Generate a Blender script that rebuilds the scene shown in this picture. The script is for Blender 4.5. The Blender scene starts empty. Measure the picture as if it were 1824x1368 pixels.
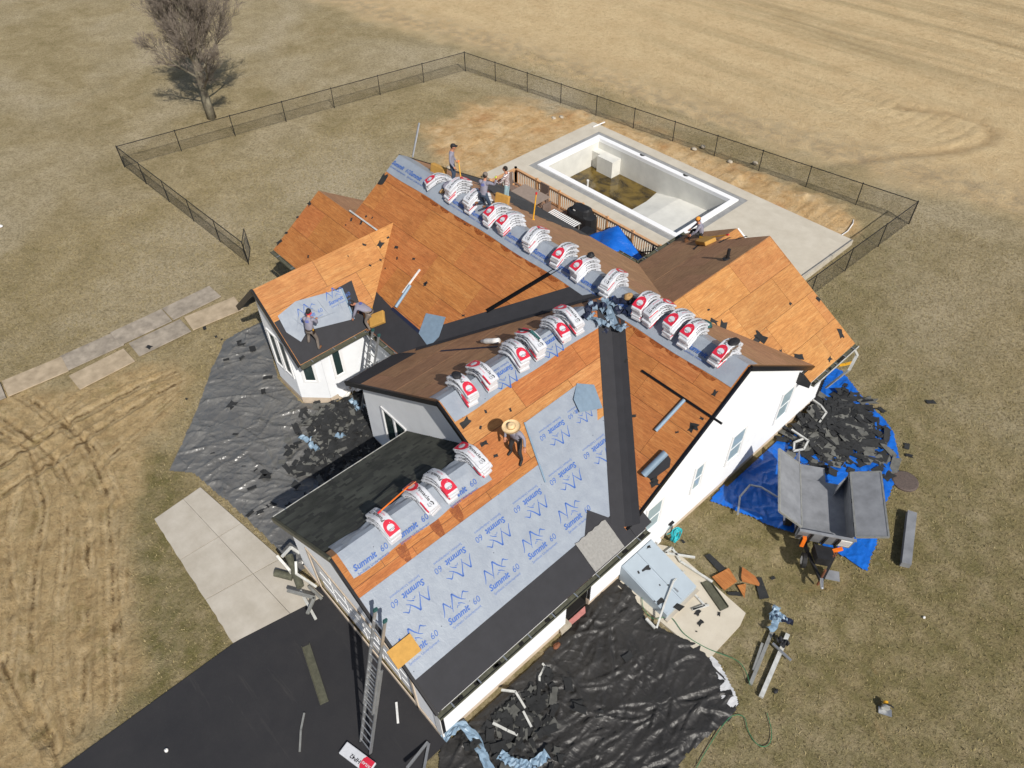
import bpy, bmesh, math, random
import numpy as np
from mathutils import Vector, Matrix, geometry
random.seed(7); RNG = np.random.default_rng(7)
R_ = math.radians
sc = bpy.context.scene
COL = sc.collection
# ------------------------------------------------------------------ camera
CAM_F, CAM_PITCH, CAM_ROLL, CAM_YAW = 1318.86, 0.7932, -0.0222, 0.8466
CAM_O = np.array([6.7277, -14.598, 20.7355])
def cam_axes():
    y, p, r = CAM_YAW, CAM_PITCH, CAM_ROLL
    fh = np.array([-math.sin(y), math.cos(y), 0]); rt = np.array([math.cos(y), math.sin(y), 0])
    fw = fh*math.cos(p)+np.array([0, 0, -math.sin(p)]); up = np.cross(rt, fw)
    return rt*math.cos(r)+up*math.sin(r), -rt*math.sin(r)+up*math.cos(r), fw
CR, CU, CF = cam_axes()
cd = bpy.data.cameras.new('camera'); cam = bpy.data.objects.new('camera', cd); COL.objects.link(cam)
m = Matrix.Identity(4)
for i in range(3):
    m[i][0], m[i][1], m[i][2], m[i][3] = CR[i], CU[i], -CF[i], CAM_O[i]
cam.matrix_world = m
cd.sensor_width = 36; cd.lens = 36*CAM_F/1824; cd.clip_start = .5; cd.clip_end = 5000
sc.camera = cam
# ------------------------------------------------------------------ light
SUN_AZ, SUN_EL = R_(-16), R_(43.5)
SUNV = Vector((math.cos(SUN_EL)*math.cos(SUN_AZ), math.cos(SUN_EL)*math.sin(SUN_AZ), math.sin(SUN_EL)))
wd = bpy.data.worlds.new('World'); sc.world = wd; wd.use_nodes = True
nt = wd.node_tree; bg = nt.nodes['Background']; sky = nt.nodes.new('ShaderNodeTexSky')
sky.sky_type = 'NISHITA'; sky.sun_disc = False; sky.sun_elevation = SUN_EL; sky.sun_rotation = math.pi/2-SUN_AZ
sky.air_density = 1.0; sky.dust_density = 1.5
nt.links.new(sky.outputs[0], bg.inputs[0]); bg.inputs[1].default_value = .075
sd = bpy.data.lights.new('sun', 'SUN'); sd.energy = 4.3; sd.angle = R_(.55); sd.color = (1, .955, .88)
sun = bpy.data.objects.new('sun', sd); COL.objects.link(sun)
sun.rotation_euler = SUNV.to_track_quat('Z', 'Y').to_euler(); sun.location = (20, -10, 40)
sc.view_settings.view_transform = 'Standard'; sc.view_settings.look = 'None'
sc.view_settings.exposure = 0; sc.view_settings.gamma = 1; sc.view_settings.use_curve_mapping = False
# ------------------------------------------------------------------ unprojection on real planes
def ray(u, v):
    d = CF*CAM_F+CR*(u-912)-CU*(v-684); return d/np.linalg.norm(d)
def onpl(u, v, q, n):
    d = ray(u, v); n = np.array(n, float); q = np.array(q, float)
    return CAM_O+d*(((q-CAM_O)@n)/(d@n))
def G(u, v, z=0.):
    return onpl(u, v, (0, 0, z), (0, 0, 1))
def Gs(l, z=0.):
    return [tuple(G(u, v, z)[:2]) for u, v in l]
# ------------------------------------------------------------------ materials
def lin(c):
    f = lambda x: x/12.92 if x <= .04045 else ((x+.055)/1.055)**2.4
    return tuple(f(x/255) for x in c)+(1,)
class NT:
    def __init__(s, name):
        s.m = bpy.data.materials.new(name); s.m.use_nodes = True; s.t = s.m.node_tree; s.N = s.t.nodes
        s.b = s.N['Principled BSDF']; s.out = s.N['Material Output']
    def n(s, t, **k):
        x = s.N.new(t)
        for a, v in k.items(): setattr(x, a, v)
        return x
    def l(s, a, b): s.t.links.new(a, b)
    def coord(s, kind='Object', scale=(1, 1, 1), rand=False, rot=(0, 0, 0)):
        c = s.n('ShaderNodeTexCoord'); mp = s.n('ShaderNodeMapping'); mp.inputs['Scale'].default_value = scale
        mp.inputs['Rotation'].default_value = rot
        if kind == 'World':
            g = s.n('ShaderNodeNewGeometry'); s.l(g.outputs['Position'], mp.inputs[0])
        else: s.l(c.outputs[kind], mp.inputs[0])
        if rand:
            oi = s.n('ShaderNodeObjectInfo'); ml = s.n('ShaderNodeMath', operation='MULTIPLY'); ml.inputs[1].default_value = 57.3
            s.l(oi.outputs['Random'], ml.inputs[0]); cb = s.n('ShaderNodeCombineXYZ')
            for i in range(3): s.l(ml.outputs[0], cb.inputs[i])
            s.l(cb.outputs[0], mp.inputs['Location'])
        return mp.outputs[0]
    def noise(s, vec, scale, detail=4, rough=.55, dist=0.):
        x = s.n('ShaderNodeTexNoise'); s.l(vec, x.inputs['Vector']); x.inputs['Scale'].default_value = scale
        x.inputs['Detail'].default_value = detail; x.inputs['Roughness'].default_value = rough; x.inputs['Distortion'].default_value = dist
        return x.outputs['Fac']
    def ramp(s, fac, stops):
        x = s.n('ShaderNodeValToRGB'); s.l(fac, x.inputs[0]); e = x.color_ramp.elements
        while len(e) < len(stops): e.new(.5)
        for i, (p, c) in enumerate(stops):
            e[i].position = p; e[i].color = c if len(c) == 4 else tuple(c)+(1,)
        return x.outputs[0]
    def mix(s, fac, a, b, blend='MIX'):
        x = s.n('ShaderNodeMix', data_type='RGBA', blend_type=blend)
        for sock, v in ((x.inputs[0], fac), (x.inputs[6], a), (x.inputs[7], b)):
            if hasattr(v, 'is_linked'): s.l(v, sock)
            else: sock.default_value = v
        return x.outputs[2]
    def math(s, op, a, b=0.):
        x = s.n('ShaderNodeMath', operation=op)
        for i, v in enumerate((a, b)):
            if hasattr(v, 'is_linked'): s.l(v, x.inputs[i])
            else: x.inputs[i].default_value = v
        return x.outputs[0]
    def bump(s, h, strength=.3, dist=.02):
        x = s.n('ShaderNodeBump'); x.inputs['Strength'].default_value = strength; x.inputs['Distance'].default_value = dist
        s.l(h, x.inputs['Height']); s.l(x.outputs[0], s.b.inputs['Normal'])
    def set(s, col=None, rough=None, metal=None, spec=None):
        if col is not None:
            if hasattr(col, 'is_linked'): s.l(col, s.b.inputs['Base Color'])
            else: s.b.inputs['Base Color'].default_value = col
        if rough is not None:
            if hasattr(rough, 'is_linked'): s.l(rough, s.b.inputs['Roughness'])
            else: s.b.inputs['Roughness'].default_value = rough
        if metal is not None: s.b.inputs['Metallic'].default_value = metal
        if spec is not None: s.b.inputs['Specular IOR Level'].default_value = spec
        return s.m
MT = {}
def plain(name, c, rough=.7, metal=0., var=.18, scale=6., bump=.0, bs=40., spec=None, c2=None, rand=False):
    t = NT(name); v = t.coord('Object', rand=True)
    f = t.noise(v, scale, 5, .6)
    a = lin(c); lo = tuple(x*(1-var) for x in a[:3])+(1,); hi = tuple(min(1, x*(1+var)) for x in a[:3])+(1,)
    if c2: hi = lin(c2)
    col = t.ramp(f, [(.3, lo), (.7, hi)])
    if rand:
        oi = t.n('ShaderNodeObjectInfo'); mr = t.n('ShaderNodeMapRange'); mr.inputs[3].default_value = .78; mr.inputs[4].default_value = 1.2
        t.l(oi.outputs['Random'], mr.inputs[0]); hs = t.n('ShaderNodeHueSaturation'); t.l(mr.outputs[0], hs.inputs['Value']); t.l(col, hs.inputs['Color']); col = hs.outputs[0]
    t.set(col, rough, metal, spec)
    if bump: t.bump(t.noise(v, bs, 3), bump, .01)
    MT[name] = t.m; return t.m
def plywood(name, c0, c1, c2, spread=.07):
    t = NT(name); v = t.coord('Object', (.5, 5, 1), rand=True); v2 = t.coord('Object', (1, 1, 1), rand=True); w = t.coord('World')
    g = t.noise(v, 1.3, 7, .68, 1.6); fine = t.noise(t.coord('Object', (2.2, 34, 1), rand=True), 1.6, 5, .75, .4)
    col = t.ramp(g, [(.26, lin(c0)), (.5, lin(c1)), (.74, lin(c2))])
    dk = tuple(x*.72 for x in lin(c0)[:3])+(1,)
    col = t.mix(t.ramp(fine, [(.36, (.8, .8, .8)), (.56, (0, 0, 0))]), col, dk)
    oi = t.n('ShaderNodeObjectInfo'); mr = t.n('ShaderNodeMapRange'); mr.inputs[3].default_value = 1-spread; mr.inputs[4].default_value = 1+spread
    t.l(oi.outputs['Random'], mr.inputs[0]); hs = t.n('ShaderNodeHueSaturation'); t.l(col, hs.inputs['Color']); t.l(mr.outputs[0], hs.inputs['Value'])
    wn = t.n('ShaderNodeTexWhiteNoise', noise_dimensions='1D'); t.l(oi.outputs['Random'], wn.inputs['W'])
    mh = t.n('ShaderNodeMapRange'); mh.inputs[3].default_value = .493; mh.inputs[4].default_value = .502; t.l(wn.outputs['Value'], mh.inputs[0]); t.l(mh.outputs[0], hs.inputs['Hue'])
    col = hs.outputs[0]
    st = t.ramp(t.noise(w, 1.1, 6, .7, .8), [(.5, (0, 0, 0)), (.72, (.5, .5, .5))]); col = t.mix(st, col, tuple(x*.7 for x in lin(c0)[:3])+(1,))
    pl_ = t.ramp(t.noise(w, .8, 5, .7, .5), [(.55, (0, 0, 0)), (.75, (.4, .4, .4))]); col = t.mix(pl_, col, tuple(min(1, x*1.15) for x in lin(c2)[:3])+(1,))
    sp = t.noise(w, 22, 4, .75); col = t.mix(t.ramp(sp, [(.66, (0, 0, 0)), (.71, (.85, .85, .85))]), col, lin((66, 46, 36)))
    sp2 = t.noise(w, 31, 3, .7); col = t.mix(t.ramp(sp2, [(.68, (0, 0, 0)), (.73, (.7, .7, .7))]), col, lin((214, 178, 136)))
    vo = t.n('ShaderNodeTexVoronoi'); t.l(v2, vo.inputs['Vector']); vo.inputs['Scale'].default_value = 4.2; vo.inputs['Randomness'].default_value = .35
    col = t.mix(t.ramp(vo.outputs['Distance'], [(.045, (.8, .8, .8)), (.07, (0, 0, 0))]), col, lin((84, 54, 36)))
    t.set(col, .78); t.bump(fine, .2, .004)
    MT[name] = t.m
plywood('plywood', (158, 96, 46), (184, 118, 60), (199, 140, 80), .05)
plywood('plywood_light', (174, 116, 62), (196, 138, 78), (208, 160, 100), .07)
plywood('plywood_shade_side', (148, 110, 78), (178, 136, 98), (196, 154, 114))  # plywood copy for slopes turned from the sun, colour raised against their shade
plain('siding', (232, 234, 237), .55, var=.05, scale=1.5)
plain('trim_white', (240, 240, 240), .45, var=.03)
plain('foundation', (203, 186, 166), .9, var=.12, scale=5, bump=.3)
plain('black_trim', (26, 25, 26), .45, var=.2)
plain('drip_black', (28, 28, 31), .35, metal=.4)
plain('membrane', (47, 47, 51), .8, var=.12, scale=3, bump=.35, bs=220)
plain('membrane_edge', (26, 34, 58), .6)
plain('membrane_back', (122, 142, 160), .5, var=.1)
plain('felt', (62, 62, 64), .9, var=.3, scale=5, rand=True)
plain('gutter', (98, 98, 82), .5, metal=.3, var=.2)
plain('gutter_white', (210, 210, 205), .4, metal=.2)
plain('gutter_in', (86, 86, 72), .9, var=.3, scale=9)
plain('bracket', (170, 175, 178), .35, metal=.6)
plain('alu', (188, 190, 192), .38, metal=.75, var=.15)
plain('alu_dull', (165, 165, 160), .5, metal=.5, var=.2)
plain('shingle_dark', (64, 66, 60), .9, var=.3, scale=1.3, bump=.4, bs=160, c2=(92, 94, 85))
plain('shingle_dark_b', (60, 61, 57), .9, var=.3, scale=2, bump=.4, bs=160)
plain('shingle_grey', (150, 148, 144), .95, var=.14, scale=14, bump=.5, bs=200)
plain('shingle_scrap', (40, 41, 42), .9, var=.35, scale=4, bump=.4, bs=150, rand=True)
plain('shingle_scrap_light', (92, 92, 88), .9, var=.3, scale=5, bump=.4, bs=150, rand=True)
plain('wrap_white', (206, 208, 213), .36, var=.06, scale=7, bump=.5, bs=16)
plain('wrap_red', (206, 44, 66), .4, var=.06)
plain('ink_black', (38, 36, 40), .5)
plain('ink_pink', (214, 120, 134), .5)
plain('ink_grey', (150, 152, 158), .5)
plain('ink_blue', (62, 100, 170), .55, var=.08)
def asphalt():
    t = NT('asphalt'); v = t.coord('World'); c = t.ramp(t.noise(v, .7, 6, .7), [(.3, lin((36, 36, 40))), (.7, lin((47, 46, 48)))])
    mp = t.coord('World', (.25, 2.2, 1), rot=(0, 0, .55)); c = t.mix(t.ramp(t.noise(mp, 1.2, 6, .75, .6), [(.6, (0, 0, 0)), (.78, (.35, .35, .35))]), c, lin((92, 88, 84)))
    f = t.noise(v, 60, 3, .8); c = t.mix(t.ramp(f, [(.62, (0, 0, 0)), (.75, (.5, .5, .5))]), c, lin((96, 94, 92))); t.set(c, .85); t.bump(f, .4, .01); MT['asphalt'] = t.m
asphalt()
plain('pool_plaster', (214, 213, 206), .75, var=.1, scale=1.4)
plain('coping', (246, 246, 246), .5, var=.02)
plain('deck_wood', (150, 118, 96), .75, var=.2, scale=3)
plain('rail_wood', (204, 158, 114), .7, var=.16, scale=6)
plain('wicker', (122, 104, 94), .8, var=.2, scale=20)
plain('table_top', (150, 134, 122), .7, var=.1)
plain('cover_black', (34, 34, 36), .6, var=.25, scale=5)
plain('fence_black', (22, 22, 24), .5)
plain('bark', (112, 104, 92), .9, var=.25, scale=3, bump=.5, bs=18, c2=(146, 140, 120))
plain('twig', (120, 110, 100), .9, var=.2, scale=2)
plain('steel', (140, 142, 146), .5, metal=.15, var=.2, scale=2.5, bump=.15, bs=12)
plain('steel_dark', (50, 50, 52), .5, metal=.4)
plain('rust', (120, 74, 50), .8)
plain('orange_paint', (236, 118, 32), .45)
plain('yellow_paint', (226, 168, 40), .45)
plain('red_paint', (205, 40, 50), .45)
plain('rubber', (26, 26, 27), .7)
plain('wheel_white', (205, 205, 205), .5)
plain('sticker', (232, 230, 226), .5)
plain('bulkhead', (166, 178, 188), .5, var=.05, scale=2)
plain('hose_teal', (52, 190, 200), .4)
plain('cord_green', (58, 120, 84), .5)
plain('foam', (190, 145, 72), .85, var=.12, scale=8)
plain('cardboard', (176, 140, 92), .8)
plain('straw', (226, 196, 150), .8, var=.12, scale=30)
plain('skin', (186, 128, 100), .6, var=.06)
plain('shirt_grey', (138, 136, 150), .85, var=.08, scale=12)
plain('jeans', (62, 76, 96), .85, var=.15, scale=12)
plain('pants_black', (44, 44, 46), .85, var=.15)
plain('pants_grey', (122, 112, 104), .85, var=.12)
plain('pants_light', (150, 180, 190), .85, var=.1)
plain('boot', (128, 86, 54), .7)
plain('boot_black', (36, 34, 34), .7)
plain('shoe_white', (225, 225, 225), .6)
plain('hair', (38, 32, 28), .8)
plain('cap_black', (34, 34, 38), .7)
plain('cap_blue', (62, 78, 104), .75)
plain('beanie', (226, 150, 58), .8)
plain('red_cloth', (206, 48, 66), .8)
plain('belt', (52, 40, 32), .7)
plain('neon', (190, 220, 70), .6)
plain('plaid', (70, 56, 50), .9, var=.6, scale=26, c2=(150, 126, 108))
plain('pvc_white', (228, 228, 226), .4)
plain('green_dark', (40, 84, 84), .7)
plain('mat_wood', (172, 154, 128), .85, var=.2, scale=2.5, c2=(190, 172, 146))
plain('mat_grey', (144, 134, 120), .85, var=.2, scale=2.5, c2=(176, 164, 148))
plain('brick_red', (196, 130, 124), .8)
plain('stone', (178, 168, 150), .9, var=.2)
plain('blue_scrap', (132, 156, 176), .45, var=.1)
plain('drain_cover', (92, 80, 74), .8, var=.25, scale=20)
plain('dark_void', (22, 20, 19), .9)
plain('door_dark', (58, 30, 28), .35)
def glass(name, c, rough=.05):
    t = NT(name); t.set(lin(c), rough, 0, .8); MT[name] = t.m
glass('glass_dark', (44, 60, 60)); glass('glass_pale', (158, 178, 186), .12)
def tarp_mat(name, c, c2, rough, spec=.5, k=1.):
    t = NT(name); v = t.coord('Object')
    col = t.ramp(t.noise(v, 1.1, 6, .6), [(.3, lin(c)), (.7, lin(c2))]); t.set(col, rough, 0, spec)
    def ridge(sc_, d, det=3):
        a = t.math('ABSOLUTE', t.math('SUBTRACT', t.noise(v, sc_, det, .5, d), .5)); return t.math('SUBTRACT', .12, t.math('MINIMUM', a, .12))
    h = t.math('ADD', t.math('MULTIPLY', ridge(.7, .8), 4.), t.math('MULTIPLY', ridge(1.9, .5), 1.6)); h = t.math('ADD', h, t.math('MULTIPLY', ridge(6, .4), .22))
    t.bump(h, .75, .075*k); MT[name] = t.m
tarp_mat('tarp_black', (42, 41, 40), (58, 56, 54), .46, .5, 1.)
tarp_mat('tarp_silverblack', (94, 93, 91), (116, 115, 112), .33, 1., 1.5)
tarp_mat('tarp_blue', (18, 86, 178), (32, 112, 212), .28, .6, .8)
tarp_mat('tarp_silver', (190, 192, 196), (205, 205, 206), .4)
def underlay():
    t = NT('underlayment'); v = t.coord('Object')
    col = t.ramp(t.noise(v, 3, 4), [(.3, lin((141, 149, 161))), (.7, lin((154, 162, 172)))])
    vo = t.n('ShaderNodeTexVoronoi'); t.l(t.coord('World'), vo.inputs['Vector']); vo.inputs['Scale'].default_value = 2.6; col = t.mix(t.ramp(vo.outputs['Distance'], [(.03, (.9, .9, .9)), (.045, (0, 0, 0))]), col, lin((60, 66, 80)))
    t.set(col, .42); h = t.math('ADD', t.noise(v, 7, 5, .6, .8), t.math('MULTIPLY', t.noise(v, 45, 3), .3)); t.bump(h, .3, .03); MT['underlayment'] = t.m
underlay()
def water():
    t = NT('murky_water'); v = t.coord('Object')
    col = t.ramp(t.noise(v, 1.1, 5, .65, .5), [(.38, lin((48, 38, 16))), (.6, lin((112, 92, 40)))])
    t.set(col, .08, 0, .5); MT['murky_water'] = t.m
water()
def concrete(name, c, c2, sc_=1.0):
    t = NT(name); v = t.coord('Object', rand=True)
    col = t.ramp(t.noise(v, 1.2*sc_, 7, .65), [(.3, lin(c)), (.7, lin(c2))])
    sp = t.noise(v, 40, 3, .7); col = t.mix(t.ramp(sp, [(.64, (0, 0, 0)), (.72, (.45, .45, .45))]), col, lin((120, 108, 92)))
    t.set(col, .88); t.bump(sp, .2, .01); MT[name] = t.m
concrete('concrete', (172, 164, 150), (194, 187, 175)); concrete('concrete_tan', (190, 181, 164), (206, 198, 182)); concrete('concrete_grey', (136, 136, 136), (158, 158, 156), 2)
# ------------------------------------------------------------------ mesh helpers
def tag(o, label=None, cat=None, group=None, kind=None):
    if label: o['label'] = label
    if cat: o['category'] = cat
    if group: o['group'] = group
    if kind: o['kind'] = kind
    return o
def thing(name, label, cat, loc=(0, 0, 0), rotz=0., group=None):
    o = bpy.data.objects.new(name, None); COL.objects.link(o); o.location = loc; o.rotation_euler = (0, 0, rotz)
    o.empty_display_size = .2; return tag(o, label, cat, group)
def link(name, me, parent=None, M=None):
    o = bpy.data.objects.new(name, me); COL.objects.link(o)
    if parent is not None: o.parent = parent
    if M is not None: o.matrix_local = M
    return o
class MB:
    def __init__(s): s.v = []; s.f = []; s.mi = []
    def add(s, verts, faces, mi=0):
        b = len(s.v); s.v += [tuple(map(float, x)) for x in verts]; s.f += [tuple(i+b for i in f) for f in faces]; s.mi += [mi]*len(faces); return s
    def box(s, c, d, rz=0., mi=0, M=None):
        x, y, z = [q/2 for q in d]
        P = [Vector((a*x, b*y, e*z)) for e in (-1, 1) for a, b in ((-1, -1), (1, -1), (1, 1), (-1, 1))]
        Q = Matrix.Rotation(rz, 3, 'Z') if M is None else M.to_3x3(); c = Vector(c)
        return s.add([c+Q@p for p in P], [(3, 2, 1, 0), (4, 5, 6, 7), (0, 1, 5, 4), (1, 2, 6, 5), (2, 3, 7, 6), (3, 0, 4, 7)], mi)
    def bar(s, a, b, w, h=None, mi=0, up=(0, 0, 1)):
        a = Vector(a); b = Vector(b); h = h or w; d = (b-a); L = d.length; d.normalize(); up = Vector(up)
        if abs(d.dot(up)) > .98: up = Vector((1, 0, 0))
        x = d.cross(up).normalized(); y = x.cross(d).normalized(); M = Matrix((d, x, y)).transposed()
        return s.box((a+b)/2, (L, w, h), M=M, mi=mi)
    def tube(s, path, r, sides=6, mi=0, cap=True, closed=False):
        P = [Vector(p) for p in path]; n = len(P); rr = r if hasattr(r, '__len__') else [r]*n
        T = []
        for i in range(n):
            t = (P[min(i+1, n-1)]-P[max(i-1, 0)]); T.append(t.normalized() if t.length > 1e-9 else Vector((0, 0, 1)))
        u = T[0].orthogonal().normalized(); V = []; F = []
        for i in range(n):
            u = (u-T[i]*u.dot(T[i])); u = u.normalized() if u.length > 1e-6 else T[i].orthogonal().normalized()
            w = T[i].cross(u)
            for k in range(sides):
                a = 2*math.pi*k/sides; V.append(P[i]+(u*math.cos(a)+w*math.sin(a))*rr[i])
        for i in range(n-1):
            for k in range(sides):
                k2 = (k+1) % sides; F.append((i*sides+k, i*sides+k2, (i+1)*sides+k2, (i+1)*sides+k))
        if cap: F.append(tuple(range(sides))[::-1]); F.append(tuple(range((n-1)*sides, n*sides)))
        return s.add(V, F, mi)
    def prism(s, poly, off, mi=0, mi_side=None):
        """closed prism: polygon of 3D points extruded by vector off"""
        n = len(poly); P = [Vector(p) for p in poly]; off = Vector(off)
        s.add(P+[p+off for p in P], [tuple(range(n))[::-1], tuple(range(n, 2*n))], mi)
        b = len(s.v)-2*n; ms = mi if mi_side is None else mi_side
        for i in range(n):
            j = (i+1) % n; s.f.append((b+i, b+j, b+n+j, b+n+i)); s.mi.append(ms)
        return s
    def ball(s, c, r, seg=12, rings=8, mi=0):
        r = r if hasattr(r, '__len__') else (r, r, r); V = []; F = []
        for i in range(rings+1):
            th = math.pi*i/rings
            for k in range(seg):
                a = 2*math.pi*k/seg; V.append((c[0]+r[0]*math.sin(th)*math.cos(a), c[1]+r[1]*math.sin(th)*math.sin(a), c[2]+r[2]*math.cos(th)))
        for i in range(rings):
            for k in range(seg):
                k2 = (k+1) % seg; F.append((i*seg+k, (i+1)*seg+k, (i+1)*seg+k2, i*seg+k2))
        return s.add(V, F, mi)
    def lathe(s, prof, c=(0, 0, 0), seg=20, mi=0, sc=(1, 1)):
        V = []; F = []; n = len(prof)
        for r, z in prof:
            for k in range(seg):
                a = 2*math.pi*k/seg; V.append((c[0]+r*math.cos(a)*sc[0], c[1]+r*math.sin(a)*sc[1], c[2]+z))
        for i in range(n-1):
            for k in range(seg):
                k2 = (k+1) % seg; F.append((i*seg+k, i*seg+k2, (i+1)*seg+k2, (i+1)*seg+k))
        return s.add(V, F, mi)
    def mesh(s, name, mats, origin=(0, 0, 0), smooth=False):
        me = bpy.data.meshes.new(name); o = Vector(origin)
        me.from_pydata([Vector(v)-o for v in s.v], [], s.f)
        for x in (mats if isinstance(mats, (list, tuple)) else [mats]): me.materials.append(MT[x])
        if any(s.mi): me.polygons.foreach_set('material_index', s.mi)
        if smooth: me.polygons.foreach_set('use_smooth', [True]*len(s.f))
        me.update(); return me
    def build(s, name, mats, parent=None, smooth=False, M=None, world=False):
        """world: vertices are in world space; the object gets its origin at its base centre"""
        if world and parent is None:
            a = np.array(s.v); o = Vector((*( (a.min(0)+a.max(0))/2)[:2], a[:, 2].min()))
            ob = link(name, s.mesh(name, mats, o, smooth)); ob.location = o; return ob
        if world: return link(name, s.mesh(name, mats, parent.location, smooth), parent)
        return link(name, s.mesh(name, mats, smooth=smooth), parent, M)
def npmesh(name, V, F, mat, parent=None, smooth=False, origin=(0, 0, 0)):
    V = np.asarray(V, np.float32)-np.asarray(origin, np.float32); F = np.asarray(F, np.int32); k = F.shape[1]
    me = bpy.data.meshes.new(name); me.vertices.add(len(V)); me.vertices.foreach_set('co', V.ravel())
    me.loops.add(F.size); me.loops.foreach_set('vertex_index', F.ravel()); me.polygons.add(len(F))
    me.polygons.foreach_set('loop_start', np.arange(0, F.size, k, dtype=np.int32)); me.polygons.foreach_set('loop_total', np.full(len(F), k, np.int32))
    me.update(calc_edges=True); me.materials.append(MT[mat])
    if smooth: me.polygons.foreach_set('use_smooth', np.ones(len(F), bool))
    o = link(name, me, parent); 
    if parent is None: o.location = origin
    return o
def clip(poly, a, b, c):
    """keep a*x+b*y<=c"""
    out = []
    for i in range(len(poly)):
        p, q = poly[i-1], poly[i]; dp = a*p[0]+b*p[1]-c; dq = a*q[0]+b*q[1]-c
        if dp <= 0 and dq <= 0: out.append(q)
        elif dp <= 0 < dq or dq <= 0 < dp:
            t = dp/(dp-dq); r = (p[0]+t*(q[0]-p[0]), p[1]+t*(q[1]-p[1])); out.append(r)
            if dq <= 0: out.append(q)
    return out
def area(p): return abs(sum(p[i-1][0]*p[i][1]-p[i][0]*p[i-1][1] for i in range(len(p))))/2
def clean(p, e=2e-3):
    q = [a for i, a in enumerate(p) if math.hypot(a[0]-p[i-1][0], a[1]-p[i-1][1]) > e]; return q
def inpoly(P, poly):
    x, y = P[:, 0], P[:, 1]; ins = np.zeros(len(P), bool); n = len(poly)
    for i in range(n):
        x1, y1 = poly[i-1]; x2, y2 = poly[i]
        c = ((y1 > y) != (y2 > y)); xi = (x2-x1)*(y-y1)/((y2-y1) if y2 != y1 else 1e-12)+x1; ins ^= c & (x < xi)
    return ins
def dpoly(P, pl, closed=False):
    d = np.full(len(P), 1e9); n = len(pl)
    for i in range(0 if closed else 1, n):
        a = np.array(pl[i-1]); b = np.array(pl[i]); ab = b-a; t = np.clip(((P-a)@ab)/max(ab@ab, 1e-9), 0, 1)
        d = np.minimum(d, np.hypot(*(P-(a+t[:, None]*ab)).T))
    return d
def vnoise(x, y, seed=0):
    xi = np.floor(x).astype(np.int64); yi = np.floor(y).astype(np.int64); fx = x-xi; fy = y-yi
    def h(a, b):
        n = (a*374761393+b*668265263+seed*974634777) & 0xffffffff; n = ((n ^ (n >> 13))*1274126177) & 0xffffffff
        return ((n ^ (n >> 16)) & 0xffff)/65535.
    u = fx*fx*(3-2*fx); v = fy*fy*(3-2*fy)
    return (h(xi, yi)*(1-u)+h(xi+1, yi)*u)*(1-v)+(h(xi, yi+1)*(1-u)+h(xi+1, yi+1)*u)*v
def fbm(x, y, o=4, seed=0):
    r = 0; a = .5
    for i in range(o): r = r+a*vnoise(x, y, seed+i); x = x*2.03+7; y = y*2.03+3; a *= .5
    return r
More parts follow.
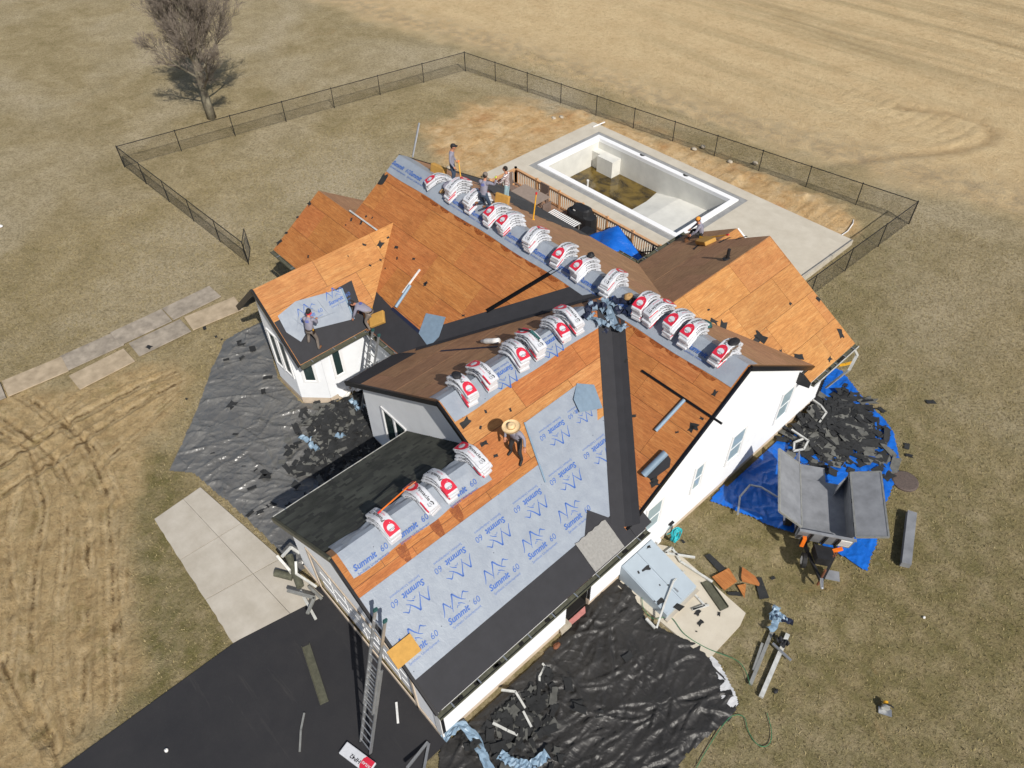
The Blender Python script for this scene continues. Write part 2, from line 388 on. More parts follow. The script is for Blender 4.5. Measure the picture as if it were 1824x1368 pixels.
# ================================================================== GROUND
POOL_Z = .25
_pc = [G(u, v, POOL_Z) for u, v in [(1067, 250), (1308, 357), (1198, 415), (970, 292)]]
PX0, PX1 = (_pc[0][0]+_pc[3][0])/2, (_pc[1][0]+_pc[2][0])/2
PY0, PY1 = (_pc[2][1]+_pc[3][1])/2, (_pc[0][1]+_pc[1][1])/2
def ground():
    def ticks(l):
        r = []
        for a, b, st in l: r += list(np.arange(a, b, st))
        return np.array(sorted(set(np.round(r, 4))))
    xs = ticks([(-700, -140, 40), (-140, -60, 1.2), (-60, -26, .45), (-26, -4, .065), (-4, 20, .35), (20, 60, 2), (60, 700, 40)])
    ys = ticks([(-300, -40, 20), (-40, -24, 1), (-24, -10.5, .065), (-10.5, 45, .42), (45, 130, 1.2), (130, 700, 40)])
    X, Y = np.meshgrid(xs, ys, indexing='ij'); nx, ny = X.shape; P = np.stack([X.ravel(), Y.ravel()], 1); x, y = P.T
    sm = lambda d, w: np.clip(.5+d/w, 0, 1)
    n1 = fbm(x*.5, y*.5, 4, 3)-.47; n2 = fbm(x*1.7, y*1.7, 4, 9)-.47
    # ploughed field beyond the fence
    fl = Gs([(560, 0), (700, 48), (850, 88), (1000, 140), (1180, 205), (1400, 268), (1600, 322), (1824, 392)]); 
    a, b = np.array(fl[0]), np.array(fl[-1]); d0 = (a-b)/np.linalg.norm(a-b); fl = [tuple(a+d0*500)]+fl+[tuple(b-d0*500)]
    nrm = np.array([-d0[1], d0[0]]); nrm *= -1 if nrm@(np.array([-20., 60.])-a) < 0 else 1
    side = np.sign((P-a)@nrm); dist = dpoly(P, fl)*side
    field = sm(dist+n1*2.2+n2*1.2, 1.8)
    # bare dirt round the pool
    dp = Gs([(760, 235), (830, 190), (905, 178), (1000, 203), (1080, 218), (1170, 240), (1300, 290), (1420, 345), (1490, 368), (1515, 395), (1500, 425), (1300, 430), (1050, 330), (900, 330), (850, 320), (790, 300)])
    s = np.where(inpoly(P, dp), 1, -1); dirt = sm(dpoly(P, dp, True)*s+n1*2.5+n2*1.6+.2, 1.3)
    # churned mud, lower left
    mp = Gs([(-400, 760), (0, 690), (140, 690), (230, 660), (330, 640), (335, 690), (300, 760), (262, 790), (245, 850), (225, 905), (228, 1000), (250, 1120), (235, 1230), (180, 1290), (90, 1380), (-200, 1600), (-900, 1500)])
    s = np.where(inpoly(P, mp), 1, -1); mud = sm(dpoly(P, mp, True)*s+n1*1.0+n2*.9, .9)
    # wheel ruts
    paths = [[(-60, 640), (60, 715), (150, 785), (190, 880), (198, 1000), (200, 1110), (205, 1240), (190, 1300)],
             [(-60, 700), (40, 770), (110, 830), (150, 920), (158, 1040), (150, 1160), (145, 1300)],
             [(-40, 745), (50, 800), (78, 900), (60, 1010), (52, 1130), (60, 1250), (95, 1330)],
             [(330, 655), (250, 685), (140, 740), (40, 800), (-80, 880)], [(340, 670), (260, 710), (180, 760), (90, 820), (0, 880)],
             [(0, 1180), (40, 1260), (90, 1330), (110, 1400)], [(10, 960), (20, 1080), (8, 1200)], [(215, 900), (208, 1000), (212, 1110), (222, 1200)], [(120, 860), (118, 980), (105, 1090), (110, 1200), (130, 1310)], [(330, 690), (270, 740), (210, 800), (150, 850)], [(-20, 830), (60, 770), (150, 700)], [(90, 720), (170, 800), (215, 900)], [(30, 880), (10, 1000), (35, 1110), (20, 1230)], [(235, 930), (225, 1040), (235, 1130)]]
    z = np.full(len(P), -.035)+n1*.03*sm(dist+6, 6)
    rz = np.zeros(len(P)); dark = np.zeros(len(P)); rutd = np.full(len(P), 9.)
    for k, pth in enumerate(paths):
        w = Gs(pth); d = dpoly(P, w)+n2*.18; rutd = np.minimum(rutd, dpoly(P, w)+(.0 if k < 6 else .03))
        along = (x*.8+y*.6)*5.5+k; tread = .6+.4*np.sin(along*2.2+n1*9)
        q_ = .55 if k > 5 else 1.; wd_ = .5*np.abs(np.sin(along*2.2))*np.exp(-(d/.3)**4); ribs = np.cos(d*2*math.pi/.15+n1*2)*np.exp(-(d/.34)**4); rz += q_*(-.07*np.exp(-(d/.2)**2)*tread+.05*np.exp(-((d-.3)/.07)**2)+.012*ribs-.02*wd_); dark = np.maximum(dark, q_*np.clip(-ribs, 0, 1)*.6*np.exp(-(d/.3)**2)*(.4+.6*fbm(x*2.2, y*2.2, 2, 31+k)*2))
    n3 = fbm(x*5.5, y*5.5, 3, 17)-.44; z += mud*(rz+n2*.07+n1*.08+n3*.06)+dirt*n3*.05
    # spoil banks: heaps along the pool deck
    bank = np.exp(-((dpoly(P, Gs([(1330, 320), (1420, 352), (1490, 385)])))/1.1)**2)*.38+np.exp(-((dpoly(P, Gs([(1080, 226), (1180, 255), (1300, 303)])))/.7)**2)*.14+np.exp(-((dpoly(P, Gs([(780, 270), (900, 200), (1000, 208)])))/1.8)**2)*.16
    z += bank*(.7+n2*1.2)+dirt*n2*.10
    # field: shallow tillage and a looping tractor track
    ang = .62; t = x*math.cos(ang)+y*math.sin(ang); z += field*(n2*.035)
    lp = Gs([(1500, 155), (1530, 185), (1560, 195), (1585, 180), (1580, 165)]); lp2 = Gs([(1500, 290), (1600, 275), (1700, 268), (1760, 252), (1770, 235), (1745, 215), (1690, 200), (1600, 190)])
    for w in (lp2,): d = dpoly(P, w); z += field*(-.07*np.exp(-(d/.35)**2)+.05*np.exp(-((d-.7)/.3)**2)); dark = np.maximum(dark, .35*np.exp(-(d/.3)**2))
    c0 = G(1470, 140)[:2]; 
    for rr in np.arange(2, 11, .75):
        d = np.abs(np.hypot(x-c0[0], y-c0[1])-rr); ax = np.arctan2(y-c0[1], x-c0[0]); a0 = math.atan2(*(G(1560, 185)[:2]-c0)[::-1])
        z += field*(-.035*np.exp(-(d/.16)**2))*np.exp(-((ax-a0)/.45)**2)
    # keep things that stand on the ground clear of it
    keep = [Gs([(1475, 650), (1620, 780), (1600, 1040), (1240, 900)]), Gs([(300, 560), (480, 545), (900, 1000), (560, 1100), (420, 1160), (270, 930)]), [(-8, -11), (.4, -11), (.4, 7), (-8, 7)]]
    for kp in keep:
        s = np.where(inpoly(P, kp), 1, -1); f = sm(dpoly(P, kp, True)*s, .6); z = z*(1-f)-.04*f
    # greener lawn by the house; wide patch also paints in view angle and haze
    gp = Gs([(560, 1000), (250, 780), (300, 700), (215, 1100), (230, 1300), (600, 1200)]); s = np.where(inpoly(P, Gs([(250, 800), (330, 840), (420, 1150), (200, 1310), (235, 1180), (225, 1000)])), 1, -1)
    green = sm(dpoly(P, Gs([(250, 800), (330, 840), (420, 1150), (200, 1310), (235, 1180), (225, 1000)]), True)*s+n1*1.5, 1.2)
    green = np.maximum(green, .75*np.exp(-(dpoly(P, Gs([(1260, 850), (1420, 1040), (1620, 960), (1600, 700)]))/2.2)**2))
    green = np.maximum(green, .8*sm(13-np.hypot(x-5, y+3), 12)); green = np.maximum(green, .5*np.exp(-(dpoly(P, Gs([(1560, 440), (1480, 560), (1560, 600)]))/2.5)**2))
    idx = np.arange(nx*ny).reshape(nx, ny); F = np.stack([idx[:-1, :-1], idx[1:, :-1], idx[1:, 1:], idx[:-1, 1:]], -1).reshape(-1, 4)
    cx = x[F].mean(1); cy = y[F].mean(1); hole = (cx > PX0-.3) & (cx < PX1+.3) & (cy > PY0-.3) & (cy < PY1+.3); F = F[~hole]
    t = NT('ground'); MT['ground'] = t.m
    at = t.n('ShaderNodeAttribute', attribute_name='mask'); sp = t.n('ShaderNodeSeparateColor'); t.l(at.outputs['Color'], sp.inputs[0])
    ad = t.n('ShaderNodeAttribute', attribute_name='wear'); sd_ = t.n('ShaderNodeSeparateColor'); t.l(ad.outputs['Color'], sd_.inputs[0])
    aw = t.n('ShaderNodeAttribute', attribute_name='weeds'); w = t.coord('World'); big = t.noise(w, .09, 5, .6, .4); mid = t.noise(w, .55, 6, .65, .6); fine = t.noise(w, 9, 5, .75); fine2 = t.noise(w, 34, 4, .8)
    g = t.ramp(mid, [(.25, lin((146, 132, 94))), (.5, lin((172, 155, 118))), (.75, lin((194, 177, 142)))])
    g = t.mix(t.ramp(big, [(.45, (0, 0, 0)), (.7, (.75, .75, .75))]), g, lin((204, 190, 164)))
    g = t.mix(t.math('MULTIPLY', sp.outputs[2], t.ramp(t.noise(w, 1.6, 5, .7), [(.34, (0, 0, 0)), (.62, (1, 1, 1))])), g, lin((116, 110, 64)))
    og = t.ramp(t.noise(w, .35, 4, .7, 1), [(.66, (0, 0, 0)), (.78, (.45, .45, .45))]); g = t.mix(og, g, lin((176, 138, 92)))
    g = t.mix(t.ramp(fine, [(.36, (.6, .6, .6)), (.54, (0, 0, 0))]), g, lin((104, 94, 62)))
    g = t.mix(t.ramp(fine2, [(.54, (0, 0, 0)), (.76, (.35, .35, .35))]), g, lin((214, 200, 170)))
    dm = t.ramp(t.noise(w, 1.1, 6, .7, .5), [(.3, lin((188, 148, 98))), (.5, lin((212, 178, 130))), (.72, lin((228, 202, 160)))])
    dm = t.mix(t.ramp(t.noise(w, .5, 3), [(.56, (0, 0, 0)), (.75, (.5, .5, .5))]), dm, lin((192, 124, 66)))
    md = t.ramp(t.noise(w, 1.5, 6, .7, .6), [(.3, lin((166, 140, 100))), (.5, lin((194, 168, 124))), (.75, lin((212, 189, 148)))])
    md = t.mix(t.ramp(t.noise(w, .9, 5, .7), [(.54, (0, 0, 0)), (.7, (.75, .75, .75))]), md, lin((138, 124, 78)))
    md = t.mix(t.ramp(fine2, [(.62, (0, 0, 0)), (.7, (.6, .6, .6))]), md, lin((216, 200, 168)))
    mdir = math.atan2(*(G(205, 900)[:2]-G(190, 1250)[:2])[::-1]); ms = t.n('ShaderNodeMapping', vector_type='TEXTURE'); ms.inputs['Rotation'].default_value = (0, 0, mdir); ms.inputs['Scale'].default_value = (4.5, .34, 1); gq = t.n('ShaderNodeNewGeometry'); t.l(gq.outputs['Position'], ms.inputs[0])
    streak = t.noise(ms.outputs[0], 1., 6, .7, .5); md = t.mix(t.ramp(streak, [(.34, (.2, .2, .2)), (.46, (0, 0, 0))]), md, lin((148, 122, 82))); md = t.mix(t.ramp(streak, [(.56, (0, 0, 0)), (.7, (.5, .5, .5))]), md, lin((216, 192, 148)))
    md = t.mix(t.ramp(fine, [(.34, (.45, .45, .45)), (.48, (0, 0, 0))]), md, lin((138, 114, 76)))
    ar = t.n('ShaderNodeAttribute', attribute_name='rutd'); wob = t.math('MULTIPLY', t.math('SUBTRACT', t.noise(w, 2.4, 5, .7), .5), .3); rd = t.math('ADD', ar.outputs['Fac'], wob); brk = t.ramp(t.noise(w, 1.1, 4, .7), [(.4, (0, 0, 0)), (.55, (1, 1, 1))])
    def band(a, b_, hi): return t.math('MULTIPLY', brk, t.ramp(t.math('MULTIPLY', rd, 1.), [(max(a-.025, 0), (0, 0, 0) if a > 0 else (hi, hi, hi)), ((a+b_)/2, (hi, hi, hi)), (b_+.03, (0, 0, 0))]))
    md = t.mix(band(.10, .16, .45), md, lin((222, 200, 160))); md = t.mix(band(.0, .03, .85), md, lin((104, 82, 54))); md = t.mix(band(.25, .27, .4), md, lin((120, 96, 66)))
    md = t.mix(t.math('MULTIPLY', sd_.outputs[0], .35), md, lin((116, 92, 60)))
    fm = t.n('ShaderNodeMapping'); fm.inputs['Rotation'].default_value = (0, 0, .0); gm = t.n('ShaderNodeNewGeometry'); t.l(gm.outputs['Position'], fm.inputs[0])
    fdir = math.atan2(*(G(1824, 170)[:2]-G(1240, 0)[:2])[::-1])
    rows = t.n('ShaderNodeMapping', vector_type='TEXTURE'); rows.inputs['Rotation'].default_value = (0, 0, fdir); rows.inputs['Scale'].default_value = (26, 1.5, 1); t.l(gm.outputs['Position'], rows.inputs[0])
    weeds = t.noise(rows.outputs[0], .8, 4, .65, .25)
    fc = t.ramp(t.noise(w, .5, 6, .7), [(.3, lin((208, 180, 136))), (.7, lin((226, 202, 158)))])
    fc = t.mix(t.math('MULTIPLY', t.ramp(weeds, [(.45, (0, 0, 0)), (.66, (.6, .6, .6))]), aw.outputs['Fac']), fc, lin((146, 130, 98)))
    fc = t.mix(t.ramp(fine, [(.56, (0, 0, 0)), (.7, (.55, .55, .55))]), fc, lin((168, 142, 104)))
    clod = t.noise(w, 2.6, 7, .82); fc = t.mix(t.ramp(clod, [(.36, (.4, .4, .4)), (.5, (0, 0, 0))]), fc, lin((160, 132, 94))); fc = t.mix(t.ramp(clod, [(.55, (0, 0, 0)), (.7, (.4, .4, .4))]), fc, lin((232, 212, 176)))
    fc = t.mix(sd_.outputs[0], fc, lin((136, 104, 68)))
    edge = t.math('MULTIPLY', sd_.outputs[1], t.ramp(t.noise(w, 1.3, 5, .7), [(.4, (0, 0, 0)), (.6, (.5, .5, .5))])); fc = t.mix(edge, fc, lin((128, 116, 100)))
    col = t.mix(sp.outputs[0], g, fc); col = t.mix(sp.outputs[1], col, dm); col = t.mix(sd_.outputs[2], col, md)
    cl2 = t.noise(w, 3.2, 7, .8); nf = t.math('SUBTRACT', 1., sp.outputs[0]); col = t.mix(t.math('MULTIPLY', nf, t.ramp(cl2, [(.36, (.26, .26, .26)), (.5, (0, 0, 0))])), col, lin((110, 98, 68))); col = t.mix(t.math('MULTIPLY', nf, t.ramp(cl2, [(.54, (0, 0, 0)), (.7, (.2, .2, .2))])), col, lin((214, 200, 170)))
    t.set(col, .95, 0, .15); h = t.math('ADD', t.math('MULTIPLY', fine, 1.), t.math('MULTIPLY', fine2, .45)); h = t.math('ADD', h, t.math('MULTIPLY', t.math('ADD', clod, cl2), 1.)); h = t.math('ADD', h, t.math('MULTIPLY', t.math('MULTIPLY', streak, sd_.outputs[2]), .7)); t.bump(h, .9, .11)
    V = np.stack([x, y, z], 1); o = npmesh('ground', V, F, 'ground', smooth=True); tag(o, kind='structure')
    me = o.data; edgeband = np.exp(-((dist-1.6)/1.8)**2)
    for nm, ch in (('mask', (field, dirt*(1-field), green)), ('wear', (dark, edgeband, mud))):
        a_ = me.color_attributes.new(nm, 'FLOAT_COLOR', 'POINT'); buf = np.ones((len(P), 4), np.float32)
        for i in range(3): buf[:, i] = ch[i]
        a_.data.foreach_set('color', buf.ravel())
    D3 = np.stack([x, y, np.zeros(len(x))], 1)-CAM_O; dd = np.maximum(D3@CF, 1); uu = 912+CAM_F*(D3@CR)/dd; vv = 684-CAM_F*(D3@CU)/dd; wm = np.clip((uu-1050)/350, .12, 1)*np.clip((250-vv)/160, 0, 1)
    a_ = me.attributes.new('rutd', 'FLOAT', 'POINT'); a_.data.foreach_set('value', rutd.astype(np.float32))
    a_ = me.attributes.new('weeds', 'FLOAT', 'POINT'); a_.data.foreach_set('value', wm.astype(np.float32))
    tag(o, 'dormant tan lawn with churned mud and ploughed field beyond'); return o
ground()
# driveway, walk
def sheet(name, poly, z, th, mat):
    b = MB(); b.prism([(*p, z-th) for p in poly], (0, 0, th)); o = b.build(name, mat, world=True); tag(o, kind='structure'); return o
_d = [G(u, v) for u, v in ((415, 1147), (110, 1368))]; _dir = _d[1]-_d[0]
_e = _d[1]+_dir*1.2
driveway = sheet('driveway', [(-6.15, -11.35), (.15, -11.35), (.15, -12.2), (2.2, -14.5), (3.2, -24), tuple(_e[:2]), tuple(_d[0][:2])], .012, .06, 'asphalt')
wk = bpy.data.objects.new('concrete_walk', None); COL.objects.link(wk); tag(wk, kind='structure'); wk.location = (-9.2, -12.8, 0)
_w = {k: G(u, v) for k, (u, v) in dict(a=(275, 925), b=(357, 868), c=(577, 1063), d=(415, 1146)).items()}
_jm = lambda t, s: (_w['a']*(1-t)*(1-s)+_w['d']*t*(1-s)+_w['b']*(1-t)*s+_w['c']*t*s)
tt = [0, .36, .68, 1]; ss = [0, .62, 1]
for i in range(3):
    for j in range(2):
        e = .0022; q = [_jm(tt[i]+e, ss[j]+e), _jm(tt[i+1]-e, ss[j]+e), _jm(tt[i+1]-e, ss[j+1]-e), _jm(tt[i]+e, ss[j+1]-e)]
        if j == 0:   # chipped outer edge
            pts = []
            for k in range(9):
                p = q[0]*(1-k/8)+q[1]*k/8; o_ = random.uniform(-.018, .018) if 0 < k < 8 else 0; p = p+np.array([0, o_, 0]); pts.append(p)
            q = pts+q[2:]
        b = MB(); b.prism([(p[0], p[1], -.05) for p in q], (0, 0, .075+random.uniform(0, .006))); b.build('slab', 'concrete', wk, world=True)
# ================================================================== HOUSE GEOMETRY
HR, HE, W = 6.43, 3.12, 5.03; S = (HR-HE)/W
ER = .487; SR = .59; XL, XR = -16.15, .16
zr = lambda X, Y=0: HE+(ER-X)*SR
TX = -4.83; TZ = zr(TX); TY = -7.03; LX = -3.29; LZ = zr(LX); GY = -11.6
near = lambda X, Y: HR+S*Y
far = lambda X, Y: HR-S*Y
STL = (TZ-3.0)/(10.3+TX); zl = lambda X, Y=0: TZ-STL*(TX-X)
SLL = .655; zll = lambda X, Y=0: LZ-SLL*(LX-X)
BKX = -3.64; BKZ = zr(BKX); BKY = 6.95; zbl = lambda X, Y=0: BKZ-SR*(BKX-X)
BX, BZ, SB, BY = -14.15, 5.16, .917, -7.82; zb = lambda X, Y=0: BZ-SB*abs(X-BX)
house = thing('house', 'white sided house with stripped plywood roof being reshingled', 'house')
def frame(zf, ax):
    """plane frame: U along the eave, V up the slope, N normal"""
    gx = zf(1, 0)-zf(0, 0); gy = zf(0, 1)-zf(0, 0); N = Vector((-gx, -gy, 1)).normalized()
    U = Vector((1, 0, 0)) if ax == 'X' else Vector((0, 1, 0)); V = N.cross(U).normalized()
    if V.z < 0: U = -U; V = N.cross(U).normalized()
    return U, V, N
PCACHE = {}
class Slope:
    def __init__(s, name, plan, zf, ax, mat='plywood', panels=True, off=(0, 0), label=None, light=.0, th=.13):
        s.zf = zf; s.U, s.V, s.N = frame(zf, ax); s.O = Vector((plan[0][0], plan[0][1], zf(*plan[0])))
        pts = [Vector((x, y, zf(x, y))) for x, y in plan]; s.uv = [((p-s.O).dot(s.U), (p-s.O).dot(s.V)) for p in pts]
        b = MB(); b.prism([p-s.N*.0135 for p in pts], -s.N*th); s.deck = b.build(name, 'black_trim', house)
        if label: s.deck['label'] = label
        if not panels: return
        u0 = min(p[0] for p in s.uv)-off[0]; v0 = min(p[1] for p in s.uv)-off[1]; u1 = max(p[0] for p in s.uv); v1 = max(p[1] for p in s.uv)
        PW, PH, g = 2.44, 1.22, .005; r = 0; v = v0
        while v < v1:
            u = u0-(r % 2)*1.22-random.choice((0, 0, .41))
            while u < u1:
                q = s.uv
                for a, bb, c in ((-1, 0, -(u+g)), (1, 0, u+PW-g), (0, -1, -(v+g)), (0, 1, v+PH-g)):
                    q = clip(q, a, bb, c)
                    if len(q) < 3: break
                if len(q) >= 3:
                    q = clean(q)
                    if len(q) >= 3 and area(q) > .01:
                        c = (u+PW/2, v+PH/2); loc = tuple((round(p[0]-c[0], 3), round(p[1]-c[1], 3)) for p in q); mm = 'plywood_light' if random.random() < light else mat
                        key = (loc, mm)
                        if key not in PCACHE:
                            k = MB(); k.prism([(*p, -.012) for p in loc], (0, 0, .012)); PCACHE[key] = k.mesh('plywood_panel', mm)
                        P = s.O+s.U*c[0]+s.V*c[1]+s.N*random.uniform(-.0008, .0025); M = Matrix.Translation(P) @ Matrix((s.U, s.V, s.N)).transposed().to_4x4()
                        link('plywood_panel', PCACHE[key], s.deck, M)
                u += PW
            v += PH; r += 1
    def M(s, P, rot=0., lift=0.):
        """matrix on the slope at world point P (projected along z)"""
        P = Vector((P[0], P[1], s.zf(P[0], P[1]))); c, n = math.cos(rot), math.sin(rot)
        x = s.U*c+s.V*n; y = -s.U*n+s.V*c; return Matrix.Translation(P+s.N*lift) @ Matrix((x, y, s.N)).transposed().to_4x4()
    def px(s, u, v, lift=0.):
        p = onpl(u, v, s.O+s.N*lift, s.N); return Vector(p)
    def pt(s, X, Y, lift=0.): return Vector((X, Y, s.zf(X, Y)))+s.N*lift
    def patch(s, name, pts, th, mat, parent=None, lift=0., world=True, label=None):
        """sheet lying on the slope; pts are plan (X,Y)"""
        b = MB(); b.prism([s.pt(x, y, lift) for x, y in pts], s.N*th); o = b.build(name, mat, parent or house)
        if label: o['label'] = label
        return o
vy = lambda X: (zr(X)-HR)/S            # valley main near / wing right
YT = (TZ-HR)/S
vyl = lambda X: (zl(X)-HR)/S
VXL = TX-(TZ-HE)/STL
yb = (BZ-HR)/S; bxe = (BZ-HE)/SB
LLZ = 4.80; LLY = (LLZ-HR)/S; LLX = -18.67
s_near = Slope('roof_slope', [(XL, 0), (XL, LLY), (LLX, LLY), (LLX, -W), (BX-bxe, -W), (BX, yb), (BX+bxe, -W), (VXL, -W), (TX, YT), (TX, 0)], near, 'X', light=.0, label='front slope of main roof, bare plywood')
s_near2 = Slope('roof_slope', [(TX, 0), (TX, YT), (XR, vy(XR)), (XR, 0)], near, 'X', light=.0, off=(.9, .5), label='front slope right of the black valley strip')
yk = (HR-BKZ)/S; xkl = BKX-(BKZ-HE)/SR
s_far = Slope('roof_slope', [(XL, W), (XL, 0), (XR, 0), (XR, (HR-zr(XR))/S), (BKX, yk), (xkl, W)], far, 'X', 'plywood_shade_side', label='back slope of main roof in plywood toned for its shade')
s_wr = Slope('roof_slope', [(ER, GY), (ER, -4.2), (XR+.02, -4.2), (XR+.02, vy(XR)), (TX, YT), (TX, TY), (LX, TY), (LX, GY)], zr, 'Y', light=.22, off=(.3, .2), label='right slope of front wing, half covered in underlayment')
s_wl = Slope('roof_slope', [(TX, YT), (VXL, -W), (-10.3, -W), (-10.3, TY), (TX, TY)], zl, 'Y', 'plywood_shade_side', label='left slope of front wing in grey brown plywood')
s_ll = Slope('roof_slope', [(LX, -6.72), (-7.25, -6.72), (-7.25, GY), (LX, GY)], zll, 'Y', 'plywood_shade_side', panels=False, label='garage left slope with old dark shingles')
s_br = Slope('roof_slope', [(ER, 4.15), (ER, BKY), (BKX, BKY), (BKX, yk), (XR+.02, (HR-zr(XR))/S), (XR+.02, 4.15)], zr, 'Y', light=1.0, off=(.5, .1), label='right slope of back wing, bright plywood')
s_bl = Slope('roof_slope', [(BKX, yk), (BKX, BKY), (xkl, BKY), (xkl, W)], zbl, 'Y', 'plywood_shade_side', label='left slope of back wing in plywood toned for its shade')
QX = -5.6; QZ = zbl(QX)
s_xl = Slope('roof_slope', [(QX, BKY+.01), (QX, 8.1), (xkl, 8.1), (xkl, BKY+.01)], zbl, 'Y', 'plywood_shade_side', label='small rear extension slope where a worker sits')
zxr = lambda X, Y=0: QZ-SR*(X-QX)
s_xr = Slope('roof_slope', [(QX, 8.1), (QX, BKY+.01), (-3.2, BKY+.01), (-3.2, 8.1)], zxr, 'Y', 'plywood_light', label='small rear extension slope, bright plywood')
s_bay = Slope('roof_slope', [(BX+bxe, BY), (BX+bxe, -W), (BX, yb), (BX, BY)], zb if False else (lambda X, Y=0: BZ-SB*(X-BX)), 'Y', 'plywood_light', off=(.1, .45), label='right slope of the bay roof in pale plywood')
s_bay2 = Slope('roof_slope', [(BX-bxe, -W), (BX-bxe, BY), (BX, BY), (BX, yb)], (lambda X, Y=0: BZ+SB*(X-BX)), 'Y', 'plywood_light', label='hidden left slope of the bay roof')
s_lf = Slope('roof_slope', [(LLX, LLY), (XL, LLY), (XL, LLY+(LLZ-HE)/S), (LLX, LLY+(LLZ-HE)/S)], (lambda X, Y: LLZ-S*(Y-LLY)), 'X', 'plywood_shade_side', label='back slope of the low left extension')
# ---------------------------------------------------------------- walls
def wall(name, O, U, poly, label=None, mat='siding', lap=.105, parent=None):
    """lap siding: polygon (h,z) on the vertical plane through O along U (outside is U x Z)"""
    O = Vector(O); U = Vector(U).normalized(); Nn = U.cross(Vector((0, 0, 1))); b = MB(); z0 = min(p[1] for p in poly); z1 = max(p[1] for p in poly)
    k = 0
    while z0+k*lap < z1-1e-4:
        a, c = z0+k*lap, z0+(k+1)*lap; q = clip(clip(poly, 0, -1, -a), 0, 1, c); k += 1
        if len(q) < 3: continue
        q = clean(q)
        if len(q) < 3: continue
        V = [O+U*h+Vector((0, 0, z))+Nn*(.016*(1-(z-a)/lap)) for h, z in q]; b.add(V, [tuple(range(len(q)))])
    n = len(poly); b.add([O+U*h+Vector((0, 0, z))-Nn*.12 for h, z in poly], [tuple(range(n))[::-1]])
    o = b.build(name, mat, parent or house)
    if label: o['label'] = label
    return o
def window(O, U, h0, h1, z0, z1, glassm, split=True, label=None, mull=False):
    O = Vector(O); U = Vector(U).normalized(); Nn = U.cross(Vector((0, 0, 1))); Z = Vector((0, 0, 1))
    P = lambda h, z, d: O+U*h+Z*z+Nn*d
    def ring(name, a, b_, c, d, w, depth, d0, parent):
        k = MB()
        for (x0, x1, y0, y1) in ((a, b_, c, c+w), (a, b_, d-w, d), (a, a+w, c+w, d-w), (b_-w, b_, c+w, d-w)):
            k.prism([P(x0, y0, d0), P(x1, y0, d0), P(x1, y1, d0), P(x0, y1, d0)], Nn*depth)
        return k.build(name, 'trim_white', parent)
    wn = ring('window', h0, h1, z0, z1, .075, .045, .012, house)
    if label: wn['label'] = label
    zm = (z0+z1)/2
    spans = [(h0+.075, h1-.075)] if not mull else [(h0+.075, (h0+h1)/2-.04), ((h0+h1)/2+.04, h1-.075)]
    if mull:
        k = MB(); k.prism([P(h, z, .012) for h, z in ((spans[0][1], z0+.075), (spans[1][0], z0+.075), (spans[1][0], z1-.075), (spans[0][1], z1-.075))], Nn*.04); k.build('mullion', 'trim_white', wn)
    for a, b_ in spans:
        for (c, d, dd) in (((z0+.075, zm+.02, .006), (zm-.02, z1-.075, .02)) if split else ((z0+.075, z1-.075, .01),)):
            ring('sash', a, b_, c, d, .035, .012, .014+dd, wn)
            k = MB(); k.prism([P(a+.03, c+.03, .012+dd), P(b_-.03, c+.03, .012+dd), P(b_-.03, d-.03, .012+dd), P(a+.03, d-.03, .012+dd)], Nn*.004); k.build('pane', glassm, wn)
Z0 = .30
# right wall: outside +X  (U x Z = +X  ->  U = +Y)
DY0, DY1 = -6.78, -5.74
rtop = zr(0)-.16
wall('wall', (0, 0, 0), (0, 1, 0), [(-11.3, Z0), (DY0, Z0), (DY0, rtop), (-11.3, rtop)], 'white garage side wall under the gutter')
wall('wall', (0, 0, 0), (0, 1, 0), [(DY1, Z0), (6.6, Z0), (6.6, rtop), (-vy(0)+.0, rtop), (0, HR-.16), (vy(0), rtop), (DY1, rtop)], 'tall white gable wall with four windows')
for y0, y1, z0, z1, sp_ in ((3.38, 4.2, 1.2, 2.76, 1), (.56, 1.4, 1.33, 2.84, 1), (-1.33, -.78, 1.55, 2.88, 1), (-3.6, -2.78, 1.5, 2.92, 1)):
    window((0, 0, 0), (0, 1, 0), y0, y1, z0, z1, 'glass_pale', True, 'double hung window in the white gable wall')
# door recess between the two
b = MB(); b.box((-.95, (DY0+DY1)/2, 1.6), (.06, DY1-DY0+.1, 3.2)); b.box((-.5, DY0-.03, 1.6), (.84, .05, 3.2)); b.box((-.5, DY1+.03, 1.6), (.84, .05, 3.2)); b.build('porch_recess', 'dark_void', house)  # lining coloured near black: the shade of the recess put into the colour
b = MB(); b.box((-.88, (DY0+DY1)/2, 1.55), (.06, .92, 2.1)); dr = b.build('door', 'door_dark', house); dr['label'] = 'dark red brown side door in its recess'
b = MB(); b.ball((-.83, DY0+.22, 1.5), .035, 8, 6); b.build('handle', 'bracket', dr)
b = MB(); b.prism([(.02, DY0+.05, 2.35), (.02, DY1-.1, 2.35), (.035, DY1-.1, 2.4), (.035, DY0+.05, 2.4)], (.02, 0, 0)); b.build('door_closer', 'bracket', house)
b = MB(); b.box((-.5, (DY0+DY1)/2, .09), (.8, DY1-DY0-.06, .14)); b.build('door_step', 'dark_void', house)  # step coloured near black so the recess keeps its painted shade
# foundation
def fnd(pts, label=None):
    b = MB()
    for (x0, y0), (x1, y1) in zip(pts[:-1], pts[1:]): b.bar((x0, y0, (Z0-.12)/2+.0), (x1, y1, (Z0-.12)/2), .12, Z0+.12)
    return b.build('foundation', 'foundation', house)
fnd([(-.085, -11.2), (-.085, DY0)]); fnd([(-.085, DY1), (-.085, 6.5)])
